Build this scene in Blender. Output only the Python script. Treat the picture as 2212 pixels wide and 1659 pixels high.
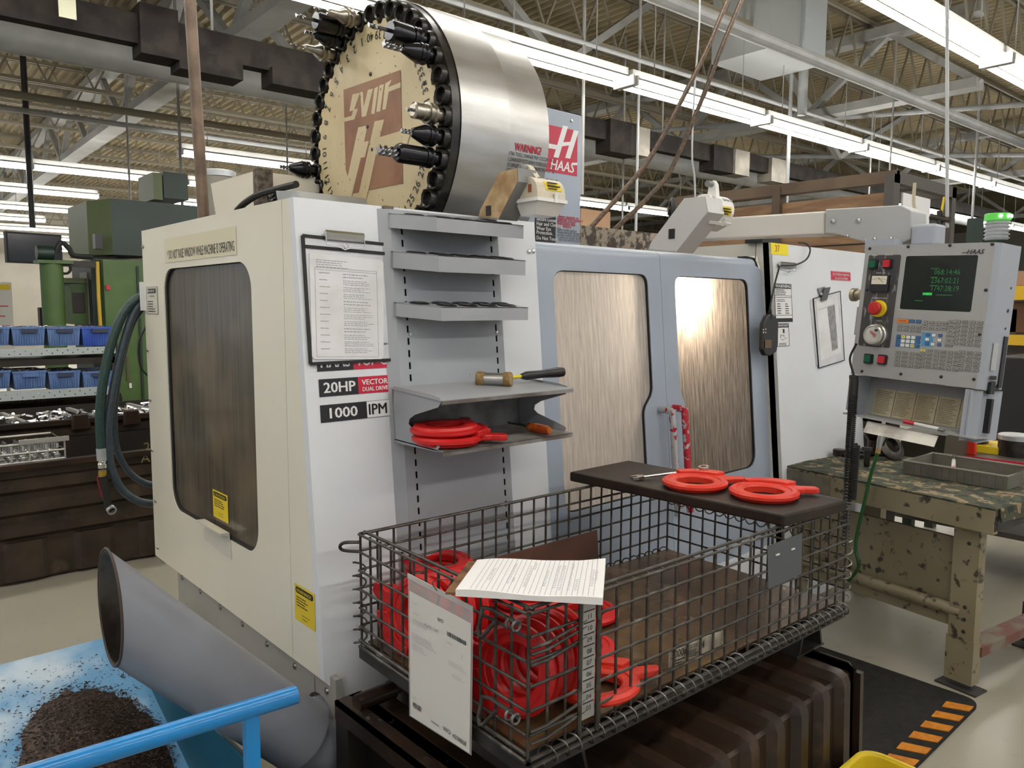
import bpy, bmesh, math, random
from mathutils import Vector, Matrix
from mathutils.geometry import tessellate_polygon
random.seed(7)
D = bpy.data
SC = bpy.context.scene
COL = SC.collection
for o in list(D.objects): D.objects.remove(o)

# ------------------------------------------------------------------ camera
F_PX, CX, CY, CAM_H = 1661.0, 1106.0, 829.5, 1.52
VX = Vector((2970 - CX, 670 - CY, F_PX)).normalized()
VY = Vector((-390 - CX, 655 - CY, F_PX)).normalized()
_a, _b = (VX + VY).normalized(), (VX - VY).normalized()
VX, VY = (_a + _b).normalized(), (_a - _b).normalized()
VZ = VX.cross(VY)
ROT = Matrix((VX, VY, VZ))              # camera (right, down, forward) -> world
CAM = Vector((0, 0, CAM_H))
cam_data = D.cameras.new('camera')
cam_data.sensor_fit = 'HORIZONTAL'; cam_data.sensor_width = 36.0
cam_data.lens = F_PX / 2212 * 36.0
cam_data.clip_start = 0.02; cam_data.clip_end = 200
cam = D.objects.new('camera', cam_data); COL.objects.link(cam)
_m = Matrix((ROT.col[0], -ROT.col[1], -ROT.col[2])).transposed().to_4x4()
_m.translation = CAM
cam.matrix_world = _m
SC.camera = cam

# ------------------------------------------------------------------ world, exposure
w = D.worlds.new('world'); SC.world = w; w.use_nodes = True
w.node_tree.nodes['Background'].inputs[0].default_value = (0.92, 0.96, 1.0, 1)
w.node_tree.nodes['Background'].inputs[1].default_value = 0.40
vs = SC.view_settings
vs.view_transform = 'Standard'; vs.look = 'None'; vs.gamma = 1.0; vs.use_curve_mapping = False
vs.exposure = 0.6
TUBE_STRENGTH = 15.0        # fluorescent tubes
MACHINE_LAMP_W = 95.0      # work lamp inside the mill

cyc = SC.cycles
cyc.max_bounces = 7; cyc.diffuse_bounces = 3; cyc.glossy_bounces = 3; cyc.transmission_bounces = 4; cyc.transparent_max_bounces = 8
cyc.caustics_reflective = False; cyc.caustics_refractive = False

# ------------------------------------------------------------------ measuring helpers
def ray(x, y): return ROT @ Vector((x - CX, y - CY, F_PX))
def onP(p0, n, x, y):
    d = ray(x, y); n = Vector(n); return CAM + d * ((Vector(p0) - CAM).dot(n) / d.dot(n))
def onX(X, x, y): return onP((X, 0, 0), (1, 0, 0), x, y)
def onY(Y, x, y): return onP((0, Y, 0), (0, 1, 0), x, y)
def onZ(Z, x, y): return onP((0, 0, Z), (0, 0, 1), x, y)
TF = 0.0908                             # the mill's front leans back by this slope
YF0, ZT, ZB, XS = 1.916, 1.803, 0.516, 0.943
def yF(z, off=0): return YF0 - (ZT - z) * TF + off
def onF(x, y, off=0): return onP((0, YF0 + off, ZT), (0, 1, -TF), x, y)
BA = math.radians(-1.91)
BXV = Vector((math.cos(BA), math.sin(BA), 0)); BYV = Vector((-math.sin(BA), math.cos(BA), 0))
def B(bx, by, z): return BXV * bx + BYV * by + Vector((0, 0, z))
BROT = Matrix.Rotation(BA, 3, 'Z')
X3, Y3, Z3 = Vector((1, 0, 0)), Vector((0, 1, 0)), Vector((0, 0, 1))
V = Vector

# ------------------------------------------------------------------ materials
MATS = {}
def mat(name, col, rough=0.5, metal=0.0, col2=None, scale=8.0, lo=0.4, hi=0.6, detail=4.0, bump=0.0, bscale=None,
        stretch=None, spec=0.5, emit=None, estr=0.0, coat=0.0, col3=None, scale3=60.0, lo3=0.6, hi3=0.66, alpha=1.0, trans=0.0):
    if name in MATS: return MATS[name]
    m = D.materials.new(name); m.use_nodes = True
    nt = m.node_tree; N = nt.nodes; L = nt.links
    p = N['Principled BSDF']
    def c4(c): return (c[0], c[1], c[2], 1)
    p.inputs['Base Color'].default_value = c4(col)
    p.inputs['Roughness'].default_value = rough
    p.inputs['Metallic'].default_value = metal
    p.inputs['Specular IOR Level'].default_value = spec
    p.inputs['Coat Weight'].default_value = coat
    p.inputs['Alpha'].default_value = alpha
    p.inputs['Transmission Weight'].default_value = trans
    if emit: p.inputs['Emission Color'].default_value = c4(emit); p.inputs['Emission Strength'].default_value = estr
    tc = N.new('ShaderNodeTexCoord'); vec = tc.outputs['Object']
    if stretch:
        mp = N.new('ShaderNodeMapping'); mp.inputs['Scale'].default_value = stretch
        L.new(vec, mp.inputs['Vector']); vec = mp.outputs['Vector']
    def mixed(base, c, sc, l, h, det):
        n = N.new('ShaderNodeTexNoise'); n.inputs['Scale'].default_value = sc; n.inputs['Detail'].default_value = det
        L.new(vec, n.inputs['Vector'])
        r = N.new('ShaderNodeMapRange'); r.inputs['From Min'].default_value = l; r.inputs['From Max'].default_value = h
        L.new(n.outputs['Fac'], r.inputs['Value'])
        x = N.new('ShaderNodeMix'); x.data_type = 'RGBA'
        if base is None: x.inputs['A'].default_value = c4(col)
        else: L.new(base, x.inputs['A'])
        x.inputs['B'].default_value = c4(c); L.new(r.outputs['Result'], x.inputs['Factor'])
        return x.outputs['Result']
    out = None
    if col2: out = mixed(None, col2, scale, lo, hi, detail)
    if col3: out = mixed(out, col3, scale3, lo3, hi3, 6.0)
    if out: L.new(out, p.inputs['Base Color'])
    if bump:
        n = N.new('ShaderNodeTexNoise'); n.inputs['Scale'].default_value = bscale or scale * 3; n.inputs['Detail'].default_value = 3
        L.new(vec, n.inputs['Vector'])
        b = N.new('ShaderNodeBump'); b.inputs['Strength'].default_value = bump; b.inputs['Distance'].default_value = 0.01
        L.new(n.outputs['Fac'], b.inputs['Height']); L.new(b.outputs['Normal'], p.inputs['Normal'])
    MATS[name] = m
    return m

# ------------------------------------------------------------------ mesh collecting
WM = {}                                  # world matrices of the things built so far
class MB:
    def __init__(s, M=None): s.v = []; s.f = []; s.M = M
    def add(s, vs, fs):
        n = len(s.v)
        for p in vs:
            p = V(p)
            s.v.append(s.M @ p if s.M is not None else p)
        s.f += [tuple(i + n for i in f) for f in fs]
        return s
    def hexa(s, p):                      # p: 4 bottom, 4 top
        return s.add(p, [(3, 2, 1, 0), (4, 5, 6, 7), (0, 1, 5, 4), (1, 2, 6, 5), (2, 3, 7, 6), (3, 0, 4, 7)])
    def box(s, x0, x1, y0, y1, z0, z1):
        return s.hexa([(x0, y0, z0), (x1, y0, z0), (x1, y1, z0), (x0, y1, z0), (x0, y0, z1), (x1, y0, z1), (x1, y1, z1), (x0, y1, z1)])
    def cbox(s, c, size, ax=(X3, Y3, Z3)):
        c = V(c); a, b, d = (V(ax[i]) * size[i] / 2 for i in range(3))
        return s.hexa([c - a - b - d, c + a - b - d, c + a + b - d, c - a + b - d, c - a - b + d, c + a - b + d, c + a + b + d, c - a + b + d])
    def bar(s, p, q, w_, h_=None, up=Z3):
        p, q = V(p), V(q); d = q - p; l = d.length
        if l < 1e-6: return s
        d /= l; sd = d.cross(V(up))
        if sd.length < 1e-4: sd = d.cross(X3)
        sd.normalize(); u = sd.cross(d)
        return s.cbox((p + q) / 2, (l, w_, h_ or w_), (d, sd, u))
    def prism(s, pts, off):
        pts = [V(p) for p in pts]; off = V(off); n = len(pts)
        return s.add(pts + [p + off for p in pts], [tuple(range(n - 1, -1, -1)), tuple(range(n, 2 * n))] + [(i, (i + 1) % n, (i + 1) % n + n, i + n) for i in range(n)])
    def plate(s, outer, holes, off):     # polygon with holes, extruded
        loops = [[V(p) for p in outer]] + [[V(p) for p in h] for h in holes]; off = V(off)
        tris = tessellate_polygon(loops)
        flat = [p for l in loops for p in l]; n = len(flat)
        fs = [tuple(t) for t in tris] + [tuple(i + n for i in t[::-1]) for t in tris]
        k = 0
        for l in loops:
            m = len(l)
            for i in range(m): fs.append((k + i, k + (i + 1) % m, k + (i + 1) % m + n, k + i + n))
            k += m
        return s.add(flat + [p + off for p in flat], fs)
    def tube(s, path, r, seg=8, closed=False, cap=True):
        P = [V(p) for p in path]; n = len(P)
        rr = r if isinstance(r, (list, tuple)) else [r] * n
        vs, fs = [], []; prev = None
        for i in range(n):
            if closed: t = P[(i + 1) % n] - P[i - 1]
            else: t = P[min(i + 1, n - 1)] - P[max(i - 1, 0)]
            t.normalize()
            if prev is None:
                u = t.cross(Z3)
                if u.length < 1e-3: u = t.cross(X3)
            else: u = prev - t * prev.dot(t)
            u.normalize(); prev = u; w2 = t.cross(u)
            for k in range(seg):
                a = 2 * math.pi * k / seg
                vs.append(P[i] + (u * math.cos(a) + w2 * math.sin(a)) * rr[i])
        for i in range(n if closed else n - 1):
            j = (i + 1) % n
            for k in range(seg):
                k2 = (k + 1) % seg
                fs.append((i * seg + k, i * seg + k2, j * seg + k2, j * seg + k))
        if cap and not closed:
            fs.append(tuple(range(seg - 1, -1, -1))); fs.append(tuple((n - 1) * seg + k for k in range(seg)))
        return s.add(vs, fs)
    def lathe(s, prof, o, ax, seg=20, a0=0.0, a1=2 * math.pi):
        o, ax = V(o), V(ax).normalized(); u = ax.cross(Z3)
        if u.length < 1e-3: u = ax.cross(X3)
        u.normalize(); w2 = ax.cross(u)
        full = abs(a1 - a0 - 2 * math.pi) < 1e-6
        ns = seg if full else seg + 1; vs, fs = [], []
        for r, h in prof:
            for k in range(ns):
                a = a0 + (a1 - a0) * k / seg
                vs.append(o + ax * h + (u * math.cos(a) + w2 * math.sin(a)) * max(r, 1e-5))
        for i in range(len(prof) - 1):
            for k in range(seg):
                k2 = (k + 1) % ns
                fs.append((i * ns + k, i * ns + k2, (i + 1) * ns + k2, (i + 1) * ns + k))
        return s.add(vs, fs)
    def cyl(s, p, q, r, seg=16, r2=None):
        p, q = V(p), V(q); l = (q - p).length
        return s.lathe([(0, 0), (r, 0), (r if r2 is None else r2, l), (0, l)], p, q - p, seg)
    def torus(s, c, ax, R, r, seg=24, sec=8):
        c, ax = V(c), V(ax).normalized(); u = ax.cross(Z3)
        if u.length < 1e-3: u = ax.cross(X3)
        u.normalize(); w2 = ax.cross(u)
        return s.tube([c + (u * math.cos(a) + w2 * math.sin(a)) * R for a in [2 * math.pi * k / seg for k in range(seg)]], r, sec, True)
    def quad(s, a, b, c, d): return s.add([a, b, c, d], [(0, 1, 2, 3)])
    def build(s, name, material, parent=None, smooth=False, label=None, kind=None, local=False, bevel=0.0, cat=None, group=None):
        inv = WM[parent.name].inverted() if (parent is not None and not local) else None
        me = D.meshes.new(name)
        vs = [inv @ p for p in s.v] if inv is not None else s.v
        o_ = None
        if parent is None and not local and vs:   # own origin at the base centre
            xs = [p.x for p in vs]; ys = [p.y for p in vs]; zs = [p.z for p in vs]
            o_ = V(((min(xs) + max(xs)) / 2, (min(ys) + max(ys)) / 2, min(zs)))
            vs = [p - o_ for p in vs]
        me.from_pydata([tuple(p) for p in vs], [], s.f)
        bm = bmesh.new(); bm.from_mesh(me); bmesh.ops.recalc_face_normals(bm, faces=bm.faces[:])
        if smooth:
            for f in bm.faces: f.smooth = True
            for e in bm.edges:
                if len(e.link_faces) == 2 and e.calc_face_angle(0) > 0.6: e.smooth = False
        bm.to_mesh(me); bm.free(); me.update()
        if material is not None: me.materials.append(material)
        o = D.objects.new(name, me); COL.objects.link(o)
        if o_ is not None: o.location = o_
        if parent is not None: o.parent = parent
        WM[o.name] = (WM[parent.name].copy() if parent is not None else Matrix.Translation(o_ or V((0, 0, 0))))
        if bevel:
            md = o.modifiers.new('bevel', 'BEVEL'); md.width = bevel; md.segments = 2; md.limit_method = 'ANGLE'
        if label: o['label'] = label
        if kind: o['kind'] = kind
        if cat: o['category'] = cat
        if group: o['group'] = group
        return o

def thing(name, label, cat, loc=(0, 0, 0), rot=None, group=None, parent=None):
    o = D.objects.new(name, None); COL.objects.link(o); o.empty_display_size = 0.05
    M = Matrix.Translation(V(loc)) @ (rot.to_4x4() if rot is not None else Matrix.Identity(4))
    if parent is None: o.matrix_world = M
    WM[o.name] = M
    o['label'] = label; o['category'] = cat
    if group: o['group'] = group
    return o
def copy_tree(o, M=None, label=None, parent=None):
    c = o.copy(); COL.objects.link(c)
    if parent is not None: c.parent = parent
    if M is not None: c.matrix_world = M; WM[c.name] = M
    if label: c['label'] = label
    for ch in list(o.children): copy_tree(ch, None, None, c)
    return c
def struct(o, label=None):
    o['kind'] = 'structure'
    if label: o['label'] = label
    return o
def rrect(c, u, v, wd, hg, r, n=5, rs=None):   # rounded rectangle loop round c in the plane of u, v
    c, u, v = V(c), V(u), V(v); pts = []
    rs = rs or (r, r, r, r)
    for (sx, sy, a0), q in zip(((1, 1, 0), (-1, 1, 90), (-1, -1, 180), (1, -1, 270)), rs):
        for k in range(n + 1):
            a = math.radians(a0 + 90 * k / n)
            pts.append(c + u * (sx * (wd / 2 - q) + q * math.cos(a)) + v * (sy * (hg / 2 - q) + q * math.sin(a)))
    return pts
def circ(c, u, v, r, n=20): return [V(c) + V(u) * r * math.cos(2 * math.pi * k / n) + V(v) * r * math.sin(2 * math.pi * k / n) for k in range(n)]
def spline(P, n=8):                       # Catmull-Rom through the points
    P = [V(p) for p in P]; out = []
    Q = [P[0] * 2 - P[1]] + P + [P[-1] * 2 - P[-2]]
    for i in range(1, len(Q) - 2):
        for k in range(n):
            t = k / n; a, b, c, d = Q[i - 1:i + 3]
            out.append(0.5 * ((2 * b) + (c - a) * t + (2 * a - 5 * b + 4 * c - d) * t * t + (3 * b - a - 3 * c + d) * t ** 3))
    out.append(P[-1]); return out

# ------------------------------------------------------------------ lettering (built-in font, one outline per character)
GLYPH = {}
def _load_glyphs():
    chars = [chr(i) for i in range(33, 127)]
    made = []
    for st, off in (('r', 0.0),):
        for ch in chars + ['||']:
            for body in ((ch,) if ch == '||' else (ch, '|' + ch + '|')):
                cu = D.curves.new('g', 'FONT'); cu.body = body; cu.size = 1; cu.resolution_u = 2; cu.offset = off; cu.fill_mode = 'FRONT'
                ob = D.objects.new('g', cu); COL.objects.link(ob); made.append((st, ch, body, ob, cu))
    dg = bpy.context.evaluated_depsgraph_get(); res = {}
    for st, ch, body, ob, cu in made:
        me = D.meshes.new_from_object(ob.evaluated_get(dg))
        xs = [v.co.x for v in me.vertices] or [0]
        res[(st, body)] = ([(v.co.x, v.co.y) for v in me.vertices], [tuple(p.vertices) for p in me.polygons], max(xs) - min(xs))
        D.meshes.remove(me)
    for st, ch, body, ob, cu in made: D.objects.remove(ob); D.curves.remove(cu)
    for st in 'r':
        base = res[(st, '||')][2]
        for ch in chars:
            v_, f_, _ = res[(st, ch)]
            GLYPH[(st, ch)] = (v_, f_, res[(st, '|' + ch + '|')][2] - base)
        GLYPH[(st, ' ')] = ([], [], 0.28)
_load_glyphs()
def text_into(mb, s, o, u, v, h, wd=None, bold=False, align='L', shear=0.0):
    """letters of cap height h along u (right) and v (up) from o; wd squeezes the line to that width"""
    st = 'r'; k = h / 0.70
    tot = sum(GLYPH[(st, c)][2] for c in s) * k
    sx = (wd / tot) if wd and tot else 1.0
    x = {'L': 0, 'C': -tot * sx / 2, 'R': -tot * sx}[align]
    o, u, v = V(o), V(u), V(v); nrm_ = u.cross(v).normalized()
    for c in s:
        vs_, fs_, ad = GLYPH[(st, c)]
        for q_, (ex, ey) in enumerate(((-.022, 0), (.022, 0), (0, .018)) if bold else ((0, 0),)):
            mb.add([o + nrm_ * (.00025 * q_) + u * (x + (px + ex + py * shear) * k * sx) + v * ((py + ey) * k) for px, py in vs_], fs_)
        x += ad * k * sx
    return mb
def scribble(mb, o, u, v, wd, h, rows, seed=0, fill=0.8, th=0.45, gap=0.0):
    """rows of small print too fine to read: short dashes"""
    rnd = random.Random(seed); o, u, v = V(o), V(u), V(v); dy = h / max(rows, 1)
    for r in range(rows):
        x = 0; end = wd * (rnd.uniform(fill - 0.3, fill) if fill < 1 else 1)
        while x < end:
            l = rnd.uniform(0.012, 0.05) * wd * 2.2
            a = o + u * x - v * (dy * (r + 0.25)); b = a + u * min(l, max(end - x, 0.002))
            mb.quad(a - v * dy * th, b - v * dy * th, b, a)
            x += l + wd * 0.02
    return mb
# ================================================================== the building
m_floor = mat('floor_epoxy', (0.37, 0.35, 0.285), 0.3, 0, (0.325, 0.305, 0.245), 1.3, 0.35, 0.7, 6, 0.02, 60, col3=(0.25, 0.23, 0.18), scale3=9, lo3=0.62, hi3=0.8)
m_deck = mat('roof_deck_paint', (0.37, 0.305, 0.185), 0.7, 0, (0.30, 0.245, 0.145), 0.6, 0.35, 0.65)
m_steel_l = mat('light_grey_steel_paint', (0.36, 0.36, 0.345), 0.55, 0, (0.30, 0.30, 0.285), 3)
m_joist = mat('joist_paint', (0.27, 0.24, 0.18), 0.65)
m_wallb = mat('wall_paint_beige', (0.66, 0.62, 0.53), 0.8, 0, (0.60, 0.56, 0.47), 0.7)
m_fix = mat('light_housing_white', (0.74, 0.74, 0.72), 0.45)
m_tube = mat('fluorescent_tube', (1, 1, 1), 0.4, emit=(1.0, 0.97, 0.915), estr=TUBE_STRENGTH)
m_black = mat('black_rail_paint', (0.014, 0.011, 0.010), 0.75, 0, (0.028, 0.022, 0.019), 6, spec=.2)
m_pipe = mat('grey_pipe_paint', (0.42, 0.43, 0.43), 0.5, 0, (0.35, 0.36, 0.36), 4)
m_dkgrey = mat('dark_grey_metal', (0.10, 0.10, 0.105), 0.5)
m_galv = mat('galvanised', (0.55, 0.57, 0.58), 0.4, 0.6, (0.42, 0.44, 0.45), 9)

def bq(mb, a, b, c, d): mb.quad(B(*a), B(*b), B(*c), B(*d))
mb = MB(); bq(mb, (-14, -9, 0), (46, -9, 0), (46, 40, 0), (-14, 40, 0)); fl = mb.build('floor', m_floor); struct(fl, 'cream grey sealed concrete floor of the workshop')
mb = MB(); mb.hexa([B(-14, 40, -.1), B(46, 40, -.1), B(46, 40.3, -.1), B(-14, 40.3, -.1), B(-14, 40, 5.7), B(46, 40, 5.7), B(46, 40.3, 5.7), B(-14, 40.3, 5.7)])
struct(mb.build('wall_back', m_wallb), 'far beige wall of the workshop')
mb = MB(); mb.hexa([B(46, -9, -.1), B(46.3, -9, -.1), B(46.3, 40, -.1), B(46, 40, -.1), B(46, -9, 5.7), B(46.3, -9, 5.7), B(46.3, 40, 5.7), B(46, 40, 5.7)])
struct(mb.build('wall_right', m_wallb), 'distant beige side wall of the workshop')

# ribbed roof deck, ribs across the joists
DZ = 5.6
prof = []; x = -14.0
while x < 46:
    prof += [(x, DZ), (x + .045, DZ), (x + .065, DZ + .05), (x + .135, DZ + .05)]
    x += .155
mb = MB(); n = len(prof)
mb.add([B(px, -9, pz) for px, pz in prof] + [B(px, 40, pz) for px, pz in prof], [(i, i + 1, n + i + 1, n + i) for i in range(n - 1)])
ceil = mb.build('ceiling', m_deck); struct(ceil, 'cream ribbed metal roof deck on open web joists')
# open-web joists along the building
def joist(by, b0, b1):
    m = MB()
    for dy in (-.045, .045):
        for z in (4.82, 5.52): m.hexa([B(b0, by + dy - .022, z), B(b1, by + dy - .022, z), B(b1, by + dy + .022, z), B(b0, by + dy + .022, z), B(b0, by + dy - .022, z + .05), B(b1, by + dy - .022, z + .05), B(b1, by + dy + .022, z + .05), B(b0, by + dy + .022, z + .05)])
    j = m.build('roof_joist', m_joist, ceil)
    m = MB(); x = b0; k = 0
    while x < b1:
        a, b = B(x, by, 4.86), B(x + .32, by, 5.54)
        m.bar(a, b, .026); m.bar(b, B(x + .64, by, 4.86), .026); x += .64
    m.build('web', m_joist, j)
by = 2.2; k = 0
while by < 39:
    joist(by, -6 if by > 8 else 2, 16 + by * .9 if by < 20 else 30); by += 1.65 if by < 16 else 2.6
# deep girders across, with gusset diagonals
def girder(bx, b0, b1):
    m = MB()
    for z, h in ((4.35, .12), (5.28, .14)):
        m.hexa([B(bx - .14, b0, z), B(bx + .14, b0, z), B(bx + .14, b1, z), B(bx - .14, b1, z), B(bx - .14, b0, z + h), B(bx + .14, b0, z + h), B(bx + .14, b1, z + h), B(bx - .14, b1, z + h)])
    g = m.build('roof_girder', m_steel_l, ceil)
    m = MB(); y = b0
    while y < b1:
        m.bar(B(bx, y, 4.42), B(bx, y + 1.2, 5.34), .09); m.bar(B(bx, y + 1.2, 5.34), B(bx, y + 2.4, 4.42), .09); y += 2.4
    m.build('web', m_steel_l, g)
for bx in (3.3, 11.2, 19.2, 28): girder(bx, 4, 38)
# kicker braces down from the girders
mb = MB()
for p, q in ((B(8.2, 7.0, 5.5), B(6.6, 7.0, 4.4)), (B(5.0, 7.0, 5.5), B(6.6, 7.0, 4.4)), (B(13.0, 6.8, 4.1), B(16.2, 6.8, 5.5)), (B(13.0, 6.8, 4.1), B(10.8, 6.8, 5.5)), (B(4.6, 9.5, 4.4), B(5.9, 9.5, 5.5)), (B(4.6, 9.5, 4.4), B(3.4, 9.5, 5.5))):
    mb.bar(p, q, .09)
mb.build('brace', m_steel_l, ceil)

# ------------------------------------------------------------------ fluorescent strip lights
def strip_proto():
    root = thing('strip_light', 'x', 'light')
    m = MB(); m.box(-1.2, 1.2, -.06, .06, .06, .13); m.build('housing', m_fix, root, local=True)
    m = MB()
    for s in (-1, 1): m.hexa([(-1.2, s * .02, .045), (1.2, s * .02, .045), (1.2, s * .085, .022), (-1.2, s * .085, .022), (-1.2, s * .02, .062), (1.2, s * .02, .062), (1.2, s * .085, .034), (-1.2, s * .085, .034)])
    m.build('reflector', m_fix, root, local=True)
    for s in (-1, 1):
        m = MB(); m.cyl((-1.18, s * .1, -.01), (1.18, s * .1, -.01), .026, 8); m.build('tube', m_tube, root, local=True)
    for s in (-1, 1):
        m = MB(); m.box(s * 1.205 - .012, s * 1.205 + .012, -.135, .135, -.045, .05); m.build('socket', m_fix, root, local=True)
    for s in (-.8, .8):
        m = MB(); m.cyl((s, 0, .13), (s, 0, 1.05), .006, 6); m.build('hanger_rod', m_steel_l, root, local=True)
    return root
LP = strip_proto(); _first = [True]
ORD = ['first', 'second', 'third', 'fourth', 'fifth', 'sixth', 'seventh', 'eighth', 'ninth', 'tenth', 'eleventh', 'twelfth', 'thirteenth', 'fourteenth', 'fifteenth']
def strip(bx, by, z, label, group):
    M = Matrix.Translation(B(bx, by, z)) @ BROT.to_4x4()
    if _first[0]:
        o = LP; o.matrix_world = M; WM[o.name] = M; o['label'] = label; _first[0] = False
    else: o = copy_tree(LP, M, label)
    o['group'] = group
    return o
LZ = 3.78
for k in range(8): strip(8.53 + 1.235 - 2.47 * 3 + 2.47 * k, 5.45, LZ, '%s strip light from the tool drum in the long bright row over the mill' % ORD[k], 'strip lights over the mill')
for k in range(4): strip(4.4 + 2.47 * k, 2.76, LZ, '%s strip light of the row nearest overhead' % ORD[k], 'strip lights nearest overhead')
for k in range(4): strip(18.2 + 2.47 * k, 7.75, LZ, '%s distant strip light beyond the green beacon' % ORD[k], 'strip lights beyond the beacon')
for k in range(5): strip(4.95 + 2.47 * k + (0 if k < 2 else 2.47), 12.2, LZ, '%s strip light of the short row behind the tool drum' % ORD[k], 'strip lights behind the tool drum')
for k in range(5): strip(1.0 + 2.47 * k, 15.1, LZ, '%s strip light of the row above the green machine' % ORD[k], 'strip lights above the green machine')
for k in range(5): strip(1.2 + 2.47 * k, 21.6, LZ, '%s strip light of the far row above the hanging screen' % ORD[k], 'strip lights above the hanging screen')
for k in range(5): strip(1.6 + 2.47 * k, 27.5, LZ, '%s strip light of the farthest row by the back wall' % ORD[k], 'strip lights by the back wall')
for by, nm in ((18.3, 'sixth'), (24.5, 'eighth'), (31.0, 'tenth'), (34.5, 'eleventh'), (37.5, 'last')):  # extra rows added to brighten the far wall
    for k in range(5): strip(-1.0 + 3.7 * k, by, LZ, '%s strip light along the %s row added to light the back wall' % (ORD[k], nm), 'strip lights added to light the back wall')
for bx, by in ((-.12, 5.45), (-2.6, 5.45), (1.93, 2.76), (-.54, 2.76), (-3.0, 2.76), (-3.0, 8.0)): strip(bx, by, LZ, 'unseen strip light added for fill above or behind the viewer', 'unseen strip lights added for fill')  # unseen lights added to brighten the left side and floor
for by in (-.1, -2.8):  # unseen rows added to light the front of the mill
    for k in range(6): strip(-3.2 + 2.47 * k, by, LZ, 'unseen strip light added for fill above or behind the viewer', 'unseen strip lights added for fill')

# ------------------------------------------------------------------ pipes, rails and ducts overhead
def pipe(name, label, cat, pts, r, m, seg=10, group=None, hang=None):
    o = MB().tube(pts, r, seg).build(name, m, None, True, label=label, cat=cat, group=group)
    return o
pipe('round_duct', 'thick light grey round duct running under the roof', 'duct', [B(-3, 8.2, 3.85), B(24, 8.2, 3.85)], .14, m_pipe, 16)
t = thing('cable_channel', 'light grey channel with clips running above the thick duct', 'channel', B(-3, 8.2, 4.2))
MB().hexa([B(-3, 8.15, 4.20), B(24, 8.15, 4.20), B(24, 8.25, 4.20), B(-3, 8.25, 4.20), B(-3, 8.15, 4.24), B(24, 8.15, 4.24), B(24, 8.25, 4.24), B(-3, 8.25, 4.24)]).build('rail', m_pipe, t)
MB().hexa([B(-3, 8.15, 4.06), B(24, 8.15, 4.06), B(24, 8.25, 4.06), B(-3, 8.25, 4.06), B(-3, 8.15, 4.09), B(24, 8.15, 4.09), B(24, 8.25, 4.09), B(-3, 8.25, 4.09)]).build('rail', m_pipe, t)
for k in range(18):
    MB().cbox(B(-1 + k * 1.3, 8.2, 4.15), (.06, .08, .14)).build('clip', m_pipe, t)
pipe('overhead_pipe', 'white water pipe running diagonally above the control box', 'pipe', [B(2, 4.2, 4.0), B(24, 4.2, 4.0)], .055, m_pipe)
pipe('overhead_pipe', 'thin grey pipe behind the thick duct on the left', 'pipe', [B(-3, 10.0, 4.35), B(9, 10.0, 4.35)], .035, m_pipe)
pipe('overhead_pipe', 'brown grey pipe just above the short row of lights', 'pipe', [B(-3, 11.5, 4.1), B(9, 11.5, 4.1)], .05, m_joist)
pipe('overhead_pipe', 'pale pipe with couplings above the short light row', 'pipe', [B(-3, 12.6, 4.15), B(9, 12.6, 4.15)], .04, m_pipe)
pipe('overhead_pipe', 'slim pale pipe above the long bright light row', 'pipe', [B(3, 5.9, 4.25), B(22, 5.9, 4.25)], .025, m_pipe)
pipe('overhead_pipe', 'slim pale pipe crossing in front of the grey heater', 'pipe', [B(3.5, 4.9, 4.35), B(22, 4.9, 4.35)], .022, m_pipe)
pipe('overhead_pipe', 'long pale pipe crossing above the control arm', 'pipe', [B(8, 14, 4.62), B(14.5, 3, 4.62)], .04, m_pipe)
pipe('overhead_pipe', 'grey pipe crossing behind the hanging steel panel', 'pipe', [B(10, 14, 4.7), B(21, 3.5, 4.7)], .05, m_pipe)
# thin vertical drops
for k, (bx, by, z0, r, lab) in enumerate((
        (3.07, 10.0, 2.2, .018, 'thin grey drop rod left of the green machine top'),
        (4.4, 9.9, 2.2, .012, 'thin rod falling beside the brown pipe'),
        (3.1, 12.5, 2.4, .016, 'thin rod rising above the green machine'),
        (5.9, 5.9, 2.7, .018, 'white drop pipe rising behind the mill column'),
        (7.0, 6.1, 2.4, .016, 'grey drop rod left of the rusty cables'),
        (9.4, 5.6, 2.2, .025, 'white drop pipe with valve right of the rusty cables'),
        (8.2, 7.4, 2.3, .014, 'thin drop pipe with elbow between the rusty cables'),
        (12.3, 5.9, 2.6, .014, 'thin rod falling behind the steel panel'),
        (14.6, 5.2, 2.0, .022, 'corroded drop pipe beside the green beacon'),
        (11.0, 5.0, 3.4, .014, 'short rod hanging right of the grey heater'))):
    pipe('drop_pipe', lab, 'pipe', [B(bx, by, z0), B(bx, by, 5.2)], r, m_pipe if k % 3 else m_steel_l, 8)
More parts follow.
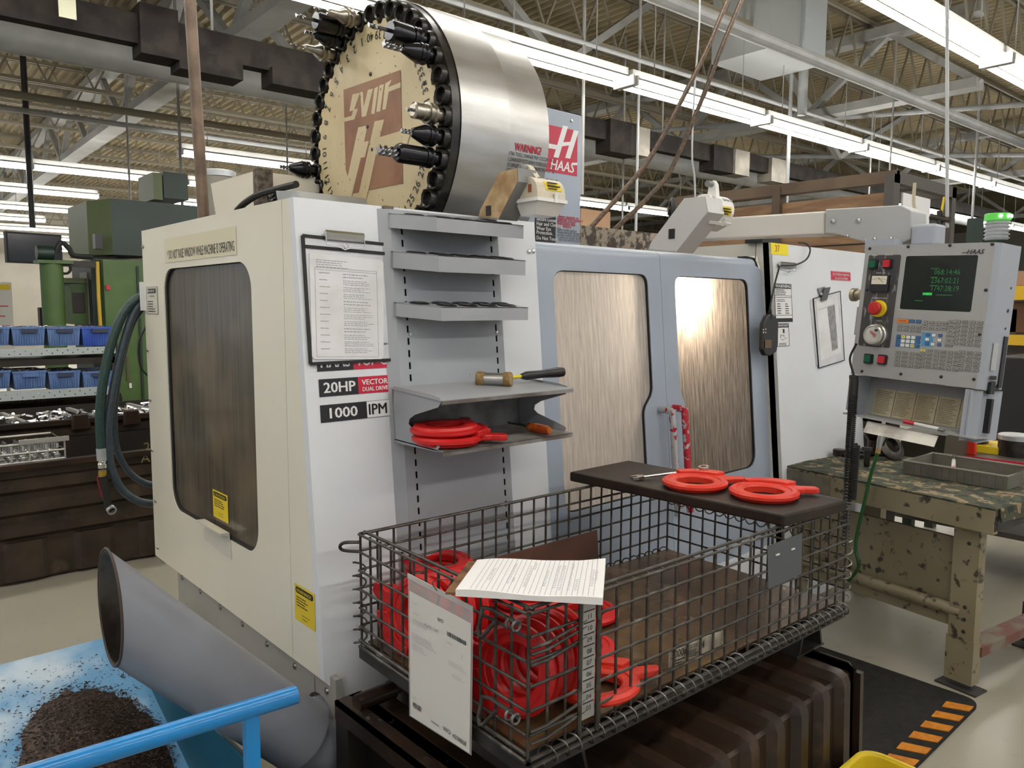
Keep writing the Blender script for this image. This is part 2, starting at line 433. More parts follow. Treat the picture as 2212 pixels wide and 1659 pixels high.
# black bus rail with take-off boxes
t = thing('bus_rail', 'long black overhead rail with junction boxes', 'rail', B(-2, 6.6, 3.55))
MB().hexa([B(-2, 6.5, 3.5), B(20, 6.5, 3.5), B(20, 6.62, 3.5), B(-2, 6.62, 3.5), B(-2, 6.5, 3.72), B(20, 6.5, 3.72), B(20, 6.62, 3.72), B(-2, 6.62, 3.72)]).build('rail', m_black, t)
m_boxg = mat('box_grey_metal', (0.30, 0.27, 0.22), 0.45, 0.3, (0.2, 0.18, 0.15), 5)
for bx, wd, z0, z1, m in ((1.86, .28, 3.42, 3.79, m_black), (2.25, .5, 3.36, 3.52, m_black), (3.05, .6, 3.38, 3.52, m_black), (7.15, .5, 3.36, 3.74, m_black), (7.45, .34, 3.38, 3.72, m_boxg), (9.2, .5, 3.38, 3.72, m_black), (9.6, .4, 3.38, 3.72, m_boxg), (10.6, .45, 3.38, 3.72, m_boxg)):
    MB().hexa([B(bx - wd / 2, 6.44, z0), B(bx + wd / 2, 6.44, z0), B(bx + wd / 2, 6.68, z0), B(bx - wd / 2, 6.68, z0), B(bx - wd / 2, 6.44, z1), B(bx + wd / 2, 6.44, z1), B(bx + wd / 2, 6.68, z1), B(bx - wd / 2, 6.68, z1)]).build('junction_box', m, t)
p_ = onP(B(0, 6.44, 0), BYV, 141, 22)
MB().cbox(p_ - BYV * .07, (.11, .008, .15), (BXV, BYV, Z3)).build('tag_plate', mat('tag_yellow_grey', (0.5, 0.5, 0.36), 0.6), t)
for bx in (-.5, 1.75, 2.3, 5.5, 8, 11, 14):
    MB().cyl(B(bx, 6.56, 3.72), B(bx, 6.56, 5.3), .012, 6).build('hanger_rod', m_steel_l, t)
# unit heater hung under the roof at right
a = onP(B(0, 5.2, 0), BYV, 1702, 10); b = onP(B(0, 5.2, 0), BYV, 1802, 115)
t = thing('unit_heater', 'grey boxy heater hung below the roof at upper right', 'heater', (a + b) / 2)
MB().cbox(((a + b) / 2 + V((-.35, .42, .0))), (1.1, .8, .8), (BXV, BYV, Z3)).build('body', mat('heater_grey', (0.42, 0.44, 0.44), 0.5), t)
MB().cbox(((a + b) / 2 + V((.0, -.02, .05))), (.5, .06, .75), (BXV, BYV, Z3)).build('cover', mat('heater_pale', (0.55, 0.60, 0.63), 0.45), t)
MB().cyl(b + V((-.2, .3, -.75)), b + V((-.2, .3, .1)), .06).build('flue', m_pipe, t, True)
# ================================================================== the milling machine
m_white = mat('mill_white_paint', (0.74, 0.765, 0.80), 0.32, 0, (0.705, 0.73, 0.76), 2.5, coat=0.15)
m_cream = mat('mill_paint_warm_lit', (0.80, 0.76, 0.645), 0.3, 0, (0.765, 0.72, 0.605), 1.2, coat=0.2)  # same white paint, with the warm light on the side put into the colour
m_grey = mat('mill_grey_paint', (0.37, 0.425, 0.51), 0.35, 0, (0.335, 0.385, 0.465), 2.0, coat=0.1)
m_skirt = mat('mill_skirt_grey', (0.36, 0.345, 0.32), 0.5, 0, (0.31, 0.30, 0.275), 3, col3=(0.2, 0.19, 0.18), scale3=26, lo3=0.68, hi3=0.74)
m_gasket = mat('black_rubber', (0.012, 0.011, 0.010), 0.6)
m_screw = mat('screw_steel', (0.35, 0.33, 0.30), 0.3, 0.9)
m_bolt = mat('bolt_chrome', (0.65, 0.65, 0.65), 0.2, 1.0)
m_ink = mat('black_ink', (0.012, 0.012, 0.014), 0.5)
m_paper = mat('white_sticker', (0.72, 0.72, 0.72), 0.5)
m_red = mat('logo_red', (0.52, 0.014, 0.05), 0.4)
m_yel = mat('sticker_yellow', (0.75, 0.56, 0.02), 0.5)
m_seam = mat('seam_shadow_gap', (0.10, 0.09, 0.075), 0.8)
mill = thing('milling_machine', 'big white and grey enclosed milling machine with two glazed front doors', 'machine', (2.2, 2.6, 0))
YS, YB = 1.984, 3.2
# side panel with its window opening
wl, wr = onX(XS, 357, 700).y, onX(XS, 545, 700).y
wt, wb_ = onX(XS, 440, 573).z, onX(XS, 480, 1157).z
wc = V((XS, (wl + wr) / 2, (wt + wb_) / 2)); ww, wh = wl - wr, wt - wb_
hole = rrect(wc, -Y3, Z3, ww, wh, .085, 7)
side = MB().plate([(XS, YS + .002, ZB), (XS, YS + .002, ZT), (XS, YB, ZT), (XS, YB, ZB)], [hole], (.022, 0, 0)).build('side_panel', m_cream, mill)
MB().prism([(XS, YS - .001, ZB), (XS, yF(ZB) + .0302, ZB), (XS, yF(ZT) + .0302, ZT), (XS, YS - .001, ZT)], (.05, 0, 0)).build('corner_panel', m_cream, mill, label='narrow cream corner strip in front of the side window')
# dark side window
def win_mat():
    m = D.materials.new('dirty_dark_glass'); m.use_nodes = True; nt = m.node_tree; N, L = nt.nodes, nt.links
    p = N['Principled BSDF']; tc = N.new('ShaderNodeTexCoord'); mp = N.new('ShaderNodeMapping'); mp.inputs['Scale'].default_value = (1, 40, 1.6)
    L.new(tc.outputs['Object'], mp.inputs['Vector'])
    n1 = N.new('ShaderNodeTexNoise'); n1.inputs['Scale'].default_value = 2.0; n1.inputs['Detail'].default_value = 5; L.new(mp.outputs['Vector'], n1.inputs['Vector'])
    n2 = N.new('ShaderNodeTexNoise'); n2.inputs['Scale'].default_value = 3.5; L.new(tc.outputs['Object'], n2.inputs['Vector'])
    cr = N.new('ShaderNodeValToRGB'); cr.color_ramp.elements[0].position = .3; cr.color_ramp.elements[0].color = (.075, .063, .048, 1); cr.color_ramp.elements[1].position = .8; cr.color_ramp.elements[1].color = (.135, .118, .092, 1)
    L.new(n1.outputs['Fac'], cr.inputs['Fac'])
    x = N.new('ShaderNodeMix'); x.data_type = 'RGBA'; x.inputs['B'].default_value = (.19, .15, .10, 1); L.new(cr.outputs['Color'], x.inputs['A'])
    r = N.new('ShaderNodeMapRange'); r.inputs['From Min'].default_value = .5; r.inputs['From Max'].default_value = .8; L.new(n2.outputs['Fac'], r.inputs['Value']); L.new(r.outputs['Result'], x.inputs['Factor'])
    L.new(x.outputs['Result'], p.inputs['Base Color']); p.inputs['Roughness'].default_value = .16; p.inputs['IOR'].default_value = 1.45
    return m
win = MB().prism([p + V((.012, 0, 0)) for p in hole], (.006, 0, 0)).build('side_window', win_mat(), mill, label='dark dirty window in the cream side panel')
MB().plate(rrect(wc + V((.004, 0, 0)), -Y3, Z3, ww + .004, wh + .004, .087, 7), [rrect(wc + V((.004, -.006, .004)), -Y3, Z3, ww - .016, wh - .012, .08, 7)], (.006, 0, 0)).build('window_gasket', m_gasket, win)
h0 = onX(XS, 443, 1128); h1 = onX(XS, 497, 1170)
t_ = MB().prism([(XS - .001, h0.y, h0.z), (XS - .03, h0.y, h0.z + .008), (XS - .03, h0.y, h0.z + .014), (XS - .001, h0.y, h0.z + .012)], (0, h1.y - h0.y, 0))
t_.prism([(XS - .001, h0.y, h0.z + .01), (XS - .001, h1.y, h0.z + .01), (XS - .001, h1.y - .012, h0.z - .075), (XS - .001, h0.y + .004, h0.z - .06)], (-.003, 0, 0)).build('window_handle', mat('handle_offwhite', (0.66, 0.63, 0.55), 0.4), win)
# side stickers
def sticker(name, o, u, v, wd, hg, m, parent, label=None, off=None):
    n = u.cross(v); o = V(o) + n * .001
    return MB().prism([o, o + u * wd, o + u * wd + v * hg, o + v * hg], n * .0006).build(name, m, parent, label=label)
def flat(mb, o, u, v, x0, y0, x1, y1):
    n = V(u).cross(V(v)); o = V(o) + n * .0019
    return mb.quad(o + u * x0 + v * y0, o + u * x1 + v * y0, o + u * x1 + v * y1, o + u * x0 + v * y1)
def words(name, s, o, u, v, h, m, parent, wd=None, bold=False, align='L', shear=0.0, lift=.0024):
    n = V(u).cross(V(v))
    mb = MB()
    for i, line in enumerate(s if isinstance(s, list) else [s]):
        text_into(mb, line, V(o) + n * lift - V(v) * (h * 1.55 * i), u, v, h, wd, bold, align, shear)
    return mb.build(name, m, parent)
U, Vv = -Y3, Z3                                  # along the side towards the viewer
a, b = onX(XS, 364, 560), onX(XS, 509, 532)
s1 = sticker('sticker', (XS, onX(XS, 358, 572).y, a.z - .012), U, Vv, onX(XS, 358, 572).y - onX(XS, 512, 550).y, .085, mat('sticker_cream', (0.68, 0.63, 0.46), 0.5), mill, 'cream warning strip above the side window')
words('lettering', '* DO NOT RAISE WINDOW WHILE MACHINE IS OPERATING', (XS, a.y + .004, a.z), U, Vv, .031, m_ink, s1, wd=a.y - b.y)
a = onX(XS, 319, 678); wd = a.y - onX(XS, 343, 677).y; hg = onX(XS, 319, 620).z - a.z
s1 = sticker('sticker', a, U, Vv, wd, hg, mat('sticker_pale', (0.62, 0.60, 0.52), 0.5), mill, 'small notice sticker at the rear edge of the side panel')
mb = MB(); flat(mb, a, U, Vv, wd * .12, hg * .76, wd * .85, hg * .93)
for x0, y0, x1, y1 in ((0, 0, 1, .012), (0, .988, 1, 1), (0, 0, .03, 1), (.97, 0, 1, 1)): flat(mb, a, U, Vv, wd * x0, hg * y0, wd * x1, hg * y1)
scribble(mb, a + U * wd * .1 + Vv * hg * .5 - X3 * .002, U, Vv, wd * .85, hg * .45, 5, 3); mb.build('print', m_ink, s1, kind='stuff')
words('lettering', 'AIR GUN USE', a + U * wd * .16 + Vv * hg * .80, U, Vv, hg * .09, m_paper, s1, wd=wd * .65, bold=True, lift=.004)
words('lettering', 'CAUTION', a + U * wd * .3 + Vv * hg * .62, U, Vv, hg * .07, m_ink, s1, wd=wd * .42)
def caution(o, wd, hg, head, seed, parent, label, slope=0.0):
    s = sticker('sticker', o, U, Vv, wd, hg, m_yel, parent, label)
    mb = MB(); n = U.cross(Vv)
    mb.prism([p for p in rrect(V(o) + U * wd / 2 + Vv * hg * .86 + n * .0017, U, Vv, wd * .88, hg * .17, hg * .08)], n * .0004)
    scribble(mb, V(o) + U * wd * .1 + Vv * hg * .70 + n * .002, U, Vv, wd * .85, hg * .3, 4, seed)
    scribble(mb, V(o) + U * wd * .35 + Vv * hg * .25 + n * .002, U, Vv, wd * .5, hg * .18, 2, seed + 1, .8, .2)
    mb.build('print', m_ink, s, kind='stuff')
    words('lettering', head, V(o) + U * wd * .5 + Vv * hg * .82, U, Vv, hg * .085, m_yel, s, wd=wd * .74, bold=True, align='C', lift=.003)
    return s
a, b = onX(XS, 455, 1108), onX(XS, 487, 1125)
caution(V((XS + .011, a.y, a.z - .012)), a.y - b.y, onX(XS, 452, 1055).z - a.z + .01, 'CAUTION', 11, mill, 'yellow pinch point caution sticker on the side window')
a, b = onX(XS, 639, 1336), onX(XS, 682, 1365)
caution(a, a.y - b.y, onX(XS, 637, 1260).z - a.z + .002, 'WARNING!!', 21, mill, 'yellow warning sticker low on the cream corner strip')
# screws on the rear edge and small holes
for px, py in ((310, 533), (320, 756), (326, 864), (330, 972), (337, 1082), (342, 1183)):
    p = onX(XS, px, py); MB().lathe([(.008, 0), (.006, .005), (0, .006)], p + V((-.0005, 0, 0)), -X3, 10).build('screw', m_screw, mill, True)
p = onX(XS, 313, 640); MB().cbox(p + V((-.008, .0, 0)), (.016, .018, .11)).build('hose_clamp', m_paper, mill)
# skirt below
SKX = XS + .016
k0 = onX(SKX, 384, 1240)
rowz = .365
hc = onX(SKX, 692, 1562); hr = .085
MB().plate([(SKX, 1.735, .0), (SKX, 1.77, ZB + .01), (SKX, k0.y, ZB + .01), (SKX, k0.y, rowz), (SKX, 2.10, rowz), (SKX, 2.02, .15), (SKX, 1.93, .0)], [circ(hc, Y3, Z3, hr, 24)], (.02, 0, 0)).build('skirt', m_skirt, mill, label='grey skirt panel under the cream side')
for px, py in ((394, 1247), (433, 1277), (476, 1311), (524, 1348), (577, 1391), (637, 1438), (706, 1492)):
    p = onX(SKX, px, py); MB().lathe([(.010, 0), (.008, .005), (0, .007)], p, -X3, 10).build('screw', m_screw, mill, True)
p = onX(SKX, 679, 1462); q = onX(SKX, 682, 1520)
MB().cbox((p + q) / 2 + V((-.0005, 0, 0)), (.001, .002, (p - q).length)).build('seam', m_seam, mill)
MB().box(XS + .10, 4.2, 1.95, 3.1, 0.0, .42).build('base_casting', mat('casting_cream', (0.50, 0.46, 0.36), 0.6, 0, (0.40, 0.36, 0.27), 4), mill)
# front: left column panel leaning back, with a dropped lower lip
def fpt(X, z, off=0): return V((X, yF(z, off), z))
X_COL = onF(1154, 481).x
lip = onF(747, 1507); lip2 = onF(701, 1475)
FT = V((0, .03, 0))
MB().prism([fpt(XS, ZB), fpt(lip.x, lip.z), fpt(X_COL, lip.z), fpt(X_COL, ZT), fpt(XS, ZT)], FT).build('front_panel', m_white, mill, label='white front column carrying the shelf rack')
MB().box(X_COL - .03, X_COL, yF(ZT) + .0, yF(ZT) + .5, .5, ZT).build('column_return', m_white, mill)
for px, py in ((1142, 544), (1151, 543)):
    p = onF(px, py); MB().lathe([(.0085, 0), (.007, .004), (0, .006)], p, -Y3, 10).build('screw', m_bolt, mill, True)
# doors
DO = .045
dz_t = onF(1300, 531, DO).z
XD0, XDM, XD1 = X_COL + .004, onF(1432, 700, DO).x, onF(1652, 700, DO).x
DZB = .40
def dpx(pts): return [onF(x, y, DO) for x, y in pts]
def rounded(pts, rad, n=5):
    out = []; m = len(pts)
    for i in range(m):
        p, a, b = pts[i], pts[i - 1], pts[(i + 1) % m]; r = rad[i] if isinstance(rad, list) else rad
        if r == 0: out.append(p); continue
        d1, d2 = (a - p).normalized(), (b - p).normalized(); s, e = p + d1 * r, p + d2 * r
        for k in range(n + 1):
            t = k / n; out.append(s * (1 - t) ** 2 + p * 2 * t * (1 - t) + e * t * t)
    return out
z_wb = .782
def wx(px, py): return onF(px, py, DO)
zt1 = wx(1300, 588).z
zn = wx(1404, 850).z
L_l, L_r, L_r2 = wx(1200, 700).x, wx(1404, 700).x, wx(1399, 930).x
R_l, R_l2, R_r = wx(1462, 700).x, wx(1478, 900).x, wx(1624, 800).x
winL = rounded([fpt(L_l, zt1, DO), fpt(L_r, zt1, DO), fpt(L_r, zn, DO), fpt(L_r2 - .012, zn - .06, DO), fpt(L_r2 - .012, z_wb, DO), fpt(L_l, z_wb, DO)], [.055, .045, .03, .03, .05, .05])
winR = rounded([fpt(R_l, zt1, DO), fpt(R_r, zt1, DO), fpt(R_r, z_wb, DO), fpt(R_l2 + .012, z_wb, DO), fpt(R_l2 + .012, zn - .06, DO), fpt(R_l, zn, DO)], [.05, .05, .07, .05, .03, .03])
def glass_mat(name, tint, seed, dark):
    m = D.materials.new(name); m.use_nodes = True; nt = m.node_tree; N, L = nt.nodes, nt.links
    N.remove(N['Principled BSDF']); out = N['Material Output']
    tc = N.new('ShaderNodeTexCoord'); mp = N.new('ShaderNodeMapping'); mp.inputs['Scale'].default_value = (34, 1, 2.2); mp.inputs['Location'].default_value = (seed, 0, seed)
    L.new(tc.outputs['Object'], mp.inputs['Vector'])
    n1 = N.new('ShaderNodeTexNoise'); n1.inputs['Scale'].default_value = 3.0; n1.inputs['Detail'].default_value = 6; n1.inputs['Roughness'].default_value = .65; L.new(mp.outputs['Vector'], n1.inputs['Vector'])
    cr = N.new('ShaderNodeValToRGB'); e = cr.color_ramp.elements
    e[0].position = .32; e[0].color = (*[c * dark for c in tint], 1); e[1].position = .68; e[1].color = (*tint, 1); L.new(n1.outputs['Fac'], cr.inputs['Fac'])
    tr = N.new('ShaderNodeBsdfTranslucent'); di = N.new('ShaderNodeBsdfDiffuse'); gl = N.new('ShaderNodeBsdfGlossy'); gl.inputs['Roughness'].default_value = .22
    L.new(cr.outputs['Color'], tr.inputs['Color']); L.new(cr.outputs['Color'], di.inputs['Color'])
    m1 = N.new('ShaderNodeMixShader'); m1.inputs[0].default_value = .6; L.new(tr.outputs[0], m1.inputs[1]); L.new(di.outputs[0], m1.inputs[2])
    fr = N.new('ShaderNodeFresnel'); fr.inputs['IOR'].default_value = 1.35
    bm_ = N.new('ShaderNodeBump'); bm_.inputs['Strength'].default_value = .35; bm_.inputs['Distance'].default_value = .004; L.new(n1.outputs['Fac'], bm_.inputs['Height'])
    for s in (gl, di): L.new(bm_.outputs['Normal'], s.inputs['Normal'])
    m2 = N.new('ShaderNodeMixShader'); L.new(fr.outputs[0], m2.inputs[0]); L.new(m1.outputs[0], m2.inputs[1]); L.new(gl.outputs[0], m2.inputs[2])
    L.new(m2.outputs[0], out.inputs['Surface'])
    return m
m_gl = glass_mat('coolant_streaked_glass_lit', (.50, .455, .42), 2.0, .62)  # paler tint carries the lamp light reflected behind the left pane
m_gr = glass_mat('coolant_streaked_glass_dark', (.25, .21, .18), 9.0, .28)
DT = V((0, .03, 0)); ztr = dz_t - .035
doors = []
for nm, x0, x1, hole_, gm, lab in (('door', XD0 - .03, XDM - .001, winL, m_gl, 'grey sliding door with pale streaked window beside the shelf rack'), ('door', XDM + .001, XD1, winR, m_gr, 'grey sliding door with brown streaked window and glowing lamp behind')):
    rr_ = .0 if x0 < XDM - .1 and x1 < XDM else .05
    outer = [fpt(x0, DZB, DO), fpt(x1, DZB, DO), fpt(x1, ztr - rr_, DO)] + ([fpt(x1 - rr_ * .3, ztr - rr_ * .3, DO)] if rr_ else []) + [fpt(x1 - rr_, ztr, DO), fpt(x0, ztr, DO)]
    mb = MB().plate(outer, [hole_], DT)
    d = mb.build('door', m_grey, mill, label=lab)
    yt = yF(ztr, DO)
    prof = [(yt + .035 - .035 * math.cos(math.radians(t)), ztr + .035 * math.sin(math.radians(t))) for t in range(0, 91, 15)]
    mb = MB(); n = len(prof); xe = x1 - rr_ * 1.2
    mb.prism([(x0, py, pz) for py, pz in prof] + [(x0, yt + .10, ztr + .035), (x0, yt + .10, ztr)], (xe - x0, 0, 0)).build('rounded_top', m_grey, d, True)
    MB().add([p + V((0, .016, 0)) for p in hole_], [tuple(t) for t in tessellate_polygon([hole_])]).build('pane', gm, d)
    grow = [p + V((0, .004, 0)) for p in hole_]
    c_ = sum(grow, V((0, 0, 0))) / len(grow)
    MB().plate([c_ + (p - c_) * 1.003 for p in grow], [[c_ + (p - c_) * .992 for p in grow]], (0, .01, 0)).build('gasket', m_gasket, d)
    doors.append(d)
m_hred = mat('worn_red_paint', (0.50, 0.012, 0.03), 0.4, 0, (0.46, 0.45, 0.45), 55, 0.54, 0.58, 6)
m_hsil = mat('worn_silver_red', (0.50, 0.50, 0.51), 0.35, 0.5, (0.45, 0.02, 0.04), 45, 0.56, 0.6, 6)
for (ax_, ay_), d, m, out in (((1424, 884), doors[0], m_hsil, .068), ((1453, 881), doors[1], m_hred, .062)):
    A = onF(ax_, ay_, DO); o1 = A + V((0, -out, 0)); e = A + V((0, -out - .038, -.42))
    path = [A, A + V((0, -out * .7, 0)), A + V((0, -out * .93, -.008)), o1 + V((0, 0, -.03)), e]
    MB().tube(spline(path, 6), .0145, 12).build('handle', m, d, True)
# rubber seal round the right end of the doors
xs_ = XD1 + .008
MB().prism([fpt(xs_ - .09, dz_t + .012, DO + .03), fpt(xs_ - .02, dz_t + .006, DO + .03), fpt(xs_ + .008, dz_t - .035, DO + .03), fpt(xs_ + .012, dz_t - .1, DO + .02), fpt(xs_ + .012, DZB, DO + .02), fpt(xs_ + .0, DZB, DO + .02), fpt(xs_ + .0, dz_t - .1, DO + .02), fpt(xs_ - .03, dz_t - .05, DO + .02), fpt(xs_ - .09, dz_t - .05, DO + .02)], (0, .05, 0)).build('door_seal', m_gasket, mill)
# right cabinet
XR0, XR1 = onF(1668, 700).x, 4.42
mb = MB().prism([fpt(XR0, .08), fpt(XR1, .08), fpt(XR1, ZT + .02), fpt(XR0, ZT + .02)], FT)
mb.build('front_panel', m_white, mill, label='white right front panel with clipboard and notices')
m_flange = mat('mill_flange_paint', (0.60, 0.585, 0.535), 0.35)
mb = MB().prism([(XR0, yF(.3), .3), (XR0, yF(ZT + .02), ZT + .02), (XR0, yF(ZT) + .75, ZT + .02), (XR0, yF(ZT) + .75, 1.70), (XR0, yF(1.7) + .07, dz_t + .02), (XR0, yF(1.7) + .045, dz_t - .06), (XR0, yF(.3) + .045, .3)], (.03, 0, 0))
mb.build('cabinet_flange', m_flange, mill, label='cream inner edge of the right cabinet')
MB().box(XR0 + .03, XR1, yF(ZT) + .03, yF(ZT) + .75, ZT - .0, ZT + .019).build('cabinet_top', m_white, mill)
MB().box(XR1 - .02, XR1, yF(ZT) + .03, yF(ZT) + .75, .1, ZT).build('cabinet_side', m_white, mill)
p = onX(XR0, 1633, 527); MB().cbox((XR0 - .0005, p.y, ZT - .02), (.001, .003, .08)).build('seam', m_seam, mill)
# apron under the doors
mb = MB().prism([(X_COL - .02, yF(.4) + .0, .14), (XR0 + .01, yF(.4) + .0, .14), (XR0 + .01, yF(.4) + .02, .4), (X_COL - .02, yF(.4) + .02, .4)], (0, .2, 0))
mb.build('apron', m_white, mill, label='white apron below the doors')
# inside: back and floor of the work space, lamp behind the right door
m_inside = mat('enclosure_inside', (0.15, 0.145, 0.14), 0.5, 0, (0.09, 0.08, 0.07), 4)
MB().box(X_COL - .3, XR0, 2.95, 3.0, .45, 1.6).build('inner_wall', m_inside, mill)
MB().box(X_COL - .33, X_COL - .3, 1.95, 2.95, .45, 1.6).build('inner_wall', m_inside, mill)
MB().box(X_COL - .3, XR0, 1.9, 2.95, .40, .45).build('inner_floor', m_inside, mill)
MB().box(X_COL - .3, XR0, 1.98, 2.95, 1.66, 1.68).build('inner_roof', m_inside, mill)
lampc = onF(1488, 628, DO) + V((.0, .075, .01))
MB().lathe([(0, -.03), (.02, -.025), (.03, 0), (.02, .025), (0, .03)], lampc + V((0, .06, 0)), Y3, 12).build('inner_lamp', mat('lamp_bulb', (1, .9, .7), .4, emit=(1, .86, .6), estr=30), mill, True)
ld = D.lights.new('inner_lamp_light', 'POINT'); ld.energy = MACHINE_LAMP_W; ld.color = (1, .87, .68); ld.shadow_soft_size = .03
lo = D.objects.new('inner_lamp_light', ld); COL.objects.link(lo); lo.location = lampc - V(WM[mill.name].translation); lo.parent = mill
# grey head column with the maker's panel
YC = 2.3
cr_ = onY(YC, 1257, 255); cl = 1.98
hp = MB().box(cl, cr_.x, YC, YC + .6, 1.3, cr_.z + .01).build('head_cover', m_grey, mill, label='grey column cover with red logo panel', bevel=.006)
p = onY(YC, 1234, 261); MB().lathe([(.008, 0), (.006, .005), (0, .006)], p, -Y3, 10).build('screw', m_bolt, hp, True)
r0, r1 = onY(YC, 1246, 381), onY(YC, 1246, 283)
rx0 = r0.x - .245
o = V((rx0, YC, r0.z)); wd, hg = r0.x - rx0, r1.z - r0.z
lg = sticker('logo_panel', o, X3, Z3, wd, hg, m_red, hp, 'red square maker logo on the grey column')
mb = MB(); n = -Y3
LPN = [0]
def lp(pts): LPN[0] += 1; mb.prism([o + X3 * (x * wd) + Z3 * (y * hg) + n * .0017 for x, y in pts], n * (.0004 + .0002 * LPN[0]))
lp([(.42, .33), (.54, .33), (.76, 1.05), (.64, 1.05)]); lp([(.70, .36), (.82, .36), (1.02, 1.0), (.90, 1.0)]); lp([(.5, .56), (.84, .66), (.86, .74), (.53, .66)]); lp([(.2, .5), (.5, .5), (.53, .6), (.2, .6)])
text_into(mb, 'HAAS', o + X3 * wd * .33 + Z3 * hg * .06 + n * .0024, X3, Z3, hg * .22, wd * .58, True, 'L', .25)
mb.quad(*[o + X3 * (x * wd) + Z3 * (y * hg) + n * .0024 for x, y in ((.84, .22), (1.0, .25), (1.0, .30), (.86, .28))])
mb.build('emblem', mat('logo_white', (.80, .80, .80), .4), lg)
b0 = onY(YC, 1155, 519); b1 = onY(YC, 1200, 465)
s1 = sticker('notice', (b0.x, YC, b0.z - .02), X3, Z3, b1.x - b0.x, b1.z - b0.z + .02, m_ink, hp, 'black notice with white safety wording')
for line, py in (('Secure Loose', 476), ('Hair and Clothing.', 486), ('Wear Eye', 496), ('Protection.', 505), ('Do Not Touch', 517)):
    words('lettering', line, onY(YC, 1157.5, py), X3, Z3, .0145, m_paper, s1, bold=True, lift=.003)
mb = MB()
for i, line in enumerate(('Never operate or', 'maintain this machine', 'without proper', 'instruction and', 'supervision.')): text_into(mb, line, onY(YC, 1203, 469.5 + i * 5.2) - Y3 * .002, X3, Z3, .0125, None, True)
mb.build('lettering', m_red, hp)
mb = MB()
for i, line in enumerate(('Never modify machine.', 'Always electrically disconnect', 'machine before servicing.', 'To avoid tool changer damage', 'ensure that tools are properly')): text_into(mb, line, onY(YC, 1203, 498 + i * 5.4) - Y3 * .002, X3, Z3, .0115, .148 if i != 0 else .12)
mb.build('lettering', m_ink, hp)
# front decals on the left column
def fdecal(px0, py0, px1, wd_m, hg, parts, label):
    o = onF(px0, py0); u = X3; v = V((0, TF, 1)).normalized()
    s = None
    for (x0, x1, m) in parts:
        q = sticker('decal', o + u * wd_m * x0, u, v, wd_m * (x1 - x0), hg, m, s or mill, label if s is None else None)
        s = s or q
    return s, o, u, v
m_dblk = mat('decal_black', (.014, .013, .016), .35); m_dred = mat('decal_red', (.55, .012, .045), .35); m_dwh = mat('decal_white', (.80, .80, .80), .4)
W_ = onF(846, 860).x - onF(690, 858).x
s, o, u, v = fdecal(690, 858, 846, W_ + .012, .0475, ((0, .50, m_dblk), (.50, 1, m_dred)), 'black and red decal reading 20HP vector dual drive')
words('lettering', '20HP', o + u * .012 + v * .010, u, v, .028, m_dwh, s, wd=.098, bold=True)
words('lettering', 'VECTOR', o + u * .131 + v * .0245, u, v, .0145, m_dwh, s, wd=.084, bold=True)
words('lettering', 'DUAL DRIVE', o + u * .131 + v * .0065, u, v, .0115, m_dwh, s, wd=.084, bold=True)
s, o, u, v = fdecal(693, 914, 846, W_ + .012, .0475, ((0, .60, m_dblk), (.60, 1, m_dwh)), 'black and white decal reading 1000 IPM')
words('lettering', '1000', o + u * .018 + v * .010, u, v, .028, m_dwh, s, wd=.095, bold=True)
words('lettering', 'IPM', o + u * .146 + v * .009, u, v, .030, m_dblk, s, wd=.064, bold=True)
mb = MB(); flat(mb, o, u, v, .143, .0, .236, .001); flat(mb, o, u, v, .143, .0465, .236, .0475); mb.build('border', m_dblk, s)
s, o, u, v = fdecal(685, 803, 846, W_ + .012, .0475, ((0, .46, m_dblk), (.46, 1, m_dred)), 'black and red decal half hidden under the ticket holder')
words('lettering', 'HAAS', o + u * .008 + v * .010, u, v, .028, m_dwh, s, wd=.092, bold=True)
words('lettering', 'VOP-C', o + u * .118 + v * .010, u, v, .028, m_dwh, s, wd=.10, bold=True)
# notices on the right panel
def fnote(px, py, pw, ph, m, label):            # lower-left pixel, size in pixels
    o = onF(px, py); w_m = onF(px + pw, py).x - o.x; h_m = onF(px, py - ph).z - o.z; v = V((0, TF, 1)).normalized()
    return sticker('notice', o, X3, v, w_m, h_m, m, mill, label), o, X3, v, w_m, h_m
s, o, u, v, w_, h_ = fnote(1675, 696, 37, 84, m_dwh, 'tall black and white warning notice beside the hanging remote')
mb = MB(); flat(mb, o, u, v, 0, h_ * .87, w_, h_); flat(mb, o, u, v, 0, 0, w_, h_ * .10)
for y in (.68, .635, .175): flat(mb, o, u, v, 0, h_ * y, w_, h_ * (y + .012))
for x0 in (0, .975): flat(mb, o, u, v, w_ * x0, 0, w_ * (x0 + .025), h_)
for x0, y0, y1, r_ in ((.06, .86, .70, 3), (.1, .6, .52, 2), (.12, .5, .2, 5), (.58, .5, .2, 5)): scribble(mb, o + u * w_ * x0 + v * h_ * y0 - Y3 * .0025, u, v, w_ * (.8 if x0 < .11 else .3), h_ * (y0 - y1), r_, int(x0 * 99), .75, .4)
mb.build('print', m_ink, s)
words('lettering', 'WARNING', o + u * w_ * .5 + v * h_ * .895, u, v, h_ * .085, m_dwh, s, wd=w_ * .9, bold=True, align='C', lift=.0035)
s, o, u, v, w_, h_ = fnote(1678, 749, 27, 50, m_dwh, 'small black and white important notice below the warning')
mb = MB(); flat(mb, o, u, v, 0, h_ * .82, w_, h_)
for x0, y0, x1, y1 in ((0, 0, .035, 1), (.965, 0, 1, 1), (0, 0, 1, .02), (.5, .58, .64, .76), (.3, .48, .55, .50), (.3, .36, .34, .5), (.55, .4, .59, .5), (.34, .28, .6, .30), (.6, .34, .78, .36)): flat(mb, o, u, v, w_ * x0, h_ * y0, w_ * x1, h_ * y1)
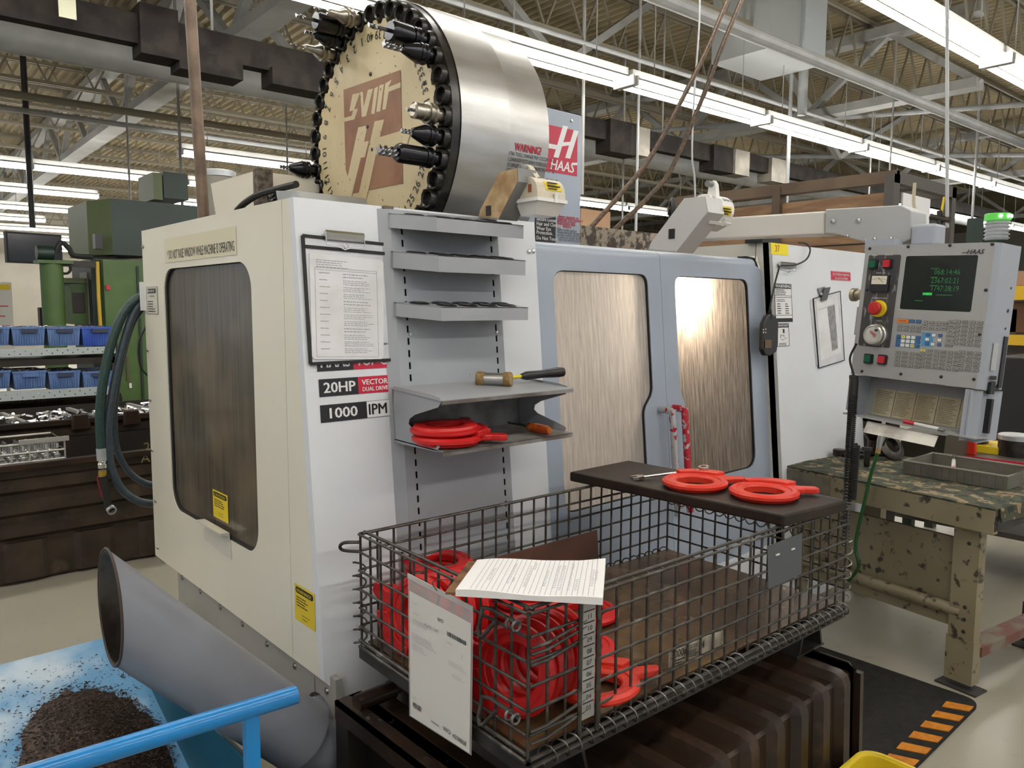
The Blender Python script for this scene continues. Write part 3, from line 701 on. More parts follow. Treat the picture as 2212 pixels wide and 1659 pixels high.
scribble(mb, o + u * w_ * .15 + v * h_ * .16 - Y3 * .0025, u, v, w_ * .7, h_ * .12, 2, 5, .95); mb.build('print', m_ink, s)
words('lettering', 'IMPORTANT!', o + u * w_ * .5 + v * h_ * .86, u, v, h_ * .10, m_dwh, s, wd=w_ * .86, bold=True, align='C', lift=.0035)
s, o, u, v, w_, h_ = fnote(1795, 605, 42, 20, m_dred, 'small red assignment label above the wall clipboard')
mb = MB()
text_into(mb, '50-C Machine Assignment', o + u * w_ * .07 + v * h_ * .60 - Y3 * .0028, u, v, h_ * .2, w_ * .86, True); text_into(mb, '1st, 2nd & 3rd Shifts', o + u * w_ * .17 + v * h_ * .16 - Y3 * .0028, u, v, h_ * .2, w_ * .66, True)
for x0, y0, x1, y1 in ((.03, .05, .97, .07), (.03, .93, .97, .95), (.03, .49, .97, .51)): flat(mb, o, u, v, w_ * x0, h_ * y0, w_ * x1, h_ * y1)
mb.build('lettering', m_dwh, s)
s, o, u, v, w_, h_ = fnote(1665, 549, 37, 25, mat('note_yellow', (.85, .70, .02), .6), 'yellow paper note with handwritten number 37')
words('lettering', '37', o + u * w_ * .22 + v * h_ * .25, u, v, h_ * .58, mat('marker_red', (.42, .05, .02), .6), s)
# ================================================================== tool drum on top of the mill
DC = V((1.5, 2.427, 2.115)); RP, RR = .42, .46
m_face = mat('drum_face_cream', (0.60, 0.50, 0.30), 0.45, 0, (0.50, 0.385, 0.20), 4, 0.45, 0.75, 5, col3=(0.10, 0.06, 0.03), scale3=55, lo3=0.66, hi3=0.71)
m_fbrown = mat('drum_logo_brown', (0.30, 0.145, 0.07), 0.5, 0, (0.235, 0.095, 0.045), 7)
m_plast = mat('black_pocket_plastic', (0.012, 0.011, 0.010), 0.28, 0, (0.03, 0.026, 0.022), 30)
m_drum = mat('brushed_drum_steel', (0.50, 0.50, 0.49), 0.34, 0.75, (0.42, 0.41, 0.385), 3, stretch=(1, 6, 6))
m_dark = mat('dark_tool_steel', (0.035, 0.035, 0.04), 0.22, 0.85)
m_cut = mat('cutter_steel', (0.22, 0.22, 0.23), 0.25, 1.0)
m_hold = mat('worn_holder_steel', (0.45, 0.42, 0.36), 0.3, 0.9, (0.25, 0.22, 0.18), 20)
drum = thing('tool_drum', 'large round tool carousel drum with brushed steel casing on the mill', 'carousel', DC)
def dpos(th, r, x=0.0): return DC + V((x, math.sin(th) * r, math.cos(th) * r))       # th from the top towards the far side
xs1 = onY(DC.y - RR, 1103, 250).x; xs2 = onY(DC.y - RR + .02, 1186, 300).x
MB().lathe([(.36, .012), (RR - .004, .012), (RR - .004, .045), (RR, .045)], DC, X3, 96).build('rim', m_plast, drum, True)
casing = MB().lathe([(RR, .045), (RR, xs1 - DC.x), (RR - .03, xs1 - DC.x)], DC, X3, 96).build('casing', m_drum, drum, True)
MB().lathe([(RR - .02, xs1 - DC.x - .01), (RR - .02, xs2 - DC.x), (RR - .026, xs2 - DC.x + .004), (0, xs2 - DC.x + .004)], DC, X3, 96).build('rear_casing', m_drum, drum, True)
# cream face, its edge scalloped between the pockets
pts = []
for k in range(40 * 6):
    a = 2 * math.pi * k / 240; ph = (k % 6) / 6
    pts.append(dpos(a, .386 + .012 * abs(math.cos(math.pi * ph)) - .008))
pts2 = []
for k in range(240):
    a = 2 * math.pi * k / 240; d_ = abs(((k + 3) % 6) - 3) / 3.0      # 0 midway between pockets, 1 at a pocket
    pts2.append(dpos(a, .378 + .016 * (abs((k % 6) - 3) < 1.5)))
face = MB().prism(pts2, (.012, 0, 0)).build('face_plate', m_face, drum, label='cream numbered face of the drum')
# pockets
for k in range(40):
    th = 2 * math.pi * k / 40
    c = dpos(th, RP, -.004)
    MB().lathe([(.0, .05), (.024, .05), (.024, 0), (.030, -.004), (.0335, .004), (.0335, .03)], c, X3, 16).build('pocket', m_plast, drum, True)
# numbers, tops towards the centre
for k in range(1, 41):
    th = 2 * math.pi * k / 40
    up = (DC - dpos(th, 1)).normalized(); u = up.cross(X3) * 1.0
    u = X3.cross(up) * -1.0
    p = dpos(th, .357, -.0008)
    mb = MB(); text_into(mb, str(k), p - X3 * .001, up.cross(-X3), up, .030, None, False, 'C')
    mb.build('number', m_ink, face)
# faded logo printed upside down on the face
Uf, Vf = -Y3, Z3
def fpx(x, y): p = onX(DC.x - .0012, x, y); return p
def poly_px(pts, m, nm, lift): return MB().prism([fpx(x, y) - X3 * lift for x, y in pts], (-.0004, 0, 0)).build(nm, m, face)
k_ = 360 / 1298
def cpx(pts): return [(640 + x * k_, y * k_) for x, y in pts]
poly_px(cpx([(368, 700), (812, 545), (832, 1428), (440, 1505), (385, 1320)]), m_fbrown, 'logo_ground', .0)
for pp in ([(484, 992), (556, 978), (530, 1105), (566, 1098), (535, 1225), (505, 1228), (425, 1560), (362, 1565)],
           [(612, 945), (686, 930), (652, 1068), (900, 995), (862, 1140), (622, 1205), (548, 1548), (478, 1552)]):
    poly_px(cpx(pp), m_face, 'logo_letter', .0006)
for pp in ([(440, 735), (498, 722), (470, 800), (455, 850), (483, 845), (455, 930), (372, 950), (372, 920), (432, 902), (445, 862), (415, 868)],
           [(500, 718), (520, 712), (528, 830), (560, 700), (600, 690), (545, 905), (512, 912)],
           [(610, 690), (640, 672), (612, 885), (585, 890)], [(650, 665), (685, 655), (655, 868), (625, 872)],
           [(695, 650), (745, 620), (720, 680), (815, 640), (815, 680), (722, 715), (700, 850), (672, 856)]):
    poly_px(cpx(pp), m_face, 'logo_letter', .0006)
for x, y in ((750, 228), (428, 340), (578, 578), (555, 988), (592, 1165), (228, 830), (228, 1420), (995, 648)):
    p = fpx(640 + x * k_, y * k_); MB().lathe([(.0075, 0), (.006, .003), (0, .004)], p, -X3, 10).build('bolt', m_plast, face, True)
# red warning and small print wrapped on the rear casing
def on_case(X, ang): r = RR - .0195; return V((X, DC.y - r * math.cos(ang), DC.z - r * math.sin(ang))), V((0, math.sin(ang), math.cos(ang))) if False else V((0, -math.sin(ang), math.cos(ang)))
mb = MB(); xa = onY(DC.y - RR, 1122, 325).x
p, v_ = on_case(xa, .155); text_into(mb, 'WARNING!', p - Y3 * .001, X3, v_, .026, .125, True); mb.build('warning_lettering', m_red, casing)
mb = MB(); xa = onY(DC.y - RR, 1101, 330).x
for i, line in enumerate(('A EXTRA TOOL CHANGE MAY OCCUR WHEN', 'OOL CHANGER PUTS AWAY OVERSIZED TOOLS', 'OOLS LARGER THAN 3" IN DIAMETER MUST BE', 'LAGGED AS OVERSIZED.', 'OOL CHANGER ARM WILL MOVE DOWN 4 1/2"', 'DURING A TOOL CHANGE')):
    p, v_ = on_case(xa, .195 + i * .042); text_into(mb, line, p - Y3 * .001, X3, v_, .0125, .245 if i not in (3, 5) else .13)
mb.build('small_print', m_ink, casing)

# ------------------------------------------------------------------ tools held in the pockets
def fluted(mb, r, l0, l1, n=4, tw=1.6, st=14):
    rings = []
    for i in range(st + 1):
        t = i / st; a0 = t * tw * math.pi; ring = []
        for k in range(n * 4):
            a = 2 * math.pi * k / (n * 4); rr_ = r * (1.0 if k % 4 in (0, 1) else .62)
            ring.append(V((-(l0 + (l1 - l0) * t), rr_ * math.cos(a + a0), rr_ * math.sin(a + a0))))
        rings.append(ring)
    m = n * 4; vs_ = [p for r_ in rings for p in r_]; fs = []
    for i in range(st):
        for k in range(m): fs.append((i * m + k, i * m + (k + 1) % m, (i + 1) * m + (k + 1) % m, (i + 1) * m + k))
    fs.append(tuple(range(m))); fs.append(tuple(st * m + k for k in range(m)))
    mb.add(vs_, fs); return mb
TOOLS = {                                    # holder profile (r, length out of the drum), cutter radius, start, end
    'shell': ([(.030, 0), (.030, .09), (.024, .10), (.018, .10)], .016, .10, .165, 'endmill', m_dark),
    'cone': ([(.030, 0), (.030, .012), (.014, .052), (.010, .055)], .0075, .055, .092, 'endmill', m_dark),
    'collet': ([(.026, 0), (.026, .018), (.024, .02), (.025, .05), (.018, .055), (.012, .055)], .007, .055, .075, 'drill', m_hold),
    'long': ([(.030, 0), (.028, .015), (.014, .055), (.012, .058)], .012, .058, .125, 'endmill', m_dark),
    'chuck': ([(.029, 0), (.034, .012), (.034, .075), (.028, .082), (.014, .082)], .0085, .082, .155, 'drill', m_dark),
    'slim': ([(.026, 0), (.026, .012), (.014, .03), (.013, .065), (.008, .07)], .004, .07, .12, 'drill', m_hold)}
def tool(k, kind, label):
    prof, cr__, c0, c1, cut, hm = TOOLS[kind]
    c = dpos(2 * math.pi * k / 40, RP, -.036)
    t = thing('tool_holder', label, 'tool', c, group='tools in the drum pockets')
    MB().lathe([(.020, .03), (.022, 0), (.033, 0), (.033, -.006), (.028, -.010), (.028, -.014), (.033, -.018), (.033, -.026), (.02, -.028)], (0, 0, 0), X3, 20).build('flange', m_hold if hm is m_hold else m_dark, t, True, local=True)
    MB().lathe([(r_, .024 + l) for r_, l in prof] + [(0, .024 + prof[-1][1])], (0, 0, 0), -X3, 18).build('holder', hm, t, True, local=True)
    mb = MB()
    if cut == 'endmill': fluted(mb, cr__, c0 + .02, c1 + .024)
    else:
        mb.lathe([(cr__ * .7, c0 + .02), (cr__ * .7, c0 + .02 + (c1 - c0) * .6)], (0, 0, 0), -X3, 10); fluted(mb, cr__, c0 + .02 + (c1 - c0) * .6, c1 + .024, 2, 1.2, 8)
    mb.build('cutter', m_cut, t, True, local=True)
for k, kind, lab in ((28, 'shell', 'large black shell holder with thick end mill, lowest on the drum face'), (29, 'cone', 'short black cone holder with small end mill below number 30'), (30, 'collet', 'pale collet holder with stub drill at drum number 30'),
                     (33, 'long', 'black cone holder with long fluted end mill beside number 33'), (34, 'chuck', 'black chuck with drill, uppermost on the near side of the drum'), (4, 'slim', 'slim pale holder with thin drill beside number 4'),
                     (1, 'slim', 'black holder with long thin drill at the drum top'), (2, 'chuck', 'black chuck at upper far side beside number 2'), (3, 'cone', 'black cone holder beside number 3'),
                     (11, 'cone', 'brown black cone holder beside number 11'), (13, 'shell', 'short black holder low on the far side by number 13')):
    tool(k, kind, lab)

# ------------------------------------------------------------------ work lights leaning over the doors
m_lcream = mat('aged_lamp_plastic', (0.66, 0.62, 0.52), 0.4, 0, (0.60, 0.53, 0.40), 9)
m_lwhite = mat('lamp_white_plastic', (0.78, 0.77, 0.74), 0.35)
m_lens = mat('lamp_lens_frosted', (0.72, 0.70, 0.66), 0.25, 0)
m_oil = mat('oil_stained_cream', (0.50, 0.36, 0.19), 0.5, 0, (0.30, 0.16, 0.06), 16, 0.42, 0.66, 6)
m_armg = mat('arm_grey', (0.27, 0.27, 0.265), 0.45, 0, (0.19, 0.19, 0.185), 9)
m_armw = mat('arm_pale', (0.56, 0.56, 0.55), 0.4)
def work_light(label, Xa, prof_px, side_m, wide, lamp_px, tilt, slotpx, stained):
    pr = [onX(Xa, x, y) for x, y in prof_px]
    t = thing('work_light', label, 'lamp', pr[0], group='work lights over the doors')
    arm = MB().prism(pr, (wide, 0, 0)).build('arm', m_armg if stained else m_armw, t)
    c_ = sum(pr, V()) / len(pr)
    MB().prism([c_ + (p - c_) * .97 - X3 * .002 for p in pr], (.0015, 0, 0)).build('side_plate', side_m, arm)
    s0 = onX(Xa - .003, *slotpx); MB().cbox(s0, (.003, .022, .03)).build('slot', m_gasket, arm)
    # lamp: dome cover, rim, lens box, bracket
    lc = onX(Xa + wide * .5, *lamp_px)
    R_ = Matrix.Translation(lc) @ Matrix.Rotation(math.radians(tilt), 4, 'X') @ Matrix.Scale(.78 if stained else .72, 4)
    L_ = .15; a_ = .062
    dome = [(-a_, 0)] + [(-a_ * .98 * math.cos(t_), .02 + .062 * math.sin(t_)) for t_ in [math.pi * k / 10 for k in range(11)]] + [(a_, 0)]
    head = MB(R_).prism([(0, y, z) for y, z in dome], (L_, 0, 0)).build('cover', m_lcream if stained else m_lwhite, t, label='rounded lamp cover')
    MB(R_).box(-.006, L_ + .006, -a_ - .006, a_ + .006, -.014, -.001).build('rim', m_lwhite, t)
    MB(R_).hexa([(.018, -a_ + .03, -.062), (L_ - .01, -a_ + .03, -.062), (L_ - .01, a_ - .012, -.062), (.018, a_ - .012, -.062), (.004, -a_, -.014), (L_ - .002, -a_, -.014), (L_ - .002, a_, -.014), (.004, a_, -.014)]).build('lens', m_lens, t)
    MB(R_).prism([(.03, -.02, .078), (.03, .03, .07), (.03, .052, .12), (.03, .04, .135), (.03, .022, .128)], (.026, 0, 0)).build('bracket', m_lcream if stained else m_lwhite, t)
    MB(R_).cyl((.0, .038, .118), (.06, .038, .118), .013, 14).build('pivot', m_armg, t, True)
    MB(R_).box(.085, .1, -a_ - .010, -a_ - .004, -.016, .02).build('latch', m_lwhite, t)
    for k in range(5): MB(R_).cbox((.02 + k * .026 + (.02 if k > 1 else 0), -.012, .0805), (.011, .022, .003)).build('vent_slot', m_armg, head)
    st = MB(R_).prism([(.045, -a_ * .98 * math.cos(q) - .0012 * math.cos(q), .02 + .0632 * math.sin(q)) for q in (.15, .45, .75)] + [(.045, -a_ * .98 * math.cos(q) * .985, .02 + .061 * math.sin(q)) for q in (.75, .45, .15)], (.085, 0, 0)).build('caution_sticker', m_yel, head)
    mb = MB(R_)
    for i in range(3): mb.box(.055, .105 + .015 * (i % 2), -a_ - .0005 - .0 + .013 * i * .28, -a_ + .0, .034 + .011 * i, .038 + .011 * i)
    mb.build('print', m_ink, st)
    MB(R_).cbox((-.0008, -.02, .035), (.002, .018, .03)).build('end_mark', mat('lamp_mark_red', (.35, .09, .03), .5), head)
    return t
b1 = onZ(ZT, 1060, 462)
work_light('oil stained work light beside the drum casing', b1.x, [(1034, 470), (1037, 455), (1080, 371), (1118, 362), (1120, 392), (1078, 474)], m_oil, .075, (1137, 428), 0, (1055, 455), True)
b2 = onZ(1.72, 1435, 525)
work_light('clean white work light above the right door', b2.x, [(1400, 540), (1406, 524), (1478, 428), (1524, 424), (1530, 458), (1462, 545)], m_armw, .085, (1512, 460), 33, (1451, 505), False)
# ================================================================== control box on its arm
PX = 2.72
m_pg = mat('pendant_grey', (0.36, 0.365, 0.365), 0.5, 0, (0.33, 0.335, 0.335), 4)
m_pb = mat('pendant_side_blue_grey', (0.35, 0.375, 0.425), 0.45)
m_worn = mat('panel_worn_black', (0.05, 0.05, 0.052), 0.6, 0, (0.30, 0.30, 0.30), 22, 0.56, 0.68, 6, stretch=(1, 3, 1))
m_key = mat('key_grey', (0.30, 0.30, 0.285), 0.5); m_keyb = mat('key_blue', (0.05, 0.13, 0.30), 0.5); m_keyw = mat('key_white', (0.72, 0.72, 0.68), 0.5)
m_keyo = mat('key_orange', (0.70, 0.22, 0.04), 0.5); m_keyy = mat('key_yellow', (0.75, 0.68, 0.2), 0.5)
m_blue = mat('keypad_blue', (0.09, 0.30, 0.52), 0.5)
# local frame of the face: origin at its top-left, u to the viewer's right, v down, n out of the face
TL, TR = onX(PX, 1871, 531), onX(PX - .06, 2150, 523)
BL = onX(PX - .03, 1850, 809)
pu = (TR - TL); WD = pu.length; pu.normalize()
pv = (BL - TL); pv -= pu * pv.dot(pu); HG = pv.length; pv.normalize()
pn = pu.cross(pv) * -1
if pn.x > 0: pn = -pn
def PF(x, y, d=0.0): return TL + pu * x + pv * y + pn * d
def pp(px, py, d=0.0):                                   # pixel -> point on the face
    return onP(PF(0, 0, d), pn, px, py)
def loc(px, py): q = pp(px, py) - TL; return q.dot(pu), q.dot(pv)
pend = thing('control_pendant', 'grey machine control box with dark screen and keypad on swing arm', 'control panel', PF(WD / 2, HG, -.1))
DEP = .125
# body: face plate, chamfered right side, back
xr = WD; ch = .075
body = MB().prism([PF(0, 0, -.0045), PF(xr, 0, -.0045), PF(xr + .012, 0, -.02), PF(xr + .02, 0, -DEP), PF(0, 0, -DEP)], pv * HG).build('housing', m_pb, pend, label='blue grey housing of the control box')
scr = [loc(1953, 554), loc(2108, 550), loc(2103, 672), loc(1947, 670)]
s_x0, s_x1 = (scr[0][0] + scr[3][0]) / 2, (scr[1][0] + scr[2][0]) / 2; s_y0, s_y1 = (scr[0][1] + scr[1][1]) / 2, (scr[2][1] + scr[3][1]) / 2
xr2 = loc(2121, 600)[0]
xr2 = WD
hole_ = rrect(PF((s_x0 + s_x1) / 2, (s_y0 + s_y1) / 2), pu, -pv, s_x1 - s_x0, s_y1 - s_y0, .006, 3)
front = MB().plate([PF(0, 0), PF(xr2, 0), PF(xr2, HG), PF(0, HG)], [hole_], -pn * .004).build('face_panel', m_pg, pend, label='grey front plate of the control box')
def screen_mat():
    return mat('screen_dark_green', (0.008, 0.011, 0.009), 0.18, 0, (0.012, 0.018, 0.013), 3)
screen = MB().prism([p - pn * .0012 for p in hole_], -pn * .003).build('screen', screen_mat(), pend, label='dark monochrome screen')
m_digit = mat('screen_green_digits', (0.0, 0.05, 0.01), 0.6, emit=(0.06, 0.32, 0.10), estr=0.17)
m_digit2 = mat('screen_green_bright', (0.0, 0.05, 0.01), 0.6, emit=(0.05, 0.6, 0.1), estr=0.6)
for s_, px, py, wpx in (('068:14:46', 2017, 593, 57), ('2367:02:21', 2010, 611, 62), ('1747:28:19', 2009, 628, 62)):
    a_, b_ = loc(px, py), loc(px + wpx, py)
    words('digits', s_, PF(a_[0], a_[1], -.0012), pu, -pv, .017, m_digit, screen, wd=b_[0] - a_[0], lift=.0006)
mb = MB()
for px, py, w_, r_ in ((2011, 578, 26, 1), (2010, 597, 26, 1), (2009, 615, 26, 1), (2022, 635, 46, 1), (1976, 647, 20, 1)):
    a_, b_ = loc(px, py), loc(px + w_, py); scribble(mb, PF(a_[0], a_[1], -.0006), pu, -pv, b_[0] - a_[0], .006, r_, px, .9, .5)
mb.build('screen_print', m_digit, screen)
a_, b_ = loc(1993, 633), loc(2013, 633); mb = MB(); scribble(mb, PF(a_[0], a_[1] - .004, -.0006), pu, -pv, b_[0] - a_[0], .009, 1, 4, 1, .9); mb.build('screen_print', m_digit2, screen)
# script logo
a_ = loc(2077, 549); mb = MB(); text_into(mb, 'HAAS', PF(a_[0] + .014, a_[1], .0008), pu, -pv, .014, .05, True, 'L', .35)
mb.bar(PF(a_[0], a_[1] - .004, .0006), PF(a_[0] + .02, a_[1] - .005, .0006), .0022, .0006, pn); mb.build('logo', m_ink, front)
# worn dark strip with buttons, gauge, emergency stop and hand wheel
w0 = loc(1883, 545); w1 = loc(1922, 752)
MB().prism(rrect(PF((w0[0] + w1[0]) / 2 - .004, (w0[1] + w1[1]) / 2 + .005, .0003), pu, -pv, w1[0] - w0[0] + .008, w1[1] - w0[1] - .01, .006), pn * .0006).build('worn_strip', m_worn, front, label='scuffed black strip behind the buttons')
m_btng = mat('button_green', (0.0, 0.10, 0.045), 0.35); m_btnr = mat('button_red', (0.52, 0.02, 0.035), 0.35); m_bez = mat('bezel_black', (0.015, 0.015, 0.016), 0.4)
for px, py, m, lb in ((1889, 571, m_btng, 'green power button'), (1919, 570, m_btnr, 'red power button'), (1878, 775, m_btng, 'green cycle start button'), (1908, 777, m_btnr, 'red feed hold button')):
    x, y = loc(px, py)
    b_ = MB().prism(rrect(PF(x, y, .001), pu, -pv, .031, .034, .005), pn * .008).build('button', m_bez, pend, label=lb)
    MB().prism(rrect(PF(x, y, .009), pu, -pv, .022, .024, .003), pn * .007).build('cap', m, b_)
x, y = loc(1903, 612)
gz = MB().prism(rrect(PF(x, y, .001), pu, -pv, .066, .056, .004), pn * .012).build('load_meter', m_bez, pend, label='small black load meter')
MB().prism(rrect(PF(x + .0, y - .010, .013), pu, -pv, .054, .028, .002), pn * .0006).build('dial', mat('dial_ivory', (.74, .71, .58), .4), gz)
mb = MB(); mb.bar(PF(x + .016, y - .002, .0145), PF(x - .005, y - .018, .0145), .0012, .0004, pn)
for k in range(8): mb.bar(PF(x - .022 + k * .006, y - .018 + abs(k - 3.5) * .001, .0145), PF(x - .022 + k * .006, y - .014 + abs(k - 3.5) * .001, .0145), .001, .0004, pn)
mb.build('needle', m_ink, gz)
x, y = loc(1899, 667)
es = MB().lathe([(0, .0), (.029, .0), (.029, .006), (.027, .008), (.0, .008)], PF(x, y, .0005), pn, 28).build('emergency_stop', mat('estop_yellow', (.80, .58, .02), .4), pend, True, label='red mushroom emergency stop on yellow ring')
MB().lathe([(.014, .008), (.014, .018), (.022, .022), (.023, .030), (.019, .036), (.0, .038)], PF(x, y, 0), pn, 28).build('mushroom_button', mat('estop_red', (.50, .018, .012), .35), es, True)
x, y = loc(1896, 724)
wh = MB().lathe([(.037, 0), (.037, .012), (.034, .016), (.034, .030), (.031, .034), (.029, .034), (.029, .032), (0, .032)], PF(x, y, .0005), pn, 36).build('hand_wheel', mat('brushed_aluminium', (.62, .61, .58), .35, .85), pend, True, label='round aluminium jog hand wheel')
MB().lathe([(0, .033), (.0245, .033)], PF(x, y, 0), pn, 28).build('wheel_label', mat('wheel_label', (.55, .54, .50), .5), wh)
mb = MB(); ru = (pu + pv * .75).normalized(); text_into(mb, 'HAAS', PF(x, y, .0345) - ru * .014 , ru, -(pv - pu * .75).normalized(), .010, .028, True); mb.build('logo', m_red, wh)
MB().lathe([(.004, .033), (.004, .04), (0, .041)], PF(x + .014, y - .016, 0), pn, 10).build('crank_pin', m_bez, wh, True)
mb = MB()
for px, py, s_, w_ in ((1884, 553, 'POWER ON', .02), (1912, 552, 'POWER OFF', .03), (1893, 591, 'SPINDLE LOAD', .034), (1884, 645, 'EMERGENCY STOP', .055), (1893, 694, 'HANDLE', .022)):
    a_ = loc(px, py); text_into(mb, s_, PF(a_[0], a_[1], .0018), pu, -pv, .0045, w_)
mb.build('lettering', m_keyw, front)
# keypad
def grid(x0, y0, x1, y1, nc, nr, m=None, skip=(), colours={}, wr=.78, hr=.66):
    A_, B_ = loc(x0, y0), loc(x1, y1); dx = (B_[0] - A_[0]) / nc; dy = (B_[1] - A_[1]) / nr
    for r in range(nr):
        for c in range(nc):
            if (r, c) in skip: continue
            mm = colours.get((r, c), m or m_key)
            key = MB().prism(rrect(PF(A_[0] + dx * (c + .5), A_[1] + dy * (r + .5), .0006), pu, -pv, dx * wr, dy * hr, min(dx, dy) * .18, 2), pn * .0022).build('key', mm, keypad)
            KEYB.append((A_[0] + dx * (c + .5), A_[1] + dy * (r + .5), dx, dy, wr, hr))
            if mm in (m_key, m_keyo, m_keyy): KEYP.append((A_[0] + dx * (c + .5), A_[1] + dy * (r + .5), dx, dy))
KEYP = []; KEYB = []
k0, k1 = loc(1933, 687), loc(2110, 805)
keypad = MB().prism([PF(k0[0], k0[1], .0001), PF(k1[0], k0[1], .0001), PF(k1[0], k1[1], .0001), PF(k0[0], k1[1], .0001)], pn * .0006).build('keypad', m_pg, pend, label='keypad of small grey, blue and white keys')
for (x0, y0, x1, y1) in ((1937, 723, 1985, 753), (1992, 718, 2014, 750)):
    A_, B_ = loc(x0, y0), loc(x1, y1); MB().prism([PF(A_[0], A_[1], .0008), PF(B_[0], A_[1], .0008), PF(B_[0], B_[1], .0008), PF(A_[0], B_[1], .0008)], pn * .0003).build('blue_field', m_blue, keypad)
grid(1938, 688, 1964, 699, 1, 1, m_keyo, wr=.92, hr=.8); grid(1964, 689, 1991, 700, 2, 1, m_keyb, hr=.75)
grid(1938, 700, 1990, 720, 4, 2)
B_, W_k, Y_ = m_keyb, m_keyw, m_keyy
grid(1937, 722, 1987, 753, 5, 3, m_keyw, colours={(0, 0): B_, (0, 1): Y_, (0, 4): B_, (1, 0): B_, (1, 4): B_, (2, 0): B_, (2, 4): B_, (2, 3): Y_}, hr=.78)
grid(1993, 692, 2046, 716, 4, 2, hr=.72); grid(2046, 690, 2060, 752, 1, 6, wr=.75, hr=.6)
grid(1999, 718, 2035, 750, 3, 3, m_keyw, skip=((1, 1),), colours={(0, 0): B_, (0, 2): B_, (2, 0): B_, (2, 2): B_}, wr=.62, hr=.66)
grid(2062, 690, 2118, 751, 4, 6); grid(1934, 757, 1988, 797, 4, 4); grid(1988, 752, 2070, 803, 6, 5, colours={(0, 0): m_keyy}); grid(2070, 756, 2116, 805, 3, 5)
mb = MB()
for x, y, dx, dy, wr, hr in KEYB: mb.prism(rrect(PF(x, y, .0008), pu, -pv, dx * wr + .0022, dy * hr + .0022, min(dx, dy) * .2, 2), pn * .0003)
mb.build('key_borders', mat('key_border', (.09, .09, .09), .6), keypad)['kind'] = 'stuff'
mb = MB()
for i, (x, y, dx, dy) in enumerate(KEYP):
    w_ = (.16 if i % 2 else .3) * dx; mb.quad(PF(x - w_, y + dy * .07, .0031), PF(x + w_, y + dy * .07, .0031), PF(x + w_, y - dy * .05, .0031), PF(x - w_, y - dy * .05, .0031))
mb.build('key_legends', m_ink, keypad)['kind'] = 'stuff'
for px, py in ((1879, 537), (1962, 533), (2052, 530), (2149, 526), (1873, 626), (2142, 627), (1869, 714), (2134, 724), (1862, 802), (1946, 808), (2033, 814), (2126, 822)):
    x, y = loc(px, py); x = min(x, WD - .008); y = min(max(y, .006), HG - .006)
    MB().lathe([(.0055, 0), (.0045, .003), (0, .004)], PF(x, y, 0), pn, 10).build('screw', m_bez, front, True)
# right side fittings on the slanted side
def sd(t, y, d=.0005):                                   # along the right side, t from front to back
    a_, b_ = PF(WD + .012, y, -.02), PF(WD + .02, y, -DEP); n_ = pu * .98
    return a_.lerp(b_, t) + n_ * d
for y, r_ in ((.13, .004), (.20, .006), (.255, .004)): MB().lathe([(0, .0), (r_, .0)], sd(.75, y, .001), pu, 10).build('screw_hole', m_bez, body)
MB().cbox(sd(.82, .36, .002), (.004, .022, .16), (pu, pn, pv)).build('slot', m_bez, body)
MB().cbox(sd(.35, .345, .002), (.002, .03, .085), (pu, pn, pv)).build('data_plate', mat('data_plate', (.45, .45, .46), .5), body)
mb = MB(); mb.cbox(sd(.4, .41, .004), (.001, .04, .012), (pu, pn, pv)); mb.cbox(sd(.4, .427, .004), (.001, .04, .012), (pu, pn, pv)); mb.build('print', m_ink, body)
MB().cbox(sd(.35, .495 * HG / .5, .004), (.012, .026, .036), (pu, pn, pv)).build('toggle_switch', m_bez, body)
MB().lathe([(0, 0), (.012, 0)], sd(.75, .49 * HG / .5, .001), pu, 12).build('key_lock', m_bez, body)
# tray below with old tables stuck inside
TY = HG + .004; TH = loc(1852, 905)[1] - HG - .01
MB().prism([PF(-.004, TY, -.002), PF(-.004, TY, -DEP), PF(-.004, TY + TH + .01, -DEP), PF(-.004, TY + TH - .02, -.002)], pu * .022).build('tray_side', m_pb, pend)
MB().plate([PF(WD - .012, TY, .0), PF(WD + .012, TY, -.02), PF(WD + .02, TY, -DEP), PF(WD + .02, TY + TH + .01, -DEP), PF(WD + .012, TY + TH + .02, -.02), PF(WD - .012, TY + TH + .012, .0)], [], pu * .004).build('tray_side', m_pb, pend)
MB().prism([PF(WD - .028, TY, .001), PF(WD + .012, TY, -.02), PF(WD + .012, TY + TH + .012, -.02), PF(WD - .028, TY + TH + .018, .001)], -pn * .005).build('tray_corner', m_pb, pend)
MB().cbox(PF(WD + .014, TY + TH * .55, -.07), (.02, .014, TH * .75), (pu, pn, pv)).build('tray_slot', m_bez, pend)
MB().prism([PF(.0, TY + .002, -.10), PF(WD, TY + .002, -.10), PF(WD, TY + TH, -.075), PF(.0, TY + TH, -.075)], -pn * .004).build('tray_back', m_pg, pend)
MB().prism([PF(-.004, TY + TH - .01, .012), PF(WD + .02, TY + TH + .0, .012), PF(WD + .02, TY + TH + .0, -.09), PF(-.004, TY + TH - .01, -.09)], pv * .006).build('tray_floor', m_pg, pend)
m_chart = mat('yellowed_chart', (0.50, 0.44, 0.30), 0.7, 0, (0.38, 0.32, 0.20), 12)
nb = (pv * (TH) + pn * .025).normalized(); nn = pn
for i in range(5):
    x0 = WD * (.12 + .175 * i)
    o = PF(x0, TY + TH * .92, -.074); c_ = MB().prism([o, o + pu * WD * .168, o + pu * WD * .168 - nb * TH * .66, o - nb * TH * .66], pn * .0008).build('chart', m_chart, pend)
    mb = MB(); scribble(mb, o + pu * WD * .012 - nb * TH * .62 + pn * .0014, pu, -nb, WD * .15, TH * .58, 14, i, .95, .42); mb.build('print', mat('chart_ink', (.16, .13, .08), .7), c_)
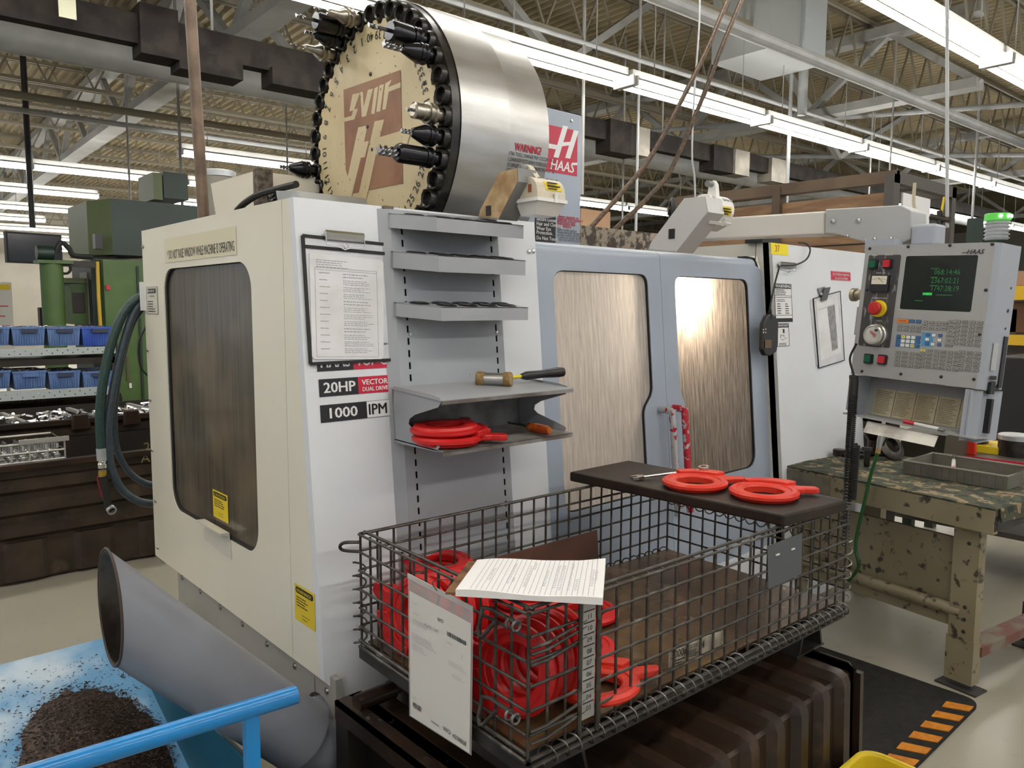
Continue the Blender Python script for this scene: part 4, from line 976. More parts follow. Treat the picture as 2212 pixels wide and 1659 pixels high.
# pen lying in the tray
pa, pb_ = PF(WD * .5, TY + TH - .012, -.004), PF(WD * .83, TY + TH - .006, .006)
pen = thing('marker_pen', 'white marker pen with red cap lying in the control box tray', 'pen', pa)
dpen = (pb_ - pa)
MB().cyl(pa, pa + dpen * .27, .0075, 12).build('cap', m_btnr, pen, True)
MB().cyl(pa + dpen * .27, pb_, .006, 12).build('barrel', m_keyw, pen, True)
MB().cyl(pb_ - dpen * .12 + pn * .006, pb_ + dpen * .02 + pn * .006, .006, 10).build('clip', m_bolt, pen, True)
# aluminium plate hanging under the tray
q0, q1 = PF(WD * .20, TY + TH + .006, .0), PF(WD * .78, TY + TH + .016, .0)
MB().prism([q0, q1, q1 + pv * .035 + pn * .018, q0 + pv * .040 + pn * .018], -pn * .003).build('under_shelf', mat('scuffed_aluminium', (.55, .53, .48), .4, .6, (.3, .28, .25), 10), pend, label='scuffed pale metal flap under the tray')
# beacon: spring mount and green light
bc = onX(PX + .06, 2152, 519); bt = onX(PX + .06, 2152, 462)
bh = bt.z - bc.z
be = thing('beacon_light', 'ribbed grey beacon with lit green top on the control box', 'beacon', bc)
pr = [(.030, 0)]
for k in range(5): pr += [(.031, bh * (.14 * k + .02)), (.037, bh * (.14 * k + .07)), (.031, bh * (.14 * k + .12))]
MB().lathe(pr + [(.03, bh * .74), (0, bh * .74)], bc, Z3, 28).build('ribbed_stem', m_galv, be, True)
MB().lathe([(0, bh * .74), (.037, bh * .74), (.037, bh * .98), (.034, bh), (0, bh)], bc, Z3, 28).build('lens', mat('beacon_green', (.10, .30, .05), .3, emit=(.1, .9, .1), estr=.25), be, True)
m_led = mat('beacon_led', (.4, 1, .5), .3, emit=(.35, 1, .45), estr=9)
for a_ in (-2.0, -2.65, -1.4): MB().lathe([(0, 0), (.006, 0), (.005, .003), (0, .004)], bc + V((math.cos(a_) * .037, math.sin(a_) * .037, bh * .88)), (math.cos(a_), math.sin(a_), 0), 10).build('led', m_led, be, True)
# arm: white beam then grey knuckle box
XA = PX + .13
k0_, k1_ = onX(XA, 1782, 456), onX(XA, 1781, 506)
far0, far1 = onX(XA, 1470, 468), onX(XA, 1470, 519)
arm = MB().hexa([far1, k1_, k1_ + X3 * .11, far1 + X3 * .11, V((far0.x, far0.y, far1.z + k0_.z - k1_.z)), k0_, k0_ + X3 * .11, V((far0.x + .11, far0.y, far1.z + k0_.z - k1_.z))])
arm = arm.build('swing_arm', mat('arm_white', (.62, .61, .57), .4), mill, bevel=.006, label='white square swing arm carrying the control box')
kb = [onX(XA - .012, x, y) for x, y in ((1783, 452), (1945, 443), (1968, 455), (1968, 516), (1950, 525), (1880, 527), (1804, 505), (1781, 504))]
kn = MB().prism(kb, (.14, 0, 0)).build('knuckle_cover', mat('knuckle_grey', (.40, .41, .41), .4), mill, bevel=.004, label='grey knuckle cover at the end of the swing arm')
for px, py, r_ in ((1800, 478, .011), (1855, 476, .011), (1832, 510, .005), (1871, 520, .005), (1890, 517, .008), (1925, 516, .008)):
    MB().lathe([(r_, 0), (r_ * .8, .005), (0, .006)], onX(XA - .012, px, py), -X3, 12).build('bolt', m_bolt, kn, True)
MB().box(PX + .03, PX + .1, (kb[3].y + kb[5].y) / 2 - .05, (kb[3].y + kb[5].y) / 2 + .05, TL.z - .02, kb[4].z + .01).build('neck', m_pb, pend)
q = onX(XA, 2000, 515); MB().cbox(q + V((.02, 0, .01)), (.1, .08, .075)).build('hinge_block', m_pb, mill, bevel=.01)
# cable gland on the far edge of the box
g = PF(-.012, HG * .37, -.07)
gl_ = MB().lathe([(0, -.03), (.032, -.03), (.034, .0), (.028, .02), (.018, .028), (.018, .045), (.024, .047), (.024, .062), (0, .062)], g, -pu, 20).build('cable_gland', mat('gland_brass_grey', (.33, .29, .21), .4, .5), pend, True)
MB().cbox(PF(-.02, HG * .58, -.08), (.035, .06, .10), (pu, pn, pv)).build('side_bracket', m_pg, pend)
# ================================================================== shelf rack hung on the front column
m_rack = mat('rack_grey', (0.37, 0.385, 0.41), 0.4, 0, (0.33, 0.345, 0.37), 3, col3=(.16, .15, .14), scale3=40, lo3=.72, hi3=.76)
m_ring = mat('rack_ring_black', (0.015, 0.015, 0.017), 0.4)
m_wornsh = mat('shelf_worn', (0.24, 0.235, 0.23), 0.5, 0, (0.12, 0.10, 0.085), 9)
RO = -.022
xl0, xl1, xr1 = onF(832, 600, RO).x, onF(851, 600, RO).x, onF(1085, 700, RO).x
rack = thing('shelf_rack', 'grey slotted steel rack with three tool trays and a double shelf', 'rack', fpt(1.4, .45, RO))
zt_, zb2 = onF(850, 452, RO).z, .46
slots = []
for X_ in (onF(870, 529, RO).x, onF(1062, 542, RO).x):
    z = zt_ - .06
    while z > zb2 + .03:
        slots.append([fpt(X_ - .0035, z - .010, RO), fpt(X_ + .0035, z - .010, RO), fpt(X_ + .0035, z + .010, RO), fpt(X_ - .0035, z + .010, RO)]); z -= .0352
MB().plate([fpt(xl1, zb2, RO), fpt(xr1, zb2, RO), fpt(xr1, zt_, RO), fpt(xl1, zt_, RO)], slots, (0, .002, 0)).build('back_panel', m_rack, rack, label='slotted grey back panel')
MB().prism([fpt(xl1, zb2, RO), fpt(xl1, zt_, RO), fpt(xl0, zt_, -.001), fpt(xl0, zb2, -.001)], (0, .0018, 0)).build('side_flange', m_rack, rack)
MB().prism([fpt(xr1, zb2, RO), fpt(xr1, zt_, RO), fpt(xr1, zt_, -.001), fpt(xr1, zb2, -.001)], (.0018, 0, 0)).build('side_flange', m_rack, rack)
for X_ in (onF(870, 529, RO).x, onF(1062, 542, RO).x): MB().prism([fpt(X_ - .012, zb2, RO + .012), fpt(X_ + .012, zb2, RO + .012), fpt(X_ + .012, zt_, RO + .012), fpt(X_ - .012, zt_, RO + .012)], (0, .003, 0)).build('slot_shade_strip', m_ring, rack)  # dark strip standing in for the shade behind the slots
p = onF(829, 450, -.005); MB().cbox(p + V((.012, 0, .003)), (.03, .02, .008)).build('tape', mat('dirty_tape', (.16, .12, .08), .6), rack)
for px, py in ((886, 722), (1073, 718)): MB().lathe([(.006, 0), (.005, .004), (0, .005)], onF(px, py, RO), -Y3, 12).build('screw', m_bolt, rack, True)
TD = .14
for py_t, py_b, lab, rows in ((478, 508, 'top tool tray of the rack', 0), (557, 591, 'middle tool tray of the rack', 1), (663.5, 692.5, 'lowest tool tray of the rack', 1)):
    a_, b_ = onF(1040, py_t, -TD), onF(1040, py_b, -TD); zt2, zb3 = a_.z, b_.z; yb = yF(zt2, RO); yf = a_.y
    xa, xb, xc = xl1 - .006, 1.302, 1.634
    plan = [(xa, yb), (xa, yb - .012), (xb, yf), (xc, yf), (xc + .004, yb)]
    zz_ = lambda y, z: z + (y - yf) * TF * 1.25                      # trays stand square to the leaning panel
    mb = MB()
    for (x0, y0), (x1, y1) in zip(plan, plan[1:]):
        mb.prism([(x0, y0, zz_(y0, zb3)), (x1, y1, zz_(y1, zb3)), (x1, y1, zz_(y1, zt2)), (x0, y0, zz_(y0, zt2))], V((y1 - y0, -(x1 - x0), 0)).normalized() * -.002)
    tray = mb.build('tool_tray', m_rack, rack, label=lab)
    cs = [(1.285 + .077 * i, yb - .034) for i in range(5)] + [(1.345 + .077 * i, yb - .085) for i in range(4)]
    r_ = .027; na = V((0, -TF * 1.25, 1)).normalized()
    MB().plate([V((x, y, zz_(y, zt2 - .002))) for x, y in plan], [[V((p.x, p.y, zz_(p.y, zt2 - .002))) for p in circ((x, y, 0), X3, Y3, r_, 18)] for x, y in cs], (0, 0, .002)).build('deck', m_rack, tray)
    for x, y in cs:
        MB().lathe([(r_ + .001, -.03), (r_ + .003, .002), (r_ - .003, .0045), (r_ - .005, .0), (r_ - .006, -.03), (0, -.03)], (x, y, zz_(y, zt2)), na, 20).build('pocket_ring', m_ring, tray, True)
# double shelf
XL, XR = 1.196, 1.678
zs1, zs0 = 1.288, 1.140
SD = .238
def shelf_side(X_, t): 
    px_ = [(850, 834), (930, 852), (950, 860), (953, 869), (946, 880), (896, 896), (884, 905), (882, 916), (890, 926), (946, 960), (949, 966), (942, 976), (858, 957), (850, 948)]
    q = [onX(XL, x, y) for x, y in px_]
    return MB().prism([(X_, p.y, p.z) for p in q], (t, 0, 0))
sh = shelf_side(XL, .002).build('shelf_side', m_rack, rack, bevel=0)
shelf_side(XR - .002, .002).build('shelf_side', m_rack, rack)
yb1 = yF(zs1, RO)
MB().prism([(XL - .004, yb1, zs1 - .002), (XL - .004, yb1 - SD, zs1 - .016), (XR + .004, yb1 - SD - .012, zs1 - .016), (XR + .004, yb1, zs1 - .002)], (0, 0, .003)).build('upper_shelf', m_rack, rack)
MB().prism([(XL + .0, yb1 - SD, zs1 - .016), (XR + .004, yb1 - SD - .012, zs1 - .016), (XR + .004, yb1 - SD - .012, zs1 - .026), (XL, yb1 - SD, zs1 - .026)], (0, .002, 0)).build('shelf_lip', m_wornsh, rack)
yb0 = yF(zs0, RO)
MB().prism([(XL, yb0, zs0), (XL, yb0 - SD + .006, zs0 - .004), (XR, yb0 - SD + .0, zs0 - .004), (XR, yb0, zs0)], (0, 0, .003)).build('lower_shelf', m_wornsh, rack)
MB().prism([(XL, yb0 - SD + .006, zs0 - .001), (XR, yb0 - SD, zs0 - .001), (XR, yb0 - SD, zs0 - .014), (XL, yb0 - SD + .006, zs0 - .014)], (0, .002, 0)).build('shelf_lip', m_wornsh, rack)
MB().prism([(XL, yb0 - .004, zs0), (XR, yb0 - .004, zs0), (XR, yb1 - .004, zs1), (XL, yb1 - .004, zs1)], (0, .002, 0)).build('shelf_back', m_wornsh, rack)
# hammer on the upper shelf
zH = zs1 - .004
h0, h1 = onZ(zH + .026, 1047, 813), onZ(zH + .020, 1088, 818)
hd = (h1 - h0); hd.z = 0; hd.normalize(); hc_ = (h0 + h1) / 2; hc_.z = zH + .024 - .006
ham = thing('soft_face_hammer', 'soft faced hammer with yellow shaft and black grip on the upper shelf', 'hammer', hc_ - Z3 * .022)
HL = .052
MB().cyl(hc_ - hd * HL * .62, hc_ + hd * HL * .62, .0195, 22).build('head', mat('hammer_zinc', (.42, .42, .41), .35, .8), ham, True)
m_raw = mat('rawhide', (.36, .24, .10), .7, 0, (.22, .13, .05), 60)
for s_ in (-1, 1): MB().lathe([(.0215, 0), (.0225, .006), (.0225, .022), (.019, .026), (0, .026)], hc_ + hd * s_ * HL * .55, hd * s_, 22).build('face', m_raw, ham, True)
he = onZ(zH + .03, 1216, 803); hs = hc_.copy(); hv = (he - hs)
MB().tube([hs + hv * .1, hs + hv * .42], .0055, 10).build('shaft', mat('shaft_yellow', (.75, .62, .02), .4), ham, True)
MB().tube([hs + hv * .38, hs + hv * .45, hs + hv * .7, hs + hv * .93, hs + hv * 1.0], [.008, .0135, .0125, .0165, .015], 14).build('grip', mat('grip_black', (.012, .012, .013), .35), ham, True)
# screwdriver on the lower shelf
s0, s1 = onZ(zs0 + .017, 1139, 921), onZ(zs0 + .017, 1188, 931)
sc_ = thing('screwdriver', 'screwdriver with red and amber handle on the lower shelf', 'screwdriver', s0 - Z3 * .014)
sdv = s1 - s0
m_amb = mat('amber_handle', (.33, .05, .012), .2, 0, (.42, .18, .02), 25)
MB().tube([s0, s0 + sdv * .08, s0 + sdv * .2, s0 + sdv * .85, s1], [.006, .013, .0145, .0145, .010], 10).build('handle', m_amb, sc_, True)
MB().tube([s0, s0 - sdv * .9], .0032, 8).build('blade', m_cut, sc_, True)

# ------------------------------------------------------------------ red cam plates: one shape, many copies
m_redp = mat('red_cam_paint', (0.62, 0.012, 0.012), 0.38, 0, (0.55, 0.010, 0.010), 8, bump=.04, bscale=120)
m_redp2 = mat('red_orange_cam_paint', (0.72, 0.045, 0.022), 0.38, 0, (0.66, 0.03, 0.016), 8, bump=.04, bscale=120)
def cam_plate():
    root = thing('cam_plate', 'x', 'plate')
    R0, Rh = .098, .056
    def ring(R_, z, a0=0): return [V((R_ * math.cos(a), R_ * math.sin(a), z)) for a in [2 * math.pi * k / 48 + a0 for k in range(48)]]
    mb = MB().lathe([(Rh, 0), (R0 - .012, 0), (R0 - .008, .007), (R0, .010), (R0, .018), (R0 - .008, .024), (.078, .024), (.076, .021), (.066, .021), (.060, .021), (Rh, .017), (Rh, 0)], (0, 0, 0), Z3, 56)
    mb.build('ring', m_redp, root, True, local=True)
    # raised cam arc that grows past the ring, then the hooked lug
    o_, i_ = [], []
    for k in range(15):
        a = math.radians(15 + 78 * k / 14); o_.append((a, .106 + .026 * (1 - k / 14) ** .9)); i_.append((a, .082 + .006 * (1 - k / 14)))
    P_ = [V((r * math.cos(a), r * math.sin(a), .013)) for a, r in o_] + [V((r * math.cos(a), r * math.sin(a), .013)) for a, r in reversed(i_)]
    MB().prism(P_, (0, 0, .019)).build('cam_arc', m_redp, root, local=True, bevel=.003)
    L_ = [(.088, -.024), (.120, -.022), (.146, -.032), (.164, -.028), (.167, -.004), (.152, .006), (.126, .014), (.116, .030), (.086, .034)]
    MB().prism([V((x, y, .006)) for x, y in L_], (0, 0, .017)).build('lug', m_redp, root, local=True, bevel=.004)
    return root
CAMP = cam_plate(); _cf = [True]
def cam_at(loc, rotz=0.0, tilt=None, label='', group=None, m2=False):
    M = Matrix.Translation(V(loc)) @ (tilt.to_4x4() if tilt is not None else Matrix.Identity(4)) @ Matrix.Rotation(rotz, 4, 'Z')
    if _cf[0]: o = CAMP; o.matrix_world = M; WM[o.name] = M; o['label'] = label; _cf[0] = False
    else: o = copy_tree(CAMP, M, label)
    if group: o['group'] = group
    if m2:
        for c in o.children:
            c.material_slots[0].link = 'OBJECT'; c.material_slots[0].material = m_redp2
    return o
c_ = onZ(zs0 + .03, 966, 936)
cam_at((c_.x, c_.y, zs0 + .004), -.55, None, 'red cam plate lying flat on the lower shelf, under another', 'cam plates on the shelf')
cam_at((c_.x + .002, c_.y + .012, zs0 + .055), -.45, Matrix.Rotation(math.pi, 3, 'X') @ Matrix.Rotation(.02, 3, 'Y'), 'upturned red cam plate on top of another on the lower shelf', 'cam plates on the shelf')

# ------------------------------------------------------------------ ticket holders, papers, clips, remote on the front
m_clear = mat('clear_vinyl', (.66, .67, .70), .25, 0, (.56, .57, .60), 9, coat=.3)
m_sheet = mat('worn_paper', (.74, .74, .76), .7, 0, (.66, .655, .655), 6, col3=(.50, .47, .42), scale3=5, lo3=.62, hi3=.75)
m_faint = mat('faded_print', (.36, .36, .38), .7)
fv = V((0, TF, 1)).normalized(); fn = V((0, -1, TF)).normalized()
def fq(px, py, d=0.0): return onP(V((0, YF0, ZT)) + fn * d, fn, px, py)
th = thing('ticket_holder', 'clear job ticket holder with black binding on the white column', 'holder', fq(760, 780, .01), group='ticket holders')
q = [fq(x, y, .006) for x, y in ((654, 509), (832, 528), (849, 777), (671, 786))]
MB().prism(q, -fn * .003).build('sleeve', m_clear, th)
mb = MB()
for i in range(4): mb.bar(q[i], q[(i + 1) % 4], .0085, .005, fn)
mb.bar(fq(658, 532, .007), fq(833, 548, .007), .0085, .005, fn); mb.bar(fq(833, 560, .004), fq(841, 742, .004), .0055, .004, fn); mb.bar(fq(841, 742, .004), fq(828, 743, .004), .0055, .004, fn)
mb.build('binding', m_gasket, th)
pq = [fq(x, y, .0085) for x, y in ((668, 547), (672, 546), (823, 561), (828, 568), (829, 770), (824, 776), (679, 776), (674, 770))]
pg = MB().prism(pq, -fn * .0015).build('sheet', m_sheet, th, label='stained typed setup sheet')
def pt(u_, v_, d=.0092):                                  # position on the sheet, 0..1
    a_ = fq(668 + 156 * u_, 547 + 14 * u_, d); b_ = fq(674 + 155 * u_, 776 + 0 * u_, d); return a_.lerp(b_, v_)
mb = MB()
for v0, v1, us in ((.045, .115, (.09, .58)),): scribble(mb, pt(us[0], v0), (pt(1, .05) - pt(0, .05)).normalized(), (pt(.3, 0) - pt(.3, 1)).normalized(), .10, .024, 4, 2, .95, .35)
for i in range(12):
    v0 = .165 + .066 * i
    ux_ = (pt(1, v0) - pt(0, v0)).normalized(); vx_ = (pt(.3, 0) - pt(.3, 1)).normalized()
    scribble(mb, pt(.13, v0), ux_, vx_, .036, .006, 1, i, .9, .4); scribble(mb, pt(.46, v0), ux_, vx_, .105, .0155, 3 if i % 4 else 2, i + 40, .9, .32)
for a_, b_ in (((.07, .125), (.93, .125)), ((.07, .145), (.93, .145)), ((.07, .125), (.07, .975)), ((.93, .125), (.93, .975)), ((.07, .975), (.93, .975))): mb.bar(pt(*a_), pt(*b_), .0008, .0003, fn)
mb.build('print', m_faint, pg)
def spring_clip(px0, py0, px1, py1, parent_label, name='spring_clip', drop=20, holds='x'):
    a_, b_ = fq(px0, py0, .012), fq(px1, py1, .012); u_ = (b_ - a_).normalized(); t = thing(name, parent_label, 'clip', (a_ + b_) / 2 - fn * .01)
    MB().prism([a_ - fn * .004, a_ + fn * .006 + fv * .004, a_ + fn * .010 - fv * .003, a_ + fn * .006 - fv * .016, a_ - fn * .002 - fv * .022], b_ - a_).build('jaw', m_bolt, t)
    w_ = fv * -.036
    MB().tube([a_ + fn * .006 - fv * .006, a_ + fn * .006 + w_, a_ + (b_ - a_) * .35 + fn * .006 + w_ - fv * .004, a_ + (b_ - a_) * .46 + fn * .008 + w_ - fv * .010, a_ + (b_ - a_) * .6 + fn * .006 + w_ - fv * .004, b_ + fn * .006 + w_, b_ + fn * .006 - fv * .006], .0016, 6).build('wire_lever', m_bolt, t, True)
    MB().torus(a_ + (b_ - a_) * .5 + fn * .009 + w_, fn, .006, .002, 14, 6).build('eyelet', m_bolt, t, True)
    return t
spring_clip(701, 500, 784, 508, 'chrome spring clip gripping the ticket holder on the white column')
# right-hand holder on the white cabinet
t2 = thing('ticket_holder', 'tilted clear ticket holder with black edge on the right cabinet', 'holder', fq(1790, 795, .01), group='ticket holders')
q = [fq(x, y, .007) for x, y in ((1757, 645), (1815, 629), (1824, 778), (1769, 795))]
q0_ = [fq(x, y, .003) for x, y in ((1750, 648), (1812, 636), (1822, 775), (1764, 790))]
MB().prism(q0_, -fn * .002).build('back_sheet', m_clear, t2)
MB().prism(q, -fn * .003).build('sleeve', m_clear, t2)
mb = MB()
for i in range(4): mb.bar(q[i], q[(i + 1) % 4], .004, .004, fn)
mb.build('binding', m_gasket, t2)
pg = MB().prism([fq(x, y, .0085) for x, y in ((1762, 650), (1809, 641), (1817, 762), (1773, 780))], -fn * .001).build('sheet', m_sheet, t2)
MB().prism([fq(x, y, .0092) for x, y in ((1787, 664), (1803, 658), (1810, 752), (1798, 758))], fn * .0002).build('picture', mat('photo_copy_grey', (.22, .22, .235), .6, 0, (.32, .32, .33), 40), pg)
mb = MB(); mb.bar(fq(1768, 670, .0092), fq(1802, 657, .0092), .0012, .0003, fn); mb.build('print', m_ink, pg)
cl = thing('bulldog_clip', 'grey bulldog clip holding the tilted ticket holder', 'clip', fq(1780, 640, .01))
MB().prism([fq(x, y, .004) for x, y in ((1766, 623), (1780, 619), (1782, 636), (1770, 638))], fn * .006).build('back_plate', mat('clip_grey', (.33, .33, .33), .4, .6), cl)
MB().prism([fq(x, y, .015) for x, y in ((1780, 622), (1793, 620), (1785, 648), (1773, 650))], fn * .004).build('front_plate', mat('clip_dark', (.12, .12, .115), .4, .4), cl)
MB().cyl(fq(1773, 635, .006), fq(1773, 635, .012) + fn * .004, .006, 12).build('rivet', m_bolt, cl, True)
# remote with cord, hanging at the door edge
rm = thing('hand_remote', 'black handheld remote hanging by its cord at the door edge', 'remote', fq(1655, 770, .02))
rq = [fq(x, y, .012) for x, y in ((1640, 700), (1648, 682), (1656, 677), (1666, 684), (1672, 698), (1671, 745), (1668, 760), (1655, 769), (1644, 768), (1638, 755))]
MB().prism(rq, fn * .024).build('body', mat('remote_black', (.014, .014, .015), .4), rm, bevel=.005)
MB().prism([p + fn * .018 + X3 * .0 for p in [fq(x, y, .02) for x, y in ((1644, 735), (1658, 734), (1658, 752), (1644, 753))]], fn * .003).build('display', mat('remote_amber', (.12, .06, .012), .2), rm)
for i, (x, y) in enumerate(((1649, 712), (1654, 711), (1649, 718), (1654, 718))): MB().cbox(fq(x, y, .037), (.006, .002, .006)).build('button', m_keyw, rm)
mb = MB(); top = fq(1664, 690, .03)
cordp = spline([top, fq(1663, 668, .03), fq(1672, 620, .03), fq(1684, 575, .018)], 8)
MB().tube(cordp, .0042, 8).build('cord', m_gasket, rm, True)
hx = []
for k in range(60):
    t_ = k / 59; c0 = cordp[0].lerp(cordp[7], t_); a_ = k * 1.05; hx.append(c0 + X3 * .0075 * math.cos(a_) + Y3 * .0075 * math.sin(a_))
MB().tube(hx, .0022, 6).build('strain_coil', m_gasket, rm, True)
MB().tube(spline([fq(1686, 574, .018), fq(1718, 572, .02), fq(1742, 560, .03), fq(1750, 540, .03), fq(1742, 527, .01), fq(1725, 524, -.03)], 8), .0042, 8).build('cord', m_gasket, rm, True)
spring_clip(1683, 567, 1717, 570, 'small chrome spring clip holding the remote cord', drop=10)
p = fq(1665, 505, 0); MB().prism([(p.x - .05, yF(ZT) + .02, ZT + .02), (p.x + .12, yF(ZT) + .02, ZT + .02), (p.x + .12, yF(ZT) + .02, ZT + .05), (p.x + .0, yF(ZT) + .02, ZT + .075), (p.x - .05, yF(ZT) + .02, ZT + .065)], (0, .09, 0)).build('cable_box', m_bez, None, label='black plastic cable box on top of the right cabinet', cat='box')
# ================================================================== wire basket with the red plates
BASK = V((.977, 1.039, .637)); ba = math.radians(-2.2)
bu, bv = V((math.cos(ba), math.sin(ba), 0)), V((-math.sin(ba), math.cos(ba), 0))
BL_, BD_, BH_ = 1.245, .665, .30
def bk(x, y, z): return BASK + bu * x + bv * y + Z3 * z
def bkp(px, py, z):                                       # pixel on the level z above the basket floor -> world
    return onZ(BASK.z + z, px, py)
m_wire = mat('old_wire_steel', (0.085, 0.078, 0.068), 0.42, 0.5, (0.045, 0.037, 0.03), 30, .4, .65, 5, col3=(.20, .19, .175), scale3=14, lo3=.6, hi3=.75)
m_wire2 = mat('shiny_coil_steel', (0.26, 0.255, 0.24), 0.35, 0.8, (0.12, 0.11, 0.10), 30)
m_sheetfl = mat('rusty_basket_floor', (0.17, 0.105, 0.050), 0.26, 0.25, (0.06, 0.034, 0.018), 5, .38, .65, 6, .05, 40, col3=(.22, .155, .085), scale3=11, lo3=.58, hi3=.75)
m_strap = mat('basket_frame_steel', (0.055, 0.052, 0.05), 0.5, 0.3, (0.035, 0.028, 0.024), 12)
bas = thing('wire_basket', 'large folding wire mesh basket holding red plates', 'basket', bk(BL_ / 2, BD_ / 2, -.11))
WR = .0034
_wm = {}
def wire(a, b, r=WR): return MB().cyl(a, b, r, 7).build('wire', m_wire, bas, True)
nx = 25
for i in range(nx + 1):
    x = BL_ * i / nx
    wire(bk(x, 0, 0), bk(x, 0, BH_)); wire(bk(x, BD_, 0), bk(x, BD_, BH_))
ny = 13
for i in range(1, ny):
    y = BD_ * i / ny
    wire(bk(0, y, 0), bk(0, y, BH_)); wire(bk(BL_, y, 0), bk(BL_, y, BH_))
for k in range(1, 7):
    z = BH_ * k / 6 - (.004 if k == 6 else 0)
    o_ = .005
    wire(bk(0, -o_, z), bk(BL_, -o_, z)); wire(bk(0, BD_ + o_, z), bk(BL_, BD_ + o_, z)); wire(bk(-o_, 0, z), bk(-o_, BD_, z)); wire(bk(BL_ + o_, 0, z), bk(BL_ + o_, BD_, z))
for a, b in ((bk(0, .012, BH_), bk(BL_, .012, BH_)), (bk(0, BD_ - .012, BH_), bk(BL_, BD_ - .012, BH_)), (bk(.012, 0, BH_), bk(.012, BD_, BH_)), (bk(BL_ - .012, 0, BH_), bk(BL_ - .012, BD_, BH_))): wire(a, b, .0042)
for a, b in ((bk(0, -.006, .0), bk(BL_, -.006, .0)), (bk(-.006, 0, .012), bk(-.006, BD_, .012)), (bk(-.006, 0, -.004), bk(-.006, BD_, -.004)), (bk(0, -.012, -.012), bk(BL_, -.012, -.012))): wire(a, b, .0052)
def coil(p, q, R, pitch, r, nm='hinge_coil', mt=None, ph=0):
    p, q = V(p), V(q); d = q - p; l = d.length; d.normalize(); u_ = d.cross(Z3)
    if u_.length < .1: u_ = d.cross(X3)
    u_.normalize(); w_ = d.cross(u_); n = int(l / pitch * 10); pts = []
    for k in range(n + 1):
        a = 2 * math.pi * k / 10 + ph; pts.append(p + d * (l * k / n) + (u_ * math.cos(a) + w_ * math.sin(a)) * R)
    return MB().tube(pts, r, 6).build(nm, mt or m_wire2, bas, True)
coil(bk(.02, -.008, -.004), bk(.70, -.008, -.004), .019, .034, .0022); coil(bk(.75, -.008, -.004), bk(BL_, -.008, -.004), .019, .034, .0022)
coil(bk(-.004, BD_ + .0, .0), bk(-.004, BD_, .22), .017, .036, .0026, mt=m_wire)
coil(bk(BL_ + .004, .0, .0), bk(BL_ + .004, 0, .20), .016, .036, .0022)
coil(bk(BL_ - .002, .03, .19), bk(BL_ - .002, BD_, .19), .015, .040, .0024, mt=m_wire); coil(bk(.8, BD_, .0), bk(BL_, BD_, .0), .015, .04, .0024, mt=m_wire)
# end loops and latches
MB().tube(spline([bk(-.004, BD_, .275), bk(-.035, BD_ + .02, .275), bk(-.04, BD_ + .035, .262), bk(-.03, BD_ + .035, .25), bk(-.004, BD_, .25)], 5), .0045, 8).build('end_loop', m_wire, bas, True)
for z in (.075, .265):
    MB().tube([bk(-.010, .02, z + .006), bk(-.012, .10, z + .012), bk(-.013, .128, z + .006), bk(-.020, .134, z - .04), bk(-.022, .126, z - .052), bk(-.022, .116, z - .048), bk(-.014, .082, z - .006)], .0046, 8).build('latch', m_wire, bas, True)
    for y in (.045, .025): MB().torus(bk(-.010, y, z), bv, .010, .003, 14, 6).build('latch_ring', m_wire2, bas, True)
for z in (.04, .065, .20, .222, .235):
    MB().tube([bk(.0, -.008, z - .006), bk(.04, -.010, z - .006), bk(.105, -.009, z + .004), bk(.15, -.008, z + .012)], .0034, 7).build('latch_wire', m_wire, bas, True)
# floor, frame, feet
MB().hexa([bk(.012, .012, .004), bk(BL_ - .012, .012, .004), bk(BL_ - .012, BD_ - .012, .004), bk(.012, BD_ - .012, .004), bk(.012, .012, .010), bk(BL_ - .012, .012, .010), bk(BL_ - .012, BD_ - .012, .010), bk(.012, BD_ - .012, .010)]).build('floor_sheet', m_sheetfl, bas, label='rusty oiled sheet lining the basket')
for y in (.0, BD_): MB().bar(bk(-.005, y, -.024), bk(BL_ + .005, y, -.024), .012, .026).build('frame_bar', m_strap, bas)
for x in (.0, BL_): MB().bar(bk(x, -.005, -.024), bk(x, BD_ + .005, -.024), .012, .026).build('frame_bar', m_strap, bas)
for x in (.13, BL_ - .13):
    for y in (.06, BD_ - .06):
        mb = MB()
        for s_ in (-1, 1): mb.hexa([bk(x + s_ * .062 - .004, y - .035, -.112), bk(x + s_ * .062 + .004, y - .035, -.112), bk(x + s_ * .062 + .004, y + .035, -.112), bk(x + s_ * .062 - .004, y + .035, -.112), bk(x + s_ * .040 - .004, y - .035, -.03), bk(x + s_ * .040 + .004, y - .035, -.03), bk(x + s_ * .040 + .004, y + .035, -.03), bk(x + s_ * .040 - .004, y + .035, -.03)])
        mb.bar(bk(x - .075, y, -.114), bk(x + .075, y, -.114), .07, .006)
        mb.build('foot', m_strap, bas)
